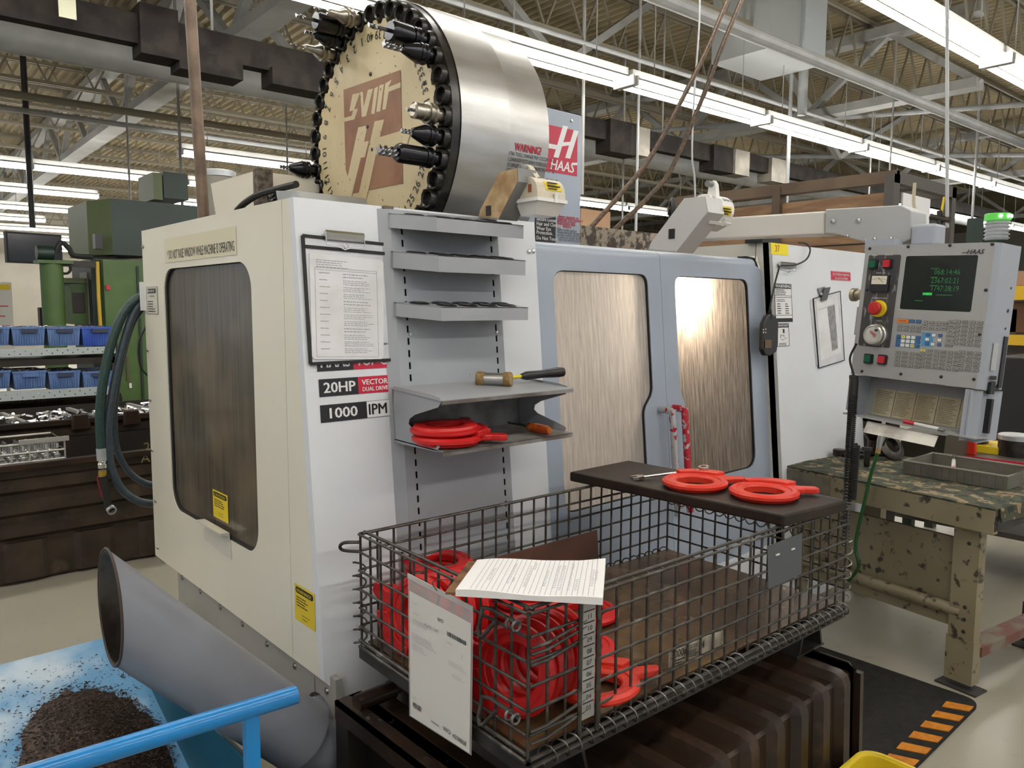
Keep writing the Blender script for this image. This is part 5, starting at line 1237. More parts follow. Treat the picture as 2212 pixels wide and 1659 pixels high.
# ruler, placards
ru_x = .155
m_ruler = mat('ruler_grey', (.34, .335, .32), .5, 0, (.27, .265, .25), 20)
rl = MB().hexa([bk(ru_x - .018, -.011, .035), bk(ru_x + .018, -.011, .035), bk(ru_x + .018, -.009, .035), bk(ru_x - .018, -.009, .035), bk(ru_x - .018, -.011, .285), bk(ru_x + .018, -.011, .285), bk(ru_x + .018, -.009, .285), bk(ru_x - .018, -.009, .285)]).build('height_scale', m_ruler, bas, label='grey height scale with numbers 03 to 11')
for i, s_ in enumerate(('03', '04', '05', '06', '07', '08', '09', '10', '11')):
    z = .052 + i * .0245
    words('numeral', s_, bk(ru_x + .001, -.011, z), bu, Z3, .0105, m_ink, rl, align='C', lift=.0006)
    MB().hexa([bk(ru_x - .016, -.0116, z + .0165), bk(ru_x + .015, -.0116, z + .0165), bk(ru_x + .015, -.011, z + .0165), bk(ru_x - .016, -.011, z + .0165), bk(ru_x - .016, -.0116, z + .019), bk(ru_x + .015, -.0116, z + .019), bk(ru_x + .015, -.011, z + .019), bk(ru_x - .016, -.011, z + .019)]).build('tick', m_ink, rl)
for s_ in (-1, 1): wire(bk(ru_x + s_ * .026, -.012, -.0), bk(ru_x + s_ * .026, -.012, BH_), .005)
def onb(px, py, y=-.004): return onP(bk(0, y, 0), bv, px, py)
def placard(pts, m, nm, lab, y=-.010, th=.0015):
    q_ = [onb(x, yy, y) for x, yy in pts]; return MB().prism(q_, bv * th).build(nm, m, bas, label=lab), q_
placard([(1658, 1180), (1733, 1151), (1731, 1240), (1660, 1272)], mat('placard_grey', (.085, .095, .105), .5), 'card_plate', 'blank grey card plate wired to the basket')
for x, y in ((1680, 1198), (1713, 1186)): MB().cbox(onb(x, y, -.0125), (.016, .003, .004), (bu, bv, Z3)).build('card_slot', m_keyw, bas)
pl_, q_ = placard([(1445, 1443), (1446, 1402), (1562, 1362), (1563, 1392)], mat('load_plate', (.40, .36, .29), .6, 0, (.28, .24, .19), 30), 'load_plate', 'load plate reading 3000# and caution', y=.008)
pu_ = (q_[2] - q_[1]).normalized(); pv_ = (Z3 - pu_ * pu_.z).normalized(); o_ = q_[0] + pu_ * .004
hgt = (q_[1] - q_[0]).length
words('lettering', '3000#', o_ + pv_ * hgt * .42, pu_, pv_, hgt * .42, m_ink, pl_, wd=.062, lift=.001)
words('lettering', 'CAUTION', o_ + pu_ * .068 + pv_ * hgt * .62, pu_, pv_, hgt * .22, m_ink, pl_, wd=.032, lift=.001)
words('lettering', '4', o_ + pu_ * .115 + pv_ * hgt * .42, pu_, pv_, hgt * .42, m_ink, pl_, lift=.001)
mb = MB(); scribble(mb, o_ + pu_ * .066 + pv_ * hgt * .56 - bv * .001, pu_, pv_, .042, hgt * .4, 4, 1, .95, .5); scribble(mb, o_ + pu_ * .006 + pv_ * hgt * .34 - bv * .001, pu_, pv_, .05, hgt * .3, 2, 2, .95, .5); mb.build('print', m_ink, pl_)
# brown sheet standing along the back
a_, b_ = .36, .86
MB().hexa([bk(a_, BD_ - .03, .012), bk(b_, BD_ - .03, .012), bk(b_, BD_ - .022, .012), bk(a_, BD_ - .022, .012), bk(a_, BD_ - .018, .145), bk(b_, BD_ - .018, .150), bk(b_, BD_ - .012, .150), bk(a_, BD_ - .012, .145)]).build('steel_sheet', mat('brown_oily_sheet', (.13, .055, .032), .35, 0, (.075, .035, .022), 5), None, label='reddish brown sheet standing along the back inside the wire basket', cat='sheet')

# ------------------------------------------------------------------ plates in the basket
FZ = BASK.z + .011
G = 'red cam plates in the basket'
upx = lambda lean: Matrix.Rotation(math.radians(-90 + lean), 3, 'Y')      # stood on edge, axis along the basket
def stand(x, y, lean, rz, lab, zz=0.0, yaw=0):
    T_ = Matrix.Rotation(ba + math.radians(yaw), 3, 'Z') @ upx(lean)
    cam_at(bk(x, y, .112 + zz), rz, T_, lab, G)
_w = onZ(BASK.z + .115, 832, 1325) - BASK; _x0, _y0 = _w.dot(bu), _w.dot(bv)
for i in range(4): stand(max(_x0, .085) + i * .031, min(_y0, BD_ - .16) - i * .012, 12 + i, 1.45 + i * .06, ('%s upright red plate of the leaning row beside the left basket wall' % ORD[i]), 0, 14)
_w = onZ(BASK.z + .115, 1088, 1470) - BASK; _x0, _y0 = _w.dot(bu), _w.dot(bv)
for i in range(5): stand(max(_x0, .085) + i * .031, max(_y0, .125) + i * .006, 10 + i * 2, 1.5 + i * .05, ('%s upright red plate of the row in the near basket corner' % ORD[i]), 0, 16)
bc_ = bkp(950, 1215, .15)
for i in range(6): cam_at((bc_.x + .004 * (i % 2), bc_.y + .005 * (i % 3), FZ + .0245 * i), .5 + i * 1.1 if i < 5 else .9, None, '%s red plate from the bottom of the flat stack in the back left basket corner' % ORD[i], G)
bc_ = bkp(1118, 1275, .11)
for i in range(4): cam_at((bc_.x + .01 * (i % 2), bc_.y - .012 * i, FZ + .0245 * i), 2.4 - i * .8, None, '%s red plate from the bottom of the flat stack behind the notepad' % ORD[i], G)
bc_ = bkp(1262, 1318, .03); cam_at((bc_.x, bc_.y, FZ), 2.0, None, 'single flat red plate at the right of the notepad', G)
bc_ = bkp(1250, 1395, .03); cam_at((bc_.x, bc_.y, FZ), .9, None, 'flat red plate lying under the near overlapping one', G)
bc_ = bkp(1290, 1475, .04); cam_at((bc_.x, bc_.y, FZ + .010), -.25, Matrix.Rotation(-.10, 3, 'X'), 'near flat red plate with its lug pointing right behind the height scale', G, True)

# ------------------------------------------------------------------ plank across the basket with plates and spanner
PZ = BASK.z + BH_ + .006
cs = [onZ(PZ + .032, x, y) for x, y in ((1230, 1019), (1357, 994), (1832, 1081), (1694, 1113))]
m_plank = mat('oil_dark_plank', (.030, .019, .013), .5, 0, (.018, .012, .009), 5, .35, .65, 6, .08, 30, stretch=(1, 4, 1), col3=(.06, .042, .03), scale3=30, lo3=.66, hi3=.74, spec=.3)
plank = MB().prism([V((p.x, p.y, PZ)) for p in cs], (0, 0, .032)).build('plank', m_plank, None, bevel=.006, label='dark oily plank laid across the right end of the basket', cat='plank')
e_ = [cs[3].lerp(cs[0], .07), cs[3].lerp(cs[0], .0), cs[2].lerp(cs[1], .0), cs[2].lerp(cs[1], .07)]
PT = PZ + .033
c1 = onZ(PT + .016, 1501, 1040); c2 = onZ(PT + .016, 1650, 1061)
cam_at((c1.x, c1.y, PT), -.42, None, 'red orange cam plate on the plank beside the spanner', 'cam plates on the plank', True)
cam_at((c2.x, c2.y, PT), -.5, None, 'red orange cam plate at the near end of the plank', 'cam plates on the plank', True)
w0, w1 = onZ(PT + .006, 1372, 1032), onZ(PT + .032, 1520, 1013)
sp = thing('combination_spanner', 'chrome combination spanner lying on the plank under a red plate', 'spanner', V((w0.x, w0.y, PT)))
w0.z = PT + .006; wd_ = (w1 - w0); L_w = wd_.length; wu = wd_.normalized(); ws = wu.cross(Z3).normalized(); wn = ws.cross(wu)
m_chrome = mat('chrome', (.62, .60, .57), .22, 1.0)
MB().cbox(w0 + wu * L_w * .5, (L_w * .86, .013, .006), (wu, ws, wn)).build('shank', m_chrome, sp, bevel=.002)
jaw = [(.03, -.010), (.012, -.019), (-.008, -.018), (-.014, -.010), (.006, -.007), (.008, .003), (-.012, .008), (-.010, .015), (.008, .019), (.026, .014)]
MB().prism([w0 + wu * a + ws * b - wn * .004 for a, b in jaw], wn * .008).build('open_jaw', m_chrome, sp)
MB().lathe([(.010, -.005), (.017, -.005), (.018, 0), (.017, .005), (.010, .005), (.0095, 0), (.010, -.005)], w1 + wn * .004, wn, 24).build('ring_end', m_chrome, sp, True)

# ------------------------------------------------------------------ note pad on a board at the near corner
NZ = BASK.z + BH_ + .006
nc = [onZ(NZ + .014, x, y) for x, y in ((1012, 1219), (1307, 1230), (1300, 1296), (966, 1279))]
cbq = [onZ(NZ, x, y) for x, y in ((1012, 1217), (1300, 1232), (1297, 1302), (962, 1284))]
MB().prism([V((p.x, p.y, NZ)) for p in cbq], (0, 0, .005)).build('clip_board', mat('burnt_fibreboard', (.20, .10, .035), .6, 0, (.07, .03, .012), 25, .45, .6, 6), None, label='burnt brown board under the notepad on the basket corner', cat='board')
npd = thing('note_pad', 'lined white writing pad with pencil notes on the basket corner', 'notepad', V((cbq[3].x, cbq[3].y, NZ + .006)))
A_ = [onZ(NZ + .012, x, y) for x, y in ((1031, 1216), (1308, 1222), (1302, 1300), (984, 1281))]
for p in A_: p.z = 0
def padp(u_, v_, d=0.0):                                   # u along the long side, v towards the viewer
    p = A_[0].lerp(A_[1], u_).lerp(A_[3].lerp(A_[2], u_), v_); wob = .010 * math.sin(u_ * 3.1) * (.4 + .6 * (1 - v_)) + .016 * max(0, u_ - .8) ** 1.3 * 5 * (1 - v_) + .004 * math.sin(u_ * 7 + 1)
    return V((p.x, p.y, NZ + .016 + wob * .9 + d))
NU, NV = 24, 6; mb = MB(); vs_ = []; fs_ = []
for i in range(NU + 1):
    for j in range(NV + 1): vs_.append(padp(i / NU, j / NV))
nv1 = NV + 1; nb_ = len(vs_)
for i in range(NU + 1):
    for j in range(NV + 1): p = vs_[i * nv1 + j]; vs_.append(V((p.x, p.y, NZ + .0055)))
for i in range(NU):
    for j in range(NV): fs_.append((i * nv1 + j, (i + 1) * nv1 + j, (i + 1) * nv1 + j + 1, i * nv1 + j + 1)); fs_.append(tuple(nb_ + k for k in (i * nv1 + j, i * nv1 + j + 1, (i + 1) * nv1 + j + 1, (i + 1) * nv1 + j)))
for i in range(NU):
    for j in (0, NV): fs_.append((i * nv1 + j, (i + 1) * nv1 + j, nb_ + (i + 1) * nv1 + j, nb_ + i * nv1 + j))
for j in range(NV):
    for i in (0, NU): fs_.append((i * nv1 + j, i * nv1 + j + 1, nb_ + i * nv1 + j + 1, nb_ + i * nv1 + j))
mb.add(vs_, fs_); mb.build('pages', mat('pad_paper', (.80, .79, .785), .65), npd, True)
mb = MB()
for i in range(24):
    u_ = .10 + i * .0365
    for j in range(6):
        a0, b0 = padp(u_ - .004 * (j / 6), j / 6 * .98, .0005), padp(u_ - .004 * ((j + 1) / 6), (j + 1) / 6 * .98, .0005); t_ = padp(u_ + .0035, .5) - padp(u_, .5); t_ = V((t_.x, t_.y, 0))
        mb.quad(a0, a0 + t_, b0 + t_, b0)
mb.build('ruled_lines', mat('rule_blue', (.30, .35, .46), .7), npd)
mb = MB(); rnd = random.Random(5)
for u_, v0, v1 in ((.19, .35, .7), (.33, .15, .75), (.36, .55, .7), (.45, .2, .8), (.48, .12, .3), (.585, .35, .75), (.66, .2, .8), (.70, .15, .85), (.76, .1, .85), (.81, .55, .85), (.92, .3, .75), (.945, .35, .6)):
    v_ = v1
    while v_ > v0:
        l_ = rnd.uniform(.02, .05); p, q2 = padp(u_ + rnd.uniform(-.008, .008), v_, .0009), padp(u_ + rnd.uniform(-.008, .008), v_ - l_, .0009); mb.bar(p, q2, .0010, .0003); 
        p, q2 = padp(u_ - .01, v_, .0009), padp(u_ + .008, v_ - l_ * .6, .0009); mb.bar(p, q2, .0009, .0003); v_ -= l_ + .02
mb.build('pencil_notes', mat('pencil', (.56, .56, .58), .7), npd)
# work order in a clear bag hanging on the left side
BXx = BASK.x - .020
wq = [onX(BXx, x, y) for x, y in ((881, 1238), (1022, 1310), (1018, 1632), (884, 1546))]
def clear_mat():
    m = D.materials.new('clear_bag_plastic'); m.use_nodes = True; nt = m.node_tree; N, L = nt.nodes, nt.links; N.remove(N['Principled BSDF'])
    t_ = N.new('ShaderNodeBsdfTransparent'); d_ = N.new('ShaderNodeBsdfDiffuse'); d_.inputs[0].default_value = (.75, .74, .72, 1); g_ = N.new('ShaderNodeBsdfGlossy'); g_.inputs[1].default_value = .15
    a_ = N.new('ShaderNodeMixShader'); a_.inputs[0].default_value = .33; L.new(t_.outputs[0], a_.inputs[1]); L.new(d_.outputs[0], a_.inputs[2])
    b_ = N.new('ShaderNodeMixShader'); b_.inputs[0].default_value = .06; L.new(a_.outputs[0], b_.inputs[1]); L.new(g_.outputs[0], b_.inputs[2]); L.new(b_.outputs[0], N['Material Output'].inputs['Surface'])
    return m
wo = thing('work_order', 'work order sheet in a clear zip bag wired to the basket side', 'document', wq[3])
MB().prism(wq, (.0008, 0, 0)).build('bag', clear_mat(), wo, label='clear zip bag')
def wp(u_, v_, d=.0): return wq[0].lerp(wq[1], u_).lerp(wq[3].lerp(wq[2], u_), v_) - X3 * d
MB().prism([wp(0, .0, .001), wp(1, 0, .001), wp(1, .035, .001), wp(0, .035, .001)], (.0015, 0, 0)).build('zip_strip', mat('zip_strip', (.55, .52, .49), .4), wo)
P_ = lambda u_, v_: wp(.03 + .95 * u_, .115 + .875 * v_, .0012)
pgq = MB().prism([P_(0, 0), P_(1, 0), P_(1, 1), P_(0, 1)], (.0004, 0, 0)).build('sheet', mat('order_paper', (.70, .675, .63), .7), wo)
pu2 = (P_(1, .5) - P_(0, .5)).normalized(); pv2 = (P_(.5, 0) - P_(.5, 1)).normalized()
Wp, Hp = (P_(1, .5) - P_(0, .5)).length, (P_(.5, 0) - P_(.5, 1)).length
def wtext(s_, u_, v_, h, wd=None, bold=False, m=None): words('lettering', s_, P_(u_, v_), pu2, pv2, h, m or m_ink, pgq, wd=wd, bold=bold, lift=.0008)
wtext('WO', .48, .115, .0085); wtext('PLATE, CAM', .27, .21, .0068, Wp * .23, m=mat('print_grey', (.2, .2, .2), .7)); wtext('RIDGID', .055, .905, .010, Wp * .15, True)
wtext('EMERSON', .37, .942, .004, Wp * .14); wtext('WO', .575, .948, .0105); wtext('4338868', .735, .958, .0105, Wp * .215)
mb = MB(); k = 0; x_ = .64; rnd = random.Random(3)
while x_ < .93: w_ = rnd.choice((.006, .006, .012)); mb.quad(P_(x_, .155) - X3 * .0008, P_(x_ + w_, .155) - X3 * .0008, P_(x_ + w_, .188) - X3 * .0008, P_(x_, .188) - X3 * .0008); x_ += w_ + rnd.choice((.006, .010))
mb.build('barcode', m_ink, pgq)
mb = MB()
for u_, v_, wd_, h_, r_ in ((.06, .07, .12, .018, 2), (.06, .145, .13, .02, 2), (.06, .2, .35, .045, 4), (.63, .23, .12, .02, 2), (.04, .315, .5, .07, 5), (.86, .27, .04, .04, 3), (.66, .37, .3, .04, 3), (.85, .16, .12, .02, 2), (.72, .46, .2, .03, 2), (.05, .40, .3, .05, 3), (.06, .82, .06, .03, 2)):
    scribble(mb, P_(u_, v_) - X3 * .0008, pu2, pv2, Wp * wd_, Hp * h_, r_, int(u_ * 100 + v_ * 1000), .95, .3)
mb.build('print', mat('print_grey2', (.40, .40, .40), .7), pgq)
mb = MB(); mb.quad(P_(.06, .912) - X3 * .0008, P_(.2, .912) - X3 * .0008, P_(.2, .916) - X3 * .0008, P_(.06, .916) - X3 * .0008); mb.build('underline', m_red, pgq)
MB().tube(spline([wp(.48, .02), wp(.46, -.03, .01), wp(.52, -.07, .012), wp(.6, -.085, .0), wp(.58, -.05, -.02), wp(.55, -.01, -.01)], 5), .0011, 6).build('tie_wire', mat('tie_wire_brown', (.07, .04, .03), .5), wo, True)
# ================================================================== what stands on the floor near the mill
m_rust = mat('brown_oily_steel', (0.040, 0.022, 0.013), 0.34, 0.2, (0.018, 0.011, 0.008), 5, .35, .65, 6, .06, 30, col3=(.075, .042, .026), scale3=12, lo3=.6, hi3=.75)
m_dsteel = mat('dark_bin_steel', (0.022, 0.018, 0.015), 0.42, 0.2, (0.038, 0.028, 0.020), 4, .4, .7, 5, .05, 20)
# upturned corrugated steel bin under the basket
bz = BASK.z - .118
p_fr = onZ(bz, 1879, 1457); p_bl = onZ(bz, 747, 1521)
cbx0, cbx1, cby0, cby1 = p_bl.x, p_fr.x + .02, .885, 1.69
cb = thing('corrugated_bin', 'brown corrugated steel bin under the wire basket', 'bin', ((cbx0 + cbx1) / 2, 1.28, 0))
prof = []; x = cbx0 + .03; per = .118; k = 0
while x < cbx1 - .02:
    prof += [(x, 0), (x + per * .30, 0), (x + per * .42, -.022), (x + per * .88, -.022)]; x += per
prof = [(min(x, cbx1), d) for x, d in prof] + [(cbx1, 0)]
mb = MB(); n = len(prof)
rows = []
for y, z, kk in ((cby1, bz, 0), (cby0 + .03, bz, 0), (cby0 + .008, bz - .008, 1), (cby0, bz - .03, 1), (cby0 - .015, .03, 1)):
    rows.append([V((px, y - d * (1 if kk else 0) * 1.0, z + d * (0 if kk else 1) + (d * .7 if (kk and z > bz - .02) else 0))) for px, d in prof])
vs_ = [p for r in rows for p in r]
mb.add(vs_, [(i * n + j, i * n + j + 1, (i + 1) * n + j + 1, (i + 1) * n + j) for i in range(len(rows) - 1) for j in range(n - 1)])
mb.build('corrugated_shell', m_rust, cb, True)
MB().prism([(cbx1, cby0 - .015, .0), (cbx1, cby0, bz - .03), (cbx1, cby0 + .03, bz + .004), (cbx1, cby1, bz + .004), (cbx1, cby1, 0)], (.006, 0, 0)).build('end_wall', m_rust, cb)
MB().bar((cbx1 + .004, cby0 - .012, .0), (cbx1 + .004, cby0 + .002, bz - .015), .02, .02).build('corner_seam', m_rust, cb)
# left end: rim angle, recessed dark wall
MB().box(cbx0 - .012, cbx0 + .06, cby0 - .02, cby1, bz - .012, bz + .0).build('rim', m_rust, cb)
MB().box(cbx0 - .012, cbx0 - .004, cby0 - .02, cby1, bz - .05, bz).build('rim_flange', m_rust, cb)
MB().box(cbx0 + .05, cbx0 + .056, cby0, cby1, .0, bz - .01).build('end_wall', m_dsteel, cb)
for y in (cby1 - .03, (cby0 + cby1) / 2 + .1, cby0 + .02): MB().box(cbx0 - .010, cbx0 + .05, y - .03, y + .03, .0, bz - .012).build('end_post', m_dsteel, cb)
MB().cyl((cbx0 + .01, cby1 - .07, bz + .012), (cbx0 + .12, cby1 - .07, bz + .012), .022, 14).build('lifting_tube', m_rust, cb, True)
# metal flakes caught on the rim
rnd = random.Random(2); mb = MB()
for k in range(26):
    p = V((cbx0 + rnd.uniform(-.005, .05), rnd.uniform(cby0 + .1, cby1 - .05), bz + .002)); a = rnd.uniform(0, 6)
    mb.cbox(p, (rnd.uniform(.004, .012), .002, .002), (V((math.cos(a), math.sin(a), 0)), V((-math.sin(a), math.cos(a), 0)), Z3))
mb.build('metal_flakes', m_bolt, cb, kind='stuff')
# rubber mat with hazard edge
mx1, my0, my1, mx0 = 3.24, .895, 1.62, 1.55
mt = thing('floor_mat', 'black ribbed rubber mat with orange hazard edge', 'mat', ((mx0 + mx1) / 2, 1.25, 0))
m_mat = mat('black_rubber_mat', (.012, .011, .010), .7, 0, (.02, .018, .016), 30, bump=.5, bscale=90, spec=.25)
MB().prism(rrect(((mx0 + mx1) / 2, (my0 + my1) / 2, 0), X3, Y3, mx1 - mx0, my1 - my0, .06, 5), (0, 0, .012)).build('sheet', m_mat, mt)
m_or = mat('hazard_orange', (.60, .22, .012), .5, 0, (.50, .16, .01), 40, bump=.4, bscale=80)
x = mx1 - .07
while x > mx0 + .2:
    MB().prism([(x, my0 + .004, .012), (x - .05, my0 + .004, .012), (x - .09, my0 + .085, .012), (x - .035, my0 + .088, .012)], (0, 0, .003)).build('stripe', m_or, mt); x -= .105
# yellow tub by the bin corner
ty = onZ(.30, 1868, 1640)
tb = thing('plastic_tub', 'yellow plastic tub beside the brown bin', 'tub', (ty.x, ty.y, 0))
m_tub = mat('tub_yellow', (.70, .52, .02), .45)
c0 = V((ty.x - .10, ty.y - .10, 0))
o_, i_ = rrect(c0 + Z3 * .30, X3, Y3, .30, .24, .05), rrect(c0 + Z3 * .30, X3, Y3, .28, .22, .045)
mb = MB(); lo_ = rrect(c0 + Z3 * .002, X3, Y3, .24, .18, .04); li_ = rrect(c0 + Z3 * .012, X3, Y3, .22, .16, .035); n = len(o_)
mb.add(lo_ + o_ + i_ + li_, [tuple(range(n - 1, -1, -1))] + [(r * n + k, r * n + (k + 1) % n, (r + 1) * n + (k + 1) % n, (r + 1) * n + k) for r in range(3) for k in range(n)] + [tuple(range(3 * n, 4 * n))])
mb.build('body', m_tub, tb, True)
MB().tube(rrect(c0 + Z3 * .30, X3, Y3, .30, .24, .05), .007, 6, True).build('rim', m_tub, tb, True)

# ------------------------------------------------------------------ chip chute leaving the skirt
YCH = 1.80
E_ = onY(YCH, 650, 1590); O_ = onY(YCH, 238, 1312)
m_chute = mat('chute_grey_paint', (.245, .255, .29), .35, 0, (.21, .22, .25), 3, col3=(.1, .1, .1), scale3=30, lo3=.74, hi3=.78)
m_chin = mat('chute_inside_brown', (.035, .026, .02), .6, 0, (.10, .085, .07), 12)  # mottled brown, darker than the outside of the tube
ch = thing('chip_chute', 'grey slanted chip chute tube with open end above the blue hopper', 'chute', (E_.x, YCH, 0))
axd = (O_ - E_).normalized(); rt = .090
zt_o = onY(YCH, 226, 1168).z; zb_o = onY(YCH, 246, 1462).z
sdv_ = Y3; upv = sdv_.cross(axd).normalized()
if upv.z < 0: upv = -upv
N_ = 32; A1, B1 = [], []
for k in range(N_):
    a = 2 * math.pi * k / N_; off = sdv_ * rt * math.cos(a) + upv * rt * math.sin(a)
    A1.append(E_ + off)
    p = E_ + off; t_ = (O_.x - p.x) / axd.x; B1.append(p + axd * t_)
mb = MB().add(A1 + B1, [(k, (k + 1) % N_, N_ + (k + 1) % N_, N_ + k) for k in range(N_)]); mb.build('tube', m_chute, ch, True)
c_ = O_
In = [c_ + (p - c_) * .94 for p in B1]; In2 = [p - axd * .30 for p in In]
MB().add(B1 + In + In2, [(k, (k + 1) % N_, N_ + (k + 1) % N_, N_ + k) for k in range(N_)] + [(N_ + k, N_ + (k + 1) % N_, 2 * N_ + (k + 1) % N_, 2 * N_ + k) for k in range(N_)] + [tuple(range(2 * N_, 3 * N_))]).build('opening', m_chin, ch, True)
MB().tube(B1, .003, 6, True).build('opening_rim', mat('rusty_rim', (.06, .04, .032), .6), ch, True)
HX = V((SKX - .0, hc.y, hc.z))
MB().tube(spline([E_ + axd * .02, E_ - axd * .04, E_ - axd * .08 + V((.03, 0, -.0)), V((HX.x - .06, HX.y, HX.z)), HX + V((.05, 0, 0))], 5), .070, 24).build('elbow', m_chute, ch, True)
MB().torus(V((HX.x - .03, HX.y, HX.z)), X3, .071, .004, 28, 6).build('joint_ring', m_chute, ch, True)
MB().cbox(E_ - axd * .05 - Z3 * .075 + V((-.01, -.04, 0)), (.10, .05, .03)).build('lug', m_chute, ch, bevel=.006)
MB().box(XS - .03, XS + .3, YCH - .1, YCH + .16, .0, .16).build('foot_block', mat('casting_cream2', (.50, .46, .36), .6, 0, (.36, .31, .22), 6), ch)

# ------------------------------------------------------------------ blue chip hopper with chips and push handle
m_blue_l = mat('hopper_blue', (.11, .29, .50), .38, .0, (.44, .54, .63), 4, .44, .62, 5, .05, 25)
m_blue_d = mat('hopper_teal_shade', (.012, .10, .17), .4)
m_blue_h = mat('handle_blue', (.0, .21, .56), .3, 0, (.003, .18, .48), 6, coat=.3)
hz = .46
hA, hB = onZ(hz, -40, 1425), onZ(hz, 232, 1376)
hp_ = thing('chip_hopper', 'blue chip cart with sloped tray full of metal chips', 'cart', (.3, 2.0, 0))
hx0, hx1 = -.55, hB.x + .05; hy1 = hB.y; hy0 = 1.25; zlo = .16
def sl(y): return hz - (hy1 - y) / (hy1 - 1.75) * (hz - zlo) if y > 1.75 else zlo
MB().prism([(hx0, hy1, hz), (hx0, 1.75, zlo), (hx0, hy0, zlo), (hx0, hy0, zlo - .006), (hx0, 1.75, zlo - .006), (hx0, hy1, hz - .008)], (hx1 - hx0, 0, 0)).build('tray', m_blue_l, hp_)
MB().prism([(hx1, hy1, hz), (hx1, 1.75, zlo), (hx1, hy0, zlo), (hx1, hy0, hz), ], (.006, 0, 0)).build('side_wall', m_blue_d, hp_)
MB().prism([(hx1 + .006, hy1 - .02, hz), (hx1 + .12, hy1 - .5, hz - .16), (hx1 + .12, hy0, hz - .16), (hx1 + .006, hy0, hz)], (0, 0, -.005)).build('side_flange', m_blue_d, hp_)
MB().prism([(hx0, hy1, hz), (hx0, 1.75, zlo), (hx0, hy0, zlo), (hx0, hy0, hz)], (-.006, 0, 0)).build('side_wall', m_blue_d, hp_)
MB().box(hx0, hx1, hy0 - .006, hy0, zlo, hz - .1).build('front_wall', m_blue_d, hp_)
for x_ in (hx0 + .15, hx1 - .12):
    for y_ in (hy0 + .12, hy1 - .35): MB().cyl((x_ - .02, y_, .06), (x_ + .02, y_, .06), .06, 18).build('wheel', m_gasket, hp_, True)
MB().box(hx0 + .1, hx1 - .05, hy0 + .1, hy1 - .3, .08, zlo - .006).build('chassis', m_blue_d, hp_)
# handle
hzz = .86
a_, b_ = onZ(hzz, 640, 1500), onZ(hzz, 60, 1676); d_ = (a_ - b_).normalized()
MB().tube(spline([b_ - d_ * .35, b_, b_.lerp(a_, .5), a_ - d_ * .02, a_], 6), [.0155] * 24 + [.010], 14).build('handle_bar', m_blue_h, hp_, True)
pp_ = b_.lerp(a_, .80)
MB().cbox(V((pp_.x, pp_.y, (hzz + .2) / 2)), (.022, .022, hzz - .2), (d_, d_.cross(Z3), Z3)).build('handle_post', m_blue_h, hp_)
MB().bar((pp_.x, pp_.y, .22), (hx1 - .1, hy0 + .1, .2), .022).build('handle_brace', m_blue_h, hp_)
MB().cbox(V((pp_.x - .45, pp_.y + .0, (hzz + .2) / 2)), (.022, .022, hzz - .2), (d_, d_.cross(Z3), Z3)).build('handle_post', m_blue_h, hp_)
# chips: loose curls over the blue sheet and a heap
m_chip = mat('steel_chips', (.035, .022, .017), .4, .4, (.08, .05, .035), 80)
rnd = random.Random(11); mb = MB()
def chip(p, s):
    a, b = rnd.uniform(0, 6.28), rnd.uniform(-.4, .4); d = V((math.cos(a), math.sin(a), b)).normalized(); n_ = V((-d.y, d.x, .2)).normalized()
    l_ = s * rnd.uniform(.6, 1.7); w_ = s * .28
    mb.add([p - d * l_ / 2, p + n_ * w_ + Z3 * l_ * .2, p + d * l_ / 2, p - n_ * w_ * .5 + Z3 * l_ * .25], [(0, 1, 2), (0, 2, 3)])
hxc, hyc = onZ(.2, 215, 1735).x - .06, onZ(.2, 215, 1735).y + .12
for k in range(17000):
    x_ = rnd.uniform(hx0 + .2, hx1 - .01); y_ = rnd.uniform(1.3, hy1 - .06); 
    if rnd.random() > (.35 + .8 * max(0, (2.35 - y_) / .9)): continue
    chip(V((x_, y_, sl(y_) + .003)), rnd.uniform(.004, .009))
def heap(x_, y_): return max(0.0, .08 * math.exp(-(((x_ - hxc - .06) / .13) ** 2 + ((y_ - hyc + .12) / .22) ** 2)), .035 * math.exp(-(((x_ - hx1 + .05) / .07) ** 2 + ((y_ - 1.80) / .22) ** 2)))
for k in range(16000):
    x_ = rnd.gauss(hxc + .06, .13); y_ = rnd.gauss(hyc - .12, .22)
    if k % 4 == 0: x_ = rnd.gauss(hx1 - .06, .07); y_ = rnd.gauss(1.85, .25)
    if not (hx0 < x_ < hx1 - .004 and hy0 + .02 < y_ < hy1 - .1): continue
    h = heap(x_, y_)
    if h < .012: continue
    chip(V((x_, y_, sl(y_) + h * rnd.uniform(.85, 1.05))), rnd.uniform(.004, .010))
mb.build('metal_chips', m_chip, None, kind='stuff', label='dark curled metal chips scattered and heaped in the blue cart', cat='chips')
mb = MB(); NX, NY = 34, 34; vs_ = []
for i in range(NX + 1):
    for j in range(NY + 1):
        x_ = hx0 + .1 + (hx1 - .006 - hx0 - .1) * i / NX; y_ = hy0 + .02 + (hy1 - .15 - hy0) * j / NY; h = heap(x_, y_); vs_.append(V((x_, y_, sl(y_) + (h - .012 if h > .012 else -.01))))
mb.add(vs_, [(i * (NY + 1) + j, (i + 1) * (NY + 1) + j, (i + 1) * (NY + 1) + j + 1, i * (NY + 1) + j + 1) for i in range(NX) for j in range(NY)])
mb.build('chip_heap', m_chip, None, True, kind='stuff', label='packed mound under the metal chips in the blue cart', cat='chips')

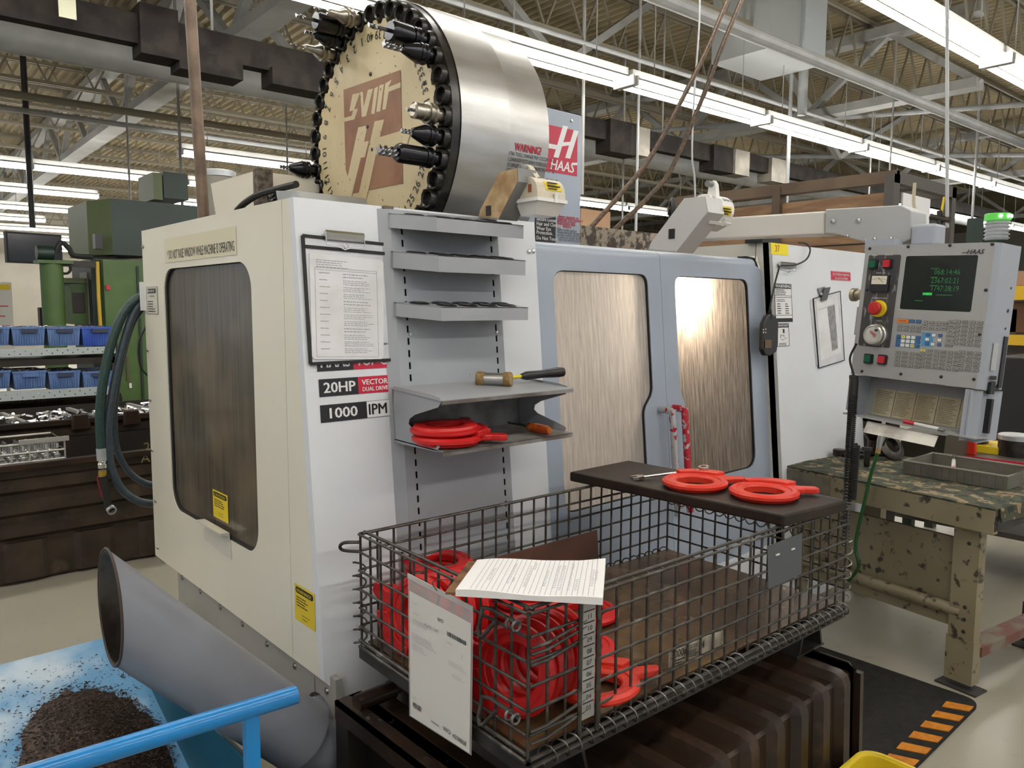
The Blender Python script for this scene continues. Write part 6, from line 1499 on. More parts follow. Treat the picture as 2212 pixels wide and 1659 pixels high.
# ------------------------------------------------------------------ coolant hoses with nozzle at the rear edge
m_hoseg = mat('hose_green', (.010, .035, .030), .38, 0, (.018, .05, .042), 90, bump=.15, bscale=150)
m_hoseb = mat('hose_blue_grey', (.028, .042, .055), .38, 0, (.04, .058, .072), 90, bump=.15, bscale=150)
YH = 3.24
def hp2(x, y, Y=YH): return onY(Y, x, y)
hs1 = thing('wash_hose', 'thick dark green wash hose with brass fitting and spray nozzle', 'hose', hp2(240, 1100))
MB().tube(spline([hp2(340, 645, 3.27), hp2(306, 641), hp2(270, 672), hp2(241, 740), hp2(222, 830), hp2(216, 900), hp2(219, 972)], 8), .0175, 14).build('hose', m_hoseg, hs1, True)
m_brass = mat('brass', (.50, .34, .06), .3, .9)
MB().cyl(hp2(219, 968), hp2(221, 994), .019, 14).build('ferrule', m_galv, hs1, True)
MB().lathe([(.015, 0), (.017, .004), (.015, .010), (.018, .014), (.018, .03), (.0, .03)], hp2(221, 994), hp2(222, 1018) - hp2(221, 994), 12).build('swivel', m_bolt, hs1, True)
MB().cyl(hp2(222, 1016), hp2(222, 1029), .016, 14).build('brass_fitting', m_brass, hs1, True)
MB().tube([hp2(222, 1028), hp2(226, 1050), hp2(231, 1075), hp2(233, 1092), hp2(240, 1103)], [.018, .016, .015, .012, .014], 14).build('nozzle_grip', m_gasket, hs1, True)
MB().tube([hp2(211, 1030), hp2(214, 1045), hp2(222, 1072), hp2(228, 1082)], [.004, .005, .005, .004], 8).build('lever', mat('lever_red', (.20, .01, .015), .4), hs1, True)
MB().lathe([(.016, 0), (.018, .02), (.012, .02), (.011, .008), (0, .008)], hp2(238, 1098), V((.1, -1, -.35)), 16).build('spray_tip', m_galv, hs1, True)
hs2 = thing('coolant_hose', 'blue grey hose hanging in a loop behind the green hose', 'hose', hp2(300, 1085))
MB().tube(spline([hp2(340, 650, 3.28), hp2(306, 654), hp2(283, 690), hp2(262, 760), hp2(243, 850), hp2(233, 930), hp2(238, 1000), hp2(262, 1055), hp2(300, 1083), hp2(345, 1090, 3.27)], 8), .0155, 12).build('hose', m_hoseb, hs2, True)
hs3 = thing('coolant_hose', 'second blue grey hose curving behind to the machine edge', 'hose', hp2(310, 1050))
MB().tube(spline([hp2(318, 650, 3.28), hp2(285, 700, 3.30), hp2(262, 780, 3.30), hp2(248, 870, 3.30), hp2(250, 960, 3.30), hp2(275, 1015, 3.30), hp2(310, 1042, 3.30), hp2(345, 1050, 3.30)], 8), .013, 12).build('hose', m_hoseb, hs3, True)
MB().box(XS + .05, XS + .12, 3.19, 3.26, 1.33, 1.40).build('hose_hook', m_bez, mill)
MB().tube(spline([onY(3.23, 318, 700), onY(3.23, 300, 740), onY(3.23, 303, 790), onY(3.23, 322, 815)], 8), .004, 6).build('cable', m_gasket, mill, True)
# ================================================================== work bench by the right cabinet
m_bench = mat('bench_cream_paint', (.27, .23, .145), .5, 0, (.21, .17, .10), 3, .4, .7, 5, col3=(.045, .035, .025), scale3=26, lo3=.58, hi3=.66)
m_bdark = mat('bench_dark_foot', (.035, .03, .027), .6)
n0 = onZ(.745, 2152, 1102); f0 = onZ(.77, 1737, 1007)
bdir = (f0 - n0); bdir.z = 0; bl = bdir.length; bdir.normalize(); bbk = V((bdir.y, -bdir.x, 0))         # along the front edge to the mill, and to the back
if bbk.x < 0: bbk = -bbk
bdir = V((.16, .987, 0)).normalized(); bbk = V((.987, -.16, 0)).normalized()
bl = .96; BW = .72; bzt = .765
n0 = onZ(bzt, 2150, 1100)
def bn(x, y, z): return V((n0.x, n0.y, 0)) + bdir * x + bbk * y + Z3 * z     # x along front from the near corner, y to the back
ben = thing('work_bench', 'cream steel workbench with camouflage cloth top and dirty apron', 'bench', bn(bl / 2, BW / 2, 0))
def bbox(x0, x1, y0, y1, z0, z1): return MB().hexa([bn(x0, y0, z0), bn(x1, y0, z0), bn(x1, y1, z0), bn(x0, y1, z0), bn(x0, y0, z1), bn(x1, y0, z1), bn(x1, y1, z1), bn(x0, y1, z1)])
def camo():
    m = D.materials.new('camouflage_cloth'); m.use_nodes = True; nt = m.node_tree; N, L = nt.nodes, nt.links; p = N['Principled BSDF']; p.inputs['Roughness'].default_value = .85
    tc = N.new('ShaderNodeTexCoord'); n1 = N.new('ShaderNodeTexNoise'); n1.inputs['Scale'].default_value = 16; n1.inputs['Detail'].default_value = 2; L.new(tc.outputs['Object'], n1.inputs['Vector'])
    cr = N.new('ShaderNodeValToRGB'); cr.color_ramp.interpolation = 'CONSTANT'; e = cr.color_ramp.elements
    e[0].position = 0; e[0].color = (.02, .025, .018, 1); e[1].position = .42; e[1].color = (.05, .065, .035, 1)
    for ps, c in ((.5, (.06, .045, .028, 1)), (.57, (.24, .19, .11, 1)), (.68, (.045, .05, .03, 1))): q = e.new(ps); q.color = c
    L.new(n1.outputs['Fac'], cr.inputs['Fac']); L.new(cr.outputs['Color'], p.inputs['Base Color']); return m
bbox(0, bl, 0, BW, bzt - .03, bzt - .006).build('top', m_bench, ben)
bbox(-.004, bl + .004, -.004, BW, bzt - .006, bzt).build('cloth', camo(), ben, label='camouflage cloth over the bench top')
MB().prism([bn(-.006, .02, bzt), bn(-.006, BW, bzt), bn(-.012, BW, bzt - .07), bn(-.012, .02, bzt - .05)], -bdir * .004).build('cloth_drop', camo(), ben)
bbox(0, bl, -.004, .03, bzt - .10, bzt - .007).build('front_rail', m_bench, ben)
bbox(.70, bl, -.010, -.004, bzt - .095, bzt - .015).build('label_channel', mat('label_channel', (.10, .10, .095), .5, 0, (.2, .17, .11), 12), ben)
bbox(0, .03, 0, BW, bzt - .09, bzt - .03).build('end_rail', m_strap, ben)
for x, y in ((.06, .03), (bl - .10, .03), (.06, BW - .05), (bl - .10, BW - .05)):
    lg_ = bbox(x, x + .10, y, y + .05, .12, bzt - .09).build('leg', m_bench, ben)
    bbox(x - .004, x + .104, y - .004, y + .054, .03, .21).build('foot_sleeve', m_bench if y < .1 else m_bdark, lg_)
    bbox(x - .03, x + .13, y - .02, y + .07, 0, .008).build('foot_plate', m_bdark, lg_)
    for zz in (.24, .29, .34, .60):
        MB().lathe([(0, 0), (.008, 0)], bn(x + .04, y - .0012, zz), -bbk, 10).build('bolt_hole', m_bdark, lg_)
bbox(.12, bl - .05, .08, .10, .30, bzt - .17).build('modesty_panel', m_bench, ben, label='dirty cream panel under the bench')
bbox(.10, bl - .02, .05, .09, .24, .31).build('stringer', m_bench, ben)
MB().cyl(bn(.12, .05, .31), bn(bl - .04, .05, .31), .026, 12).build('stringer_lip', m_bench, ben, True)
bbox(.05, .13, .08, BW - .05, .14, .18).build('side_brace', mat('brace_redbrown', (.16, .06, .045), .6, 0, (.2, .17, .13), 14), ben)
# things on the bench
bz_ = bzt + .001
def bpx(px, py, z=0.0): return onZ(bz_ + z, px, py)
tr_c = [bpx(x, y, .06) for x, y in ((1950, 997), (2000, 980), (2330, 1020), (2176, 1030))]
m_tray = mat('tray_olive_plastic', (.12, .115, .095), .5, 0, (.16, .15, .125), 10)
p0, p1 = bpx(1952, 997, .055), bpx(2176, 1032, .055); p2 = bpx(2000, 980, .055)
tu = (p1 - p0); tl = tu.length; tu.normalize(); tv = V((-tu.y, tu.x, 0)); 
if tv.dot(p2 - p0) < 0: tv = -tv
tdp = .30
tr = thing('parts_tray', 'ribbed olive grey plastic tray on the camouflage cloth', 'tray', (p0.x, p0.y, bz_))
def tp(a, b, z): return V((p0.x, p0.y, bz_)) + tu * a + tv * b + Z3 * z
MB().prism([tp(.0, 0, 0), tp(tl, 0, 0), tp(tl, tdp, 0), tp(0, tdp, 0)], (0, 0, .004)).build('base', m_tray, tr)
for a, b in (((0, 0), (tl, 0)), ((tl, 0), (tl, tdp)), ((tl, tdp), (0, tdp)), ((0, tdp), (0, 0))): MB().bar(tp(*a, .03), tp(*b, .03), .004, .058).build('wall', m_tray, tr)
mb = MB()
MB().tube([tp(0, 0, .059), tp(tl, 0, .059), tp(tl, tdp, .059), tp(0, tdp, .059)], .006, 6, True).build('rim', mat('tray_rim', (.22, .21, .175), .5), tr)
for k in range(14): MB().cbox(tp(tl * (k + .5) / 14, -.004, .028), (.005, .005, .05), (tu, tv, Z3)).build('rib', m_tray, tr)
d0, d1 = tp(tl * .24, tdp * .96, .068), tp(tl * .42, tdp * .30, .036)
sd2 = thing('screwdriver', 'clear handled screwdriver leaning in the olive tray', 'screwdriver', d1 - Z3 * .03)
dv = d1 - d0
MB().tube([d0 + dv * .35, d0 + dv * .40, d0 + dv * .85, d1], [.006, .009, .010, .007], 8).build('handle', mat('clear_handle', (.45, .44, .42), .25), sd2, True)
MB().tube([d0, d0 + dv * .36], .004, 6).build('blade', m_dark, sd2, True)
MB().cyl(d0 + dv * .88, d1 + dv * .02, .0095, 8).build('band', m_btnr, sd2, True)
# round iron parts
def disc(px, py, prof, lab, m, nm='machined_ring', cat='ring', seg=28, tilt=None):
    c = bpx(px, py); return MB().lathe(prof, V((c.x, c.y, bz_)), tilt or Z3, seg).build(nm, m, None, True, label=lab, cat=cat)
m_iron = mat('dark_cast_iron', (.035, .032, .030), .35, .7, (.07, .06, .05), 20)
disc(1846, 985, [(.045, .0), (.062, .0), (.062, .008), (.075, .010), (.075, .018), (.060, .02), (.045, .02), (.045, 0)], 'dark flanged ring on the bench behind the coiled cord', m_iron)
disc(1812, 984, [(.0, .0), (.030, .0), (.030, .03), (.026, .034), (.0, .034)], 'small dark bushing at the far bench corner', m_iron, 'bushing', 'bushing', 16)
c = bpx(1872, 1008)
bt = thing('hex_bolt', 'large dark bolt standing on its thread behind the green hose', 'bolt', V((c.x, c.y, bz_)))
MB().lathe([(0, 0), (.012, 0), (.014, .004), (.014, .075), (0, .075)], V((c.x, c.y, bz_)), V((.08, .05, 1)), 14).build('shank', m_iron, bt, True)
MB().lathe([(0, .075), (.024, .075), (.024, .093), (0, .093)], V((c.x, c.y, bz_)), V((.08, .05, 1)), 6).build('hex_head', m_iron, bt)
c = bpx(1918, 990)
fg = thing('spindle_part', 'oily turned spindle part with wide flanges standing on the bench', 'machine part', V((c.x + .06, c.y + .10, bz_)))
cc = V((c.x + .06, c.y + .10, bz_))
MB().lathe([(0, 0), (.075, 0), (.078, .012), (.060, .028), (.030, .034), (.028, .075), (.05, .10), (.055, .125), (.035, .14), (0, .14)], cc, Z3, 28).build('body', mat('oily_brown_iron', (.05, .035, .03), .25, .7), fg, True)
MB().lathe([(.055, 0), (.075, .004), (.078, .018), (.06, .03), (.04, .03), (.04, 0), (.055, 0)], V((c.x, c.y, bz_ + .055)), V((-.25, -.75, .55)), 24).build('knurled_ring', m_iron, fg, True)
# air gun with green hose
g0 = bpx(1905, 905, .16); 
tip = onP(bn(0, -.03, 0), bbk, 1912, 900); gb = onP(bn(0, -.03, 0), bbk, 1898, 968); gm_ = onP(bn(0, -.03, 0), bbk, 1903, 938)
ag = thing('air_gun', 'silver blow gun with brass tip on a hanging green air hose', 'air gun', gb)
MB().tube([tip, tip.lerp(gm_, .35)], .0035, 8).build('tip', m_brass, ag, True)
MB().tube([tip.lerp(gm_, .3), gm_, gb], [.007, .011, .010], 12).build('body', m_galv, ag, True)
MB().tube([tip.lerp(gm_, .5) - bdir * .0 + bbk * .0 + V((.02, -.02, 0)), gm_ + V((.022, -.02, 0)), gb + V((.012, -.012, .01))], .004, 8).build('trigger', m_dark, ag, True)
MB().tube([gb, gb - (tip - gb).normalized() * .022], .010, 12).build('tape_joint', mat('tape_tan', (.40, .27, .10), .6), ag, True)
hp3 = lambda x, y: onP(bn(0, -.03, 0), bbk, x, y)
MB().tube(spline([gb - (tip - gb).normalized() * .02, hp3(1880, 1030), hp3(1866, 1090), hp3(1852, 1150), hp3(1848, 1185), hp3(1854, 1215), hp3(1840, 1235) + bbk * .04, hp3(1815, 1260) + bbk * .06], 8), .0075, 10).build('hose', mat('hose_bright_green', (.015, .09, .02), .4), ag, True)
# coiled black cord falling from the control box
c0 = PF(-.01, HG * .62, -.02)
cpts = spline([onX(2.67, *q_) for q_ in ((1850, 742), (1836, 775), (1844, 812), (1843, 850), (1838, 930), (1832, 1030), (1826, 1180))], 10)
cd = thing('coiled_cord', 'black coiled cord hanging from the control box beside the bench', 'cord', cpts[-1])
MB().tube(cpts[:22], .004, 8).build('straight_lead', m_gasket, cd, True)
hx = []; tot = 0
for k in range(900):
    t_ = 20 + (len(cpts) - 21) * k / 899; i = min(int(t_), len(cpts) - 2); c_ = cpts[i].lerp(cpts[i + 1], t_ - i); a = k * .58
    hx.append(c_ + V((math.cos(a), math.sin(a), 0)) * .0125)
MB().tube(hx, .0034, 5).build('coil', m_gasket, cd, True)
hx = []
c2a, c2b = onX(2.67, 1849, 960), onX(2.67, 1840, 1080)
for k in range(330):
    c_ = c2a.lerp(c2b, k / 329); a = k * .58; hx.append(c_ + V((math.cos(a), math.sin(a), 0)) * .0125)
MB().tube(hx, .0034, 5).build('coil', m_gasket, cd, True)
# ================================================================== behind the mill, left
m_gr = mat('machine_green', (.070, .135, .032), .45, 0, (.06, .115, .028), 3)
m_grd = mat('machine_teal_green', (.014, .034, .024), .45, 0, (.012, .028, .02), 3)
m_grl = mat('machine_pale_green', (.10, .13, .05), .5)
YG = 8.6
def gx(px, py, Y=YG): return onY(Y, px, py)
gm2 = thing('green_machine', 'tall green machine tool standing behind the bin rack', 'machine', (2.6, YG + .6, 0))
def gbox(px0, py0, px1, py1, Y, dep, nm, m, lab=None, bevel=0):
    a, b = gx(px0, py0, Y), gx(px1, py1, Y); return MB().box(min(a.x, b.x), max(a.x, b.x), Y, Y + dep, min(a.z, b.z), max(a.z, b.z)).build(nm, m, gm2, label=lab, bevel=bevel)
a = gx(200, 425); b = gx(470, 560)
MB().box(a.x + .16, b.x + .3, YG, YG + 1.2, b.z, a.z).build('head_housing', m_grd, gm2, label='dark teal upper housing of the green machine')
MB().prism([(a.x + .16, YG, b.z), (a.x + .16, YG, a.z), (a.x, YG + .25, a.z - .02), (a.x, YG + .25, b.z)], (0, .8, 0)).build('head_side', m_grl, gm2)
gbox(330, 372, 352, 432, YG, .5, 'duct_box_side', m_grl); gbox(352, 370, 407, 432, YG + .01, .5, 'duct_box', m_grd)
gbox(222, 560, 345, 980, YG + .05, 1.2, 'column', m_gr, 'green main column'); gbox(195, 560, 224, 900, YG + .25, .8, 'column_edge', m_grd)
gbox(300, 575, 312, 960, YG + .03, .1, 'door_edge', m_grd)
gbox(262, 665, 281, 760, YG + .035, .02, 'inspection_panel', m_grl); gbox(272, 770, 279, 823, YG + .035, .02, 'sight_glass', mat('sight_brown', (.10, .075, .05), .4))
gbox(279, 828, 285, 838, YG + .03, .01, 'label', m_paper); gbox(229, 616, 238, 626, YG + .03, .01, 'label', m_dred); gbox(252, 525, 345, 558, YG + .1, .3, 'gap', m_dsteel)
gbox(135, 600, 195, 612, YG + .4, .5, 'side_head_cap', m_grl); gbox(152, 612, 192, 700, YG + .42, .4, 'side_cabinet', m_gr); gbox(156, 632, 185, 676, YG + .41, .02, 'side_window', m_dsteel)
gbox(187, 588, 198, 700, YG + .38, .3, 'dirty_edge', m_boxg)
MB().tube([gx(210, 565), gx(213, 640), gx(217, 705)], .018, 8).build('air_line', mat('yellow_hose', (.55, .36, .03), .5), gm2, True)
gbox(205, 505, 222, 538, YG - .05, .1, 'motor', m_bez)
c0, c1 = gx(118, 705), gx(121, 570)
pl = thing('green_post', 'round green machine post with motor and cables on top', 'post', (c0.x, YG, 0))
MB().cyl((c0.x, YG, 0), (c0.x, YG, c1.z), .10, 20).build('post', m_gr, pl, True)
MB().box(c0.x - .13, c0.x + .17, YG - .11, YG + .11, c1.z, c1.z + .03).build('cap', m_gr, pl)
MB().cyl((c0.x - .12, YG, c1.z + .10), (c0.x + .02, YG, c1.z + .10), .07, 14).build('motor', m_grd, pl, True)
MB().tube(spline([gx(120, 545), gx(132, 525), gx(148, 535), gx(160, 552), gx(200, 555)], 6), .025, 8).build('cable', m_gasket, pl, True)
MB().torus(gx(140, 580), Y3, .05, .014, 16, 6).build('cable_loop', m_gasket, pl, True)
MB().bar(gx(120, 568), gx(205, 572), .05, .06).build('rail', m_dsteel, pl)
cbx = thing('switch_box', 'small dark switch box beside the round green post', 'box', gx(95, 700, YG + .2))
q = gx(98, 686, YG + .2); MB().cbox(q, (.11, .1, .2)).build('body', m_bez, cbx); MB().box(q.x - .015, q.x + .015, q.y - .015, q.y + .015, 0, q.z - .1).build('stand', m_bez, cbx)
# hanging screen and white board
YT = 13
a, b = onY(YT, 6, 500), onY(YT, 137, 572)
tv = thing('hanging_screen', 'dark flat screen hung from the roof on a pole', 'screen', ((a.x + b.x) / 2, YT, b.z))
tvn = V((.18, -.98, 0)).normalized(); tvu = V((.98, .18, 0))
MB().cbox((a + b) / 2, ((b.x - a.x), .08, a.z - b.z), (tvu, tvn, Z3)).build('body', m_bez, tv)
MB().cbox((a + b) / 2 + tvn * .042, ((b.x - a.x) * .94, .004, (a.z - b.z) * .88), (tvu, tvn, Z3)).build('panel', mat('screen_glass', (.012, .014, .02), .12), tv)
MB().cyl((a + b) / 2 + Z3 * .3, V(((a.x + b.x) / 2, YT, 5.3)), .04, 10).build('pole', m_bez, tv, True)
a, b = onY(12, -60, 608), onY(12, 30, 705)
wbd = thing('whiteboard', 'white notice board on legs with yellow heading at the far left', 'board', ((a.x + b.x) / 2, 12, 0))
MB().box(a.x, b.x, 12, 12.03, b.z - .3, a.z).build('panel', mat('whiteboard', (.70, .69, .64), .4), wbd)
MB().box(a.x, b.x - .02, 11.994, 11.999, a.z - .10, a.z - .03).build('heading', m_yel, wbd)
mb = MB()
for k in range(4): mb.box(a.x + .2, b.x - .05 - .04 * (k % 2), 11.995, 11.999, a.z - .32 - .13 * k, a.z - .315 - .13 * k + .008)
mb.build('notes', m_dred, wbd, kind='stuff')
for x in (a.x + .1, b.x - .1): MB().box(x - .02, x + .02, 12.0, 12.03, 0, b.z - .3).build('leg', m_steel_l, wbd)
# shelving with blue bins
YR = 6.9
m_bin = mat('bin_blue', (.075, .15, .36), .5, 0, (.12, .20, .40), 9, stretch=(10, 1, 1)); m_bin2 = mat('bin_bright_blue', (.03, .085, .42), .45, 0, (.05, .12, .45), 9)
m_perf = mat('shelf_pale_steel', (.42, .47, .47), .45, .2)
rk = thing('bin_shelving', 'steel shelving with pale perforated beams carrying blue bins', 'shelving', (1.3, YR + .3, 0))
def ry(px, py): return onY(YR, px, py)
xA, xB = -.6, ry(252, 800).x
zb_ = []
for py0, py1 in ((752, 768), (842, 861)):
    z1, z0 = ry(100, py0).z, ry(100, py1).z; zb_.append(z1)
    holes = []
    bx_ = xA + .1
    while bx_ < xB - .03:
        for k, zz in enumerate((z0 + (z1 - z0) * .66, z0 + (z1 - z0) * .28)): holes.append(circ((bx_ + .036 * k, YR, zz), X3, Z3, .0055, 6))
        bx_ += .072
    MB().plate([(xA, YR, z0), (xB, YR, z0), (xB, YR, z1), (xA, YR, z1)], holes, (0, .004, 0)).build('beam', m_perf, rk, label='pale perforated shelf beam')
    MB().box(xA, xB, YR + .006, YR + .6, z0 + .01, z0 + .02).build('shelf_deck', m_dsteel, rk)
MB().box(xA, xB, YR + .02, YR + .6, ry(100, 790).z, ry(100, 776).z).build('cross_beam', m_dsteel, rk)
xp = ry(251, 830).x
MB().box(xp - .02, xp + .03, YR + .02, YR + .08, 0, zb_[0] + .03).build('post', m_gasket, rk)
MB().box(xp - .02, xp + .03, YR + .55, YR + .6, 0, zb_[0] + .03).build('post', m_gasket, rk)
for x_ in (xA, xA + 1.0): MB().box(x_, x_ + .05, YR + .55, YR + .6, 0, zb_[0]).build('post', m_gasket, rk)
for py in (845, 872):
    MB().lathe([(0, 0), (.018, 0), (.016, .01), (0, .012)], ry(251, py), -Y3, 10).build('bolt', m_galv, rk, True)
def blue_bin(px0, px1, py_t, py_b, m, lab, hm):
    a, b = ry(px0, py_b), ry(px1, py_t); z0 = a.z; z1 = b.z; x0, x1 = a.x + .004, b.x - .004; y0 = YR + .012
    t = thing('storage_bin', lab, 'bin', ((x0 + x1) / 2, y0 + .2, z0), group='blue bins on the shelving')
    ins = .012
    MB().hexa([(x0 + ins, y0 + ins, z0), (x1 - ins, y0 + ins, z0), (x1 - ins, y0 + .4, z0), (x0 + ins, y0 + .4, z0), (x0, y0, z1 - .012), (x1, y0, z1 - .012), (x1, y0 + .42, z1 - .012), (x0, y0 + .42, z1 - .012)]).build('body', m, t)
    MB().plate([(x0 - .004, y0 - .004, z1 - .014), (x1 + .004, y0 - .004, z1 - .014), (x1 + .004, y0 + .425, z1 - .014), (x0 - .004, y0 + .425, z1 - .014)], [[(x0 + .008, y0 + .008, z1 - .014), (x1 - .008, y0 + .008, z1 - .014), (x1 - .008, y0 + .41, z1 - .014), (x0 + .008, y0 + .41, z1 - .014)]], (0, 0, .014)).build('rim', m, t)
    MB().box(x0 + (x1 - x0) * .28, x1 - (x1 - x0) * .24, y0 - .02, y0 - .004, z1 - .045, z1 - .016).build('grip', hm, t)
    for k in range(12):
        xx = x0 + .02 + (x1 - x0 - .04) * k / 11; MB().box(xx - .003, xx + .003, y0 + .001, y0 + .01, z0 + .012, z1 - .055).build('rib', m, t)
    rnd = random.Random(px0); mb = MB()
    for k in range(40):
        p = V((rnd.uniform(x0 + .02, x1 - .02), rnd.uniform(y0 + .02, y0 + .38), z1 - .012 + rnd.uniform(-.01, .012))); r_ = rnd.uniform(.008, .02)
        mb.cbox(p, (r_, r_, r_ * .7), (V((1, .3, .2)).normalized(), V((-.3, 1, 0)).normalized(), Z3))
    mb.build('contents', m_hold if k % 2 else m_iron, t, kind='stuff')
gk = mat('bin_grip_dark', (.03, .04, .075), .5)
for k, (x0, x1, m, w_) in enumerate(((-50, 22, m_bin, 'cut off by the frame edge'), (26, 99, m_bin, 'second in the upper row'), (103, 175, m_bin, 'third in the upper row'), (178, 252, m_bin2, 'brightest, by the green hose'))): blue_bin(x0, x1, 706, 748, m, 'blue ribbed bin on the upper shelf, ' + w_, gk)
for k, (x0, x1, w_) in enumerate(((-46, 24, 'cut off by the frame edge'), (29, 101, 'second in the row'), (106, 175, 'third in the row'), (180, 250, 'behind the green hose'))): blue_bin(x0, x1, 800, 843, m_bin, 'blue grey bin on the lower shelf, ' + w_, gk if k != 1 else m_bin)
# brown steel stock bins in front of the shelving
m_stock = mat('brown_stock_bin_steel', (.062, .043, .030), .38, .25, (.030, .022, .017), 5, .35, .65, 6, .05, 18, col3=(.11, .075, .05), scale3=9, lo3=.6, hi3=.8)
def stock_bin(Y0, dep, z_rib, z_top, xa, xb, lab, horiz=True, stencil=None, lip=True):
    t = thing('stock_bin', lab, 'bin', ((xa + xb) / 2, Y0 + dep / 2, 0), group='stock bins')
    prof = [(Y0, .02), (Y0, z_rib)]; z = z_rib
    while z < z_top - .05: prof += [(Y0 - .0, z), (Y0 - .035, z + .025), (Y0 - .035, z + .065), (Y0, z + .09)]; z += .125
    prof.append((Y0, z_top))
    n = len(prof); mb = MB(); mb.add([V((xa, y, z)) for y, z in prof] + [V((xb, y, z)) for y, z in prof], [(i, i + 1, n + i + 1, n + i) for i in range(n - 1)]); mb.build('ribbed_wall', m_stock, t)
    MB().box(xa, xb, Y0 - .05, Y0 + .01, z_top - .03, z_top).build('rim', m_rust, t)
    MB().box(xa, xb, Y0 + dep, Y0 + dep + .01, .1, z_top).build('back_wall', m_dsteel, t); MB().box(xb - .01, xb, Y0, Y0 + dep, .1, z_top).build('end_wall', m_dsteel, t)
    MB().box(xa, xb, Y0, Y0 + dep, z_top - .28, z_top - .27).build('load_floor', m_dsteel, t)
    MB().box(xa, xb, Y0 + .02, Y0 + .06, .0, z_rib).build('base_wall', m_stock, t)
    x = xa + .1
    while x < xb - .1:
        MB().prism([(x, Y0 + .02, .02), (x + .06, Y0 - .02, .02), (x + .21, Y0 - .02, .02), (x + .27, Y0 + .02, .02)], (0, 0, z_rib - .03)).build('base_rib', m_stock, t); x += .34
    if stencil:
        for s_, px, py in stencil: words('stencil', s_, onY(Y0 - .036, px, py), X3, Z3, .055, mat('stencil_tan', (.20, .16, .08), .7), t, lift=.002)
    return t
zt1 = onY(4.8, 150, 990).z
stock_bin(4.82, .75, .245, zt1, -.5, 2.3, 'large dark ribbed steel bin standing on the floor left of the mill', stencil=(('239', 310, 976), ('A116', 304, 1000)))
zt2 = onY(5.75, 150, 905).z
stock_bin(5.75, .8, .25, zt2, -.5, 2.6, 'second dark ribbed bin behind the front one, holding bright parts')
zt3 = onY(7.6, 100, 868).z
stock_bin(7.6, .7, .25, zt3, -.5, 2.0, 'third brown bin standing behind the shelving', stencil=(('A10C10', 22, 880),))
# small wire basket of shiny parts on the front bin
wbk = [onZ(zt1 - .02, x, y) for x, y in ((-60, 985), (108, 970))]
wz = zt1 - .005; wx1 = onZ(wz, 108, 968).x; wy = 4.86
wt = thing('parts_basket', 'small pale wire basket of shiny turned parts on the dark bin', 'basket', (wx1 - .4, wy + .18, wz))
m_pw = mat('pale_wire', (.45, .44, .41), .4, .5)
for z in (.0, .05, .10): MB().tube([(wx1 - .9, wy, wz + z), (wx1, wy, wz + z), (wx1, wy + .34, wz + z), (wx1 - .9, wy + .34, wz + z)], .006, 6, True).build('hoop', m_pw, wt, True)
for k in range(11): MB().cyl((wx1 - .085 * k, wy, wz), (wx1 - .085 * k, wy, wz + .10), .005, 6).build('upright', m_pw, wt, True)
MB().box(wx1 - .22, wx1 + .02, wy - .02, wy + .0, wz + .10, wz + .125).build('handle_bar', m_pw, wt); MB().box(wx1 - .9, wx1 - .45, wy - .02, wy, wz + .06, wz + .085).build('handle_bar', m_pw, wt)
MB().box(wx1 - .9, wx1, wy, wy + .34, wz - .004, wz).build('base', m_pw, wt)
k = 0
for i in range(16):
    for j in range(5):
        c = V((wx1 - .03 - .055 * i, wy + .035 + .065 * j, wz)); MB().lathe([(0, .0), (.022, 0), (.022, .02), (.009, .024), (.009, .085), (0, .085)], c, Z3, 8).build('turned_part', m_bolt, None, True, label='shiny stepped turned part standing in the small wire basket', cat='part', group='turned parts in the small basket')
# loose shiny parts in the second bin
rnd = random.Random(9); mb = MB()
for k in range(420):
    p = V((rnd.uniform(-.3, 2.3), rnd.uniform(5.8, 6.4), zt2 - .035 + rnd.uniform(-.03, .03))); d = V((rnd.uniform(-1, 1), rnd.uniform(-1, 1), rnd.uniform(-.3, .3))).normalized(); mb.cyl(p - d * .03, p + d * .03, .012, 6)
mb.build('steel_slugs', m_bolt, None, True, kind='stuff', label='loose bright steel slugs heaped in the rear dark bin', cat='parts')
for k in range(4):
    x_ = .55 + .42 * k; MB().bar((x_, 5.8, zt2 - .02), (x_ - .05, 6.5, zt2 - .02), .03, .02).build('divider_bar', m_steel_l, None, label='%s pale divider bar laid across the rear dark bin' % ORD[k], cat='bar')
for px, lab in ((168, 'left of the green hose'), (278, 'right of the hoses')):
    p = onY(5.73, px, 905); mb = MB().prism([(p.x - .045, 5.66, zt2 + .04), (p.x + .05, 5.66, zt2 + .04), (p.x + .065, 5.66, zt2 - .07), (p.x - .055, 5.66, zt2 - .07)], (0, .03, 0)); mb.build('corner_bracket', m_rust, None, label='brown steel corner bracket on the rear bin ' + lab, cat='bracket', bevel=.01)
p = onY(7.0, 305, 920); MB().prism([(p.x - .12, 7.0, p.z + .10), (p.x + .18, 7.0, p.z + .02), (p.x + .18, 7.0, 0), (p.x - .12, 7.0, 0)], (0, .35, 0)).build('yellow_skid', m_yel, None, label='yellow sloped cover between bin and green machine', cat='cover')

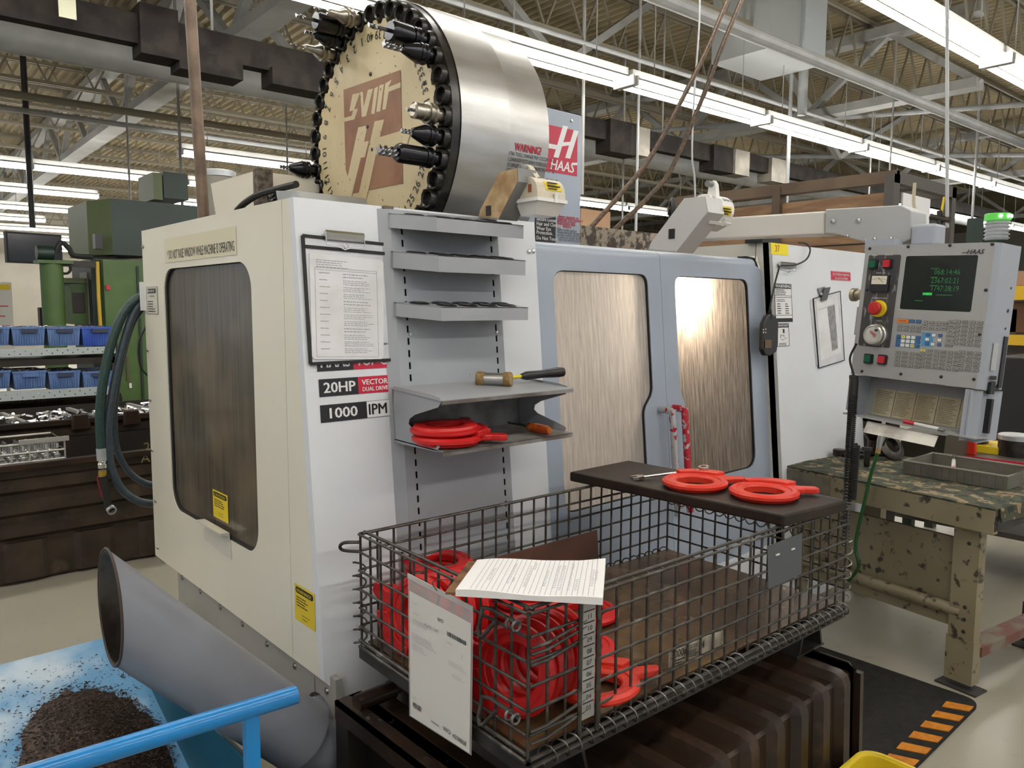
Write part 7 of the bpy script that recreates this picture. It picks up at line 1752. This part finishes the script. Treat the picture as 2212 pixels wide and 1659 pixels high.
# ------------------------------------------------------------------ fittings on the mill roof, left
pp0, pp1 = onY(3.35, 440, 470), onY(3.35, 408, -30)
MB().tube([pp0 - (pp1 - pp0).normalized() * 1.0, pp1 + (pp1 - pp0).normalized() * 1.9], .024, 12).build('conduit_pole', mat('brown_conduit', (.19, .13, .09), .5, .2, (.12, .08, .055), 10), None, True, label='brown vertical conduit rising behind the mill to the roof', cat='pole')
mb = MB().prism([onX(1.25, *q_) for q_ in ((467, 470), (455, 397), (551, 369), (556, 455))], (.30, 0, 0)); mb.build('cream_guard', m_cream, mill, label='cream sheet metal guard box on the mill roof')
p = onX(1.245, 555, 410); MB().box(1.24, 1.30, onX(1.25, 563, 420).y, onX(1.25, 553, 420).y, onX(1.25, 556, 460).z, onX(1.25, 552, 366).z).build('guard_edge', mat('chip_crusted', (.06, .045, .035), .7, 0, (.16, .13, .10), 60), mill)
g0 = onX(1.6, 470, 480); g1 = onX(1.6, 472, 382)
MB().cyl(g0 - Z3 * .2, g1, .085, 22).build('mist_canister', mat('canister_grey', (.30, .28, .24), .4, .4), mill, True); MB().lathe([(.088, 0), (.088, .03), (.08, .034), (0, .034)], g1 - Z3 * .004, Z3, 24).build('canister_lid', m_galv, mill, True)
MB().tube(spline([onX(1.2, *q_) for q_ in ((512, 455), (530, 438), (560, 420), (600, 408), (640, 398))], 6), .012, 8).build('roof_hose', m_gasket, mill, True)
q = [onX(1.15, *z_) for z_ in ((601, 442), (596, 412), (640, 412), (652, 440))]
MB().prism(q, (.25, 0, 0)).build('roof_bracket', m_galv, mill)
MB().prism([onX(1.3, *z_) for z_ in ((556, 460), (564, 432), (598, 414), (600, 460))], (.2, 0, 0)).build('roof_motor', m_gasket, mill, label='black drive cover behind the column top')
# stained beam behind the doors
a, b = onY(2.62, 1257, 487), onY(2.62, 1440, 530)
MB().box(cr_.x + .03, onY(2.62, 1450, 500).x, 2.62, 2.75, b.z - .2, a.z).build('way_cover', mat('mottled_cover', (.30, .25, .19), .7, 0, (.06, .045, .035), 26, .45, .55, 6), mill, label='mottled stained beam behind the door tops')

# ------------------------------------------------------------------ behind the mill, right
m_rsteel = mat('rusty_rack_steel', (.13, .085, .05), .55, .1, (.08, .05, .03), 3); m_rplank = mat('brown_side_board', (.26, .15, .075), .6, 0, (.18, .095, .045), 4, stretch=(1, 1, 8)); m_rdark = mat('dark_rack_steel', (.07, .06, .05), .5)
XRK = 4.75
rt2 = thing('steel_stillage', 'tall rusty steel stillage with brown side boards behind the mill', 'stillage', (XRK + .4, 2.4, 0))
def rp(px, py, X=XRK): return onX(X, px, py)
tl_, tr_ = rp(1510, 440), rp(1938, 368)
ztop = tr_.z; yN, yFr = tr_.y, rp(1515, 440).y + .2
MB().box(XRK - .03, XRK + .04, yN, yFr, ztop - .07, ztop).build('top_rail', m_rsteel, rt2)
for Y_ in (yN, rp(1690, 440).y, yFr - .06): MB().box(XRK - .035, XRK + .05, Y_, Y_ + .055, .0, ztop - .02).build('post', m_rsteel if Y_ != yN else m_rdark, rt2)
for z0, z1 in ((ztop - .21, ztop - .12), (ztop - .31, ztop - .22), (ztop - .41, ztop - .32), (ztop - .52, ztop - .42), (ztop - .64, ztop - .53), (ztop - .76, ztop - .65)):
    MB().box(XRK + .0, XRK + .03, yN + .05, yFr - .06, z0, z1).build('side_board', m_rplank if z0 < ztop - .25 or True else m_rsteel, rt2)
MB().box(XRK + .9, XRK + .97, yN, yFr, ztop - .07, ztop).build('top_rail', m_rdark, rt2)
MB().box(XRK, XRK + .95, yN, yN + .05, ztop - .07, ztop).build('end_rail', m_rdark, rt2); MB().box(XRK + .9, XRK + .97, yN, yN + .055, 0, ztop).build('post', m_rdark, rt2)
MB().box(XRK + .08, XRK + .5, yN - .01, yN + .0, ztop - .28, ztop - .12).build('white_card', m_paper, rt2)
# two rusty cables slanting up to the roof
m_cab = mat('rusty_cable', (.10, .055, .022), .55, .2, (.035, .022, .015), 60)
for i, (q_, lab) in enumerate(((((1290, 476), (1340, 420), (1402, 344), (1468, 225), (1530, 100), (1580, -20)), 'left rusty cable slanting from the mill up to the roof'), (((1350, 475), (1400, 427), (1450, 365), (1512, 225), (1560, 100), (1610, -20)), 'right rusty cable slanting from the mill up to the roof'))):
    pts = [onY(2.75 + .0 * k, *p) for k, p in enumerate(q_)]; dd = (pts[-1] - pts[-2]).normalized()
    MB().tube(spline([pts[0] * 1.6 - pts[1] * .6] + pts + [pts[-1] + dd * 2.6], 6), .0135, 9).build('hanging_cable', m_cab, None, True, label=lab, cat='cable', group='rusty cables')
# black fan-like fitting and pale cables near the clean work light
MB().tube(spline([onY(3.0, *p) for p in ((1502, 430), (1500, 380), (1495, 330), (1500, 200), (1510, 60), (1512, -60))], 6), .006, 8).build('lamp_cable', m_pipe, None, True, label='thin grey cable rising from the clean work light', cat='cable')
ff = onY(3.2, 1452, 455); fb = thing('cable_drum', 'black wheel shaped fitting behind the clean work light', 'fitting', ff - Z3 * .12)
MB().torus(ff, V((.7, -.7, 0)), .075, .016, 20, 8).build('rim', m_gasket, fb, True); MB().cyl(ff - V((.7, -.7, 0)) * .03, ff + V((.7, -.7, 0)) * .03, .03, 12).build('hub', m_gasket, fb, True)
for k in range(4): a_ = k * math.pi / 2; MB().bar(ff, ff + (Z3 * math.cos(a_) + V((.7, .7, 0)) * math.sin(a_)) * .07, .012).build('spoke', m_gasket, fb)
bx_ = onY(7.5, 1255, 450); by_ = onY(7.5, 1318, 495)
MB().box(bx_.x, by_.x, 7.5, 8.3, 0, bx_.z).build('tan_cabinet', mat('tan_panel', (.45, .27, .15), .6), None, label='tall tan cabinet far behind the mill column', cat='cabinet')
# valve cluster hanging beside the beacon
v0 = onX(4.3, 2040, 470)
vc = thing('valve_cluster', 'small dirty pipe valve cluster hanging beside the beacon', 'valve', v0)
MB().tube([onX(4.3, 2046, 492), onX(4.3, 2046, 300), onX(4.3, 2046, 120), onX(4.3, 2046, -700)], .009, 8).build('drop', m_pipe, vc, True)
MB().cyl(onX(4.3, 2010, 468), onX(4.3, 2052, 476), .016, 10).build('body', m_iron, vc, True); MB().cyl(onX(4.3, 2030, 455), onX(4.3, 2030, 488), .014, 10).build('valve', m_iron, vc, True)
MB().tube([onX(4.3, 2034, 458), onX(4.3, 2040, 425)], .006, 6).build('lever', m_yel, vc, True)
MB().tube(spline([onX(4.3, *p) for p in ((1976, 395), (1974, 440), (1985, 470), (1998, 490), (2010, 512))], 6), .009, 8).build('cream_hose', mat('cream_hose', (.45, .40, .28), .5), vc, True)
# far right: pallet racking with boxes, dark cabinet
XW = 8.5
pr2 = thing('pallet_racking', 'yellow pallet racking with boxes at the right edge', 'racking', (XW, 2.6, 0))
for py0, py1 in ((618, 648), (722, 748)):
    a, b = onX(XW, 2150, py0), onX(XW, 2260, py1); MB().box(XW - .02, XW + .05, 1.6, a.y + .35, b.z, a.z).build('beam', mat('racking_yellow', (.68, .42, .02), .45), pr2)
    MB().box(XW, XW + .9, 1.6, a.y + .3, b.z, b.z + .03).build('deck', m_rsteel, pr2)
MB().box(XW - .03, XW + .06, onX(XW, 2156, 700).y + .2, onX(XW, 2156, 700).y + .32, 0, 2.4).build('upright', m_grd, pr2)
for py0, py1, px, m, lab in ((652, 718, 2190, mat('carton_dark', (.12, .055, .025), .8), 'dark brown carton on the lower yellow rack beam'), (585, 616, 2200, mat('carton_pale', (.36, .21, .13), .8), 'pale carton on the upper yellow rack beam'), (668, 720, 2168, m_rsteel, 'small brown block beside the carton on the racking')):
    a, b = onX(XW, px, py0), onX(XW, px, py1); t = thing('carton', lab, 'box', (XW + .35, a.y, b.z)); MB().box(XW + .05, XW + .6, a.y - (.6 if px > 2170 else .1), a.y + (.05 if px > 2170 else .08), b.z, a.z).build('box', m, t); MB().box(XW + .28, XW + .34, a.y - .6, a.y, a.z, a.z + .002).build('tape', m_rplank, t)
a = onX(7.2, 2150, 770); MB().box(7.2, 8.2, 1.2, onX(7.2, 2150, 800).y, 0, a.z).build('dark_cabinet', mat('charcoal_cabinet', (.018, .018, .02), .5), None, label='charcoal steel cabinet below the yellow racking', cat='cabinet', bevel=.01)
# second bench behind with red ring, piston part and bin
YB2 = bn(bl * .3, BW + .75, 0)
def b2(px, py, X): return onX(X, px, py)
X2 = n0.x + 1.55
sb = thing('rear_bench', 'dark rear bench with red edge behind the camouflage bench', 'bench', (X2 + .3, 1.2, 0))
z2 = onX(X2, 2100, 985).z
MB().box(X2, X2 + .7, .5, 2.1, z2 - .05, z2).build('top', m_rdark, sb); MB().box(X2 - .01, X2, .5, 2.1, z2 - .03, z2 + .0).build('red_edge', m_dred, sb)
for y_ in (.6, 1.98):
    for x_ in (X2 + .03, X2 + .6): MB().box(x_, x_ + .06, y_, y_ + .06, 0, z2 - .05).build('leg', m_grd if y_ > 1 else m_rdark, sb)
MB().box(X2 + .02, X2 + .68, .62, 1.98, .25, .28).build('shelf', m_rdark, sb)
c = onX(X2 + .25, 2105, 935)
stn = thing('ring_stand', 'dark pedestal holding a red ring plate behind the bench', 'stand', (c.x, c.y, z2))
MB().lathe([(0, 0), (.10, 0), (.10, .02), (.075, .03), (.075, c.z - z2 - .03), (0, c.z - z2 - .03)], (c.x, c.y, z2), Z3, 20).build('pedestal', m_iron, stn, True)
cam_at((c.x, c.y, c.z - .03), .3, None, 'red cam plate on the dark pedestal behind the bench', 'cam plates on the rear bench', True)
c = onX(X2 + .2, 2195, 938)
pz = thing('piston_part', 'dark cylindrical machined part with bright top edge at the right edge', 'part', (c.x, c.y, z2))
MB().lathe([(0, 0), (.085, 0), (.085, c.z - z2 - .03), (.08, c.z - z2 - .03)], (c.x, c.y, z2), Z3, 24).build('body', m_iron, pz, True); MB().lathe([(.088, 0), (.088, .025), (.08, .03), (0, .026)], (c.x, c.y, c.z - .03), Z3, 24).build('bright_rim', m_galv, pz, True)
for px, py, w_, lab in ((2058, 985, .03, 'small red block beside the pedestal'), (2096, 982, .045, 'larger red block in front of the pedestal')):
    p = onX(X2 + .02, px, py); MB().box(p.x, p.x + .03, p.y - w_ / 2, p.y + w_ / 2, z2 + .0005, z2 + w_ * 1.8).build('red_block', m_redp2, None, label=lab, cat='block', bevel=.004)
p = onX(X2 + .05, 2140, 990); MB().box(p.x + .1, p.x + .35, p.y - .12, p.y + .12, z2 + .0005, z2 + .04).build('yellow_tray', m_yel, None, label='yellow ribbed tray on the rear bench', cat='tray')
a, b = onX(n0.x + 1.2, 1945, 930), onX(n0.x + 1.2, 2040, 1000)
MB().prism([(n0.x + 1.2, a.y, a.z), (n0.x + 1.2, b.y, a.z), (n0.x + 1.2, b.y + .03, b.z - .3), (n0.x + 1.2, a.y - .05, b.z - .3)], (.4, 0, 0)).build('olive_hopper', mat('olive_bin', (.075, .065, .045), .6), None, label='olive grey tapered hopper behind the bench', cat='hopper')
p = onX(n0.x + .98, 1889, 960); mb = thing('drill_stand', 'dark upright machine stand between the cabinet and the bench', 'stand', (p.x, p.y, 0))
MB().box(p.x, p.x + .12, p.y - .08, p.y + .08, 0, onX(n0.x + .98, 1889, 895).z).build('column', m_dsteel, mb); MB().box(p.x + .0, p.x + .2, p.y - .5, p.y + .08, onX(n0.x + .98, 1889, 912).z, onX(n0.x + .98, 1889, 892).z).build('arm', m_dsteel, mb); MB().box(p.x - .02, p.x + .3, p.y - .2, p.y + .2, 0, .03).build('base', m_dsteel, mb)
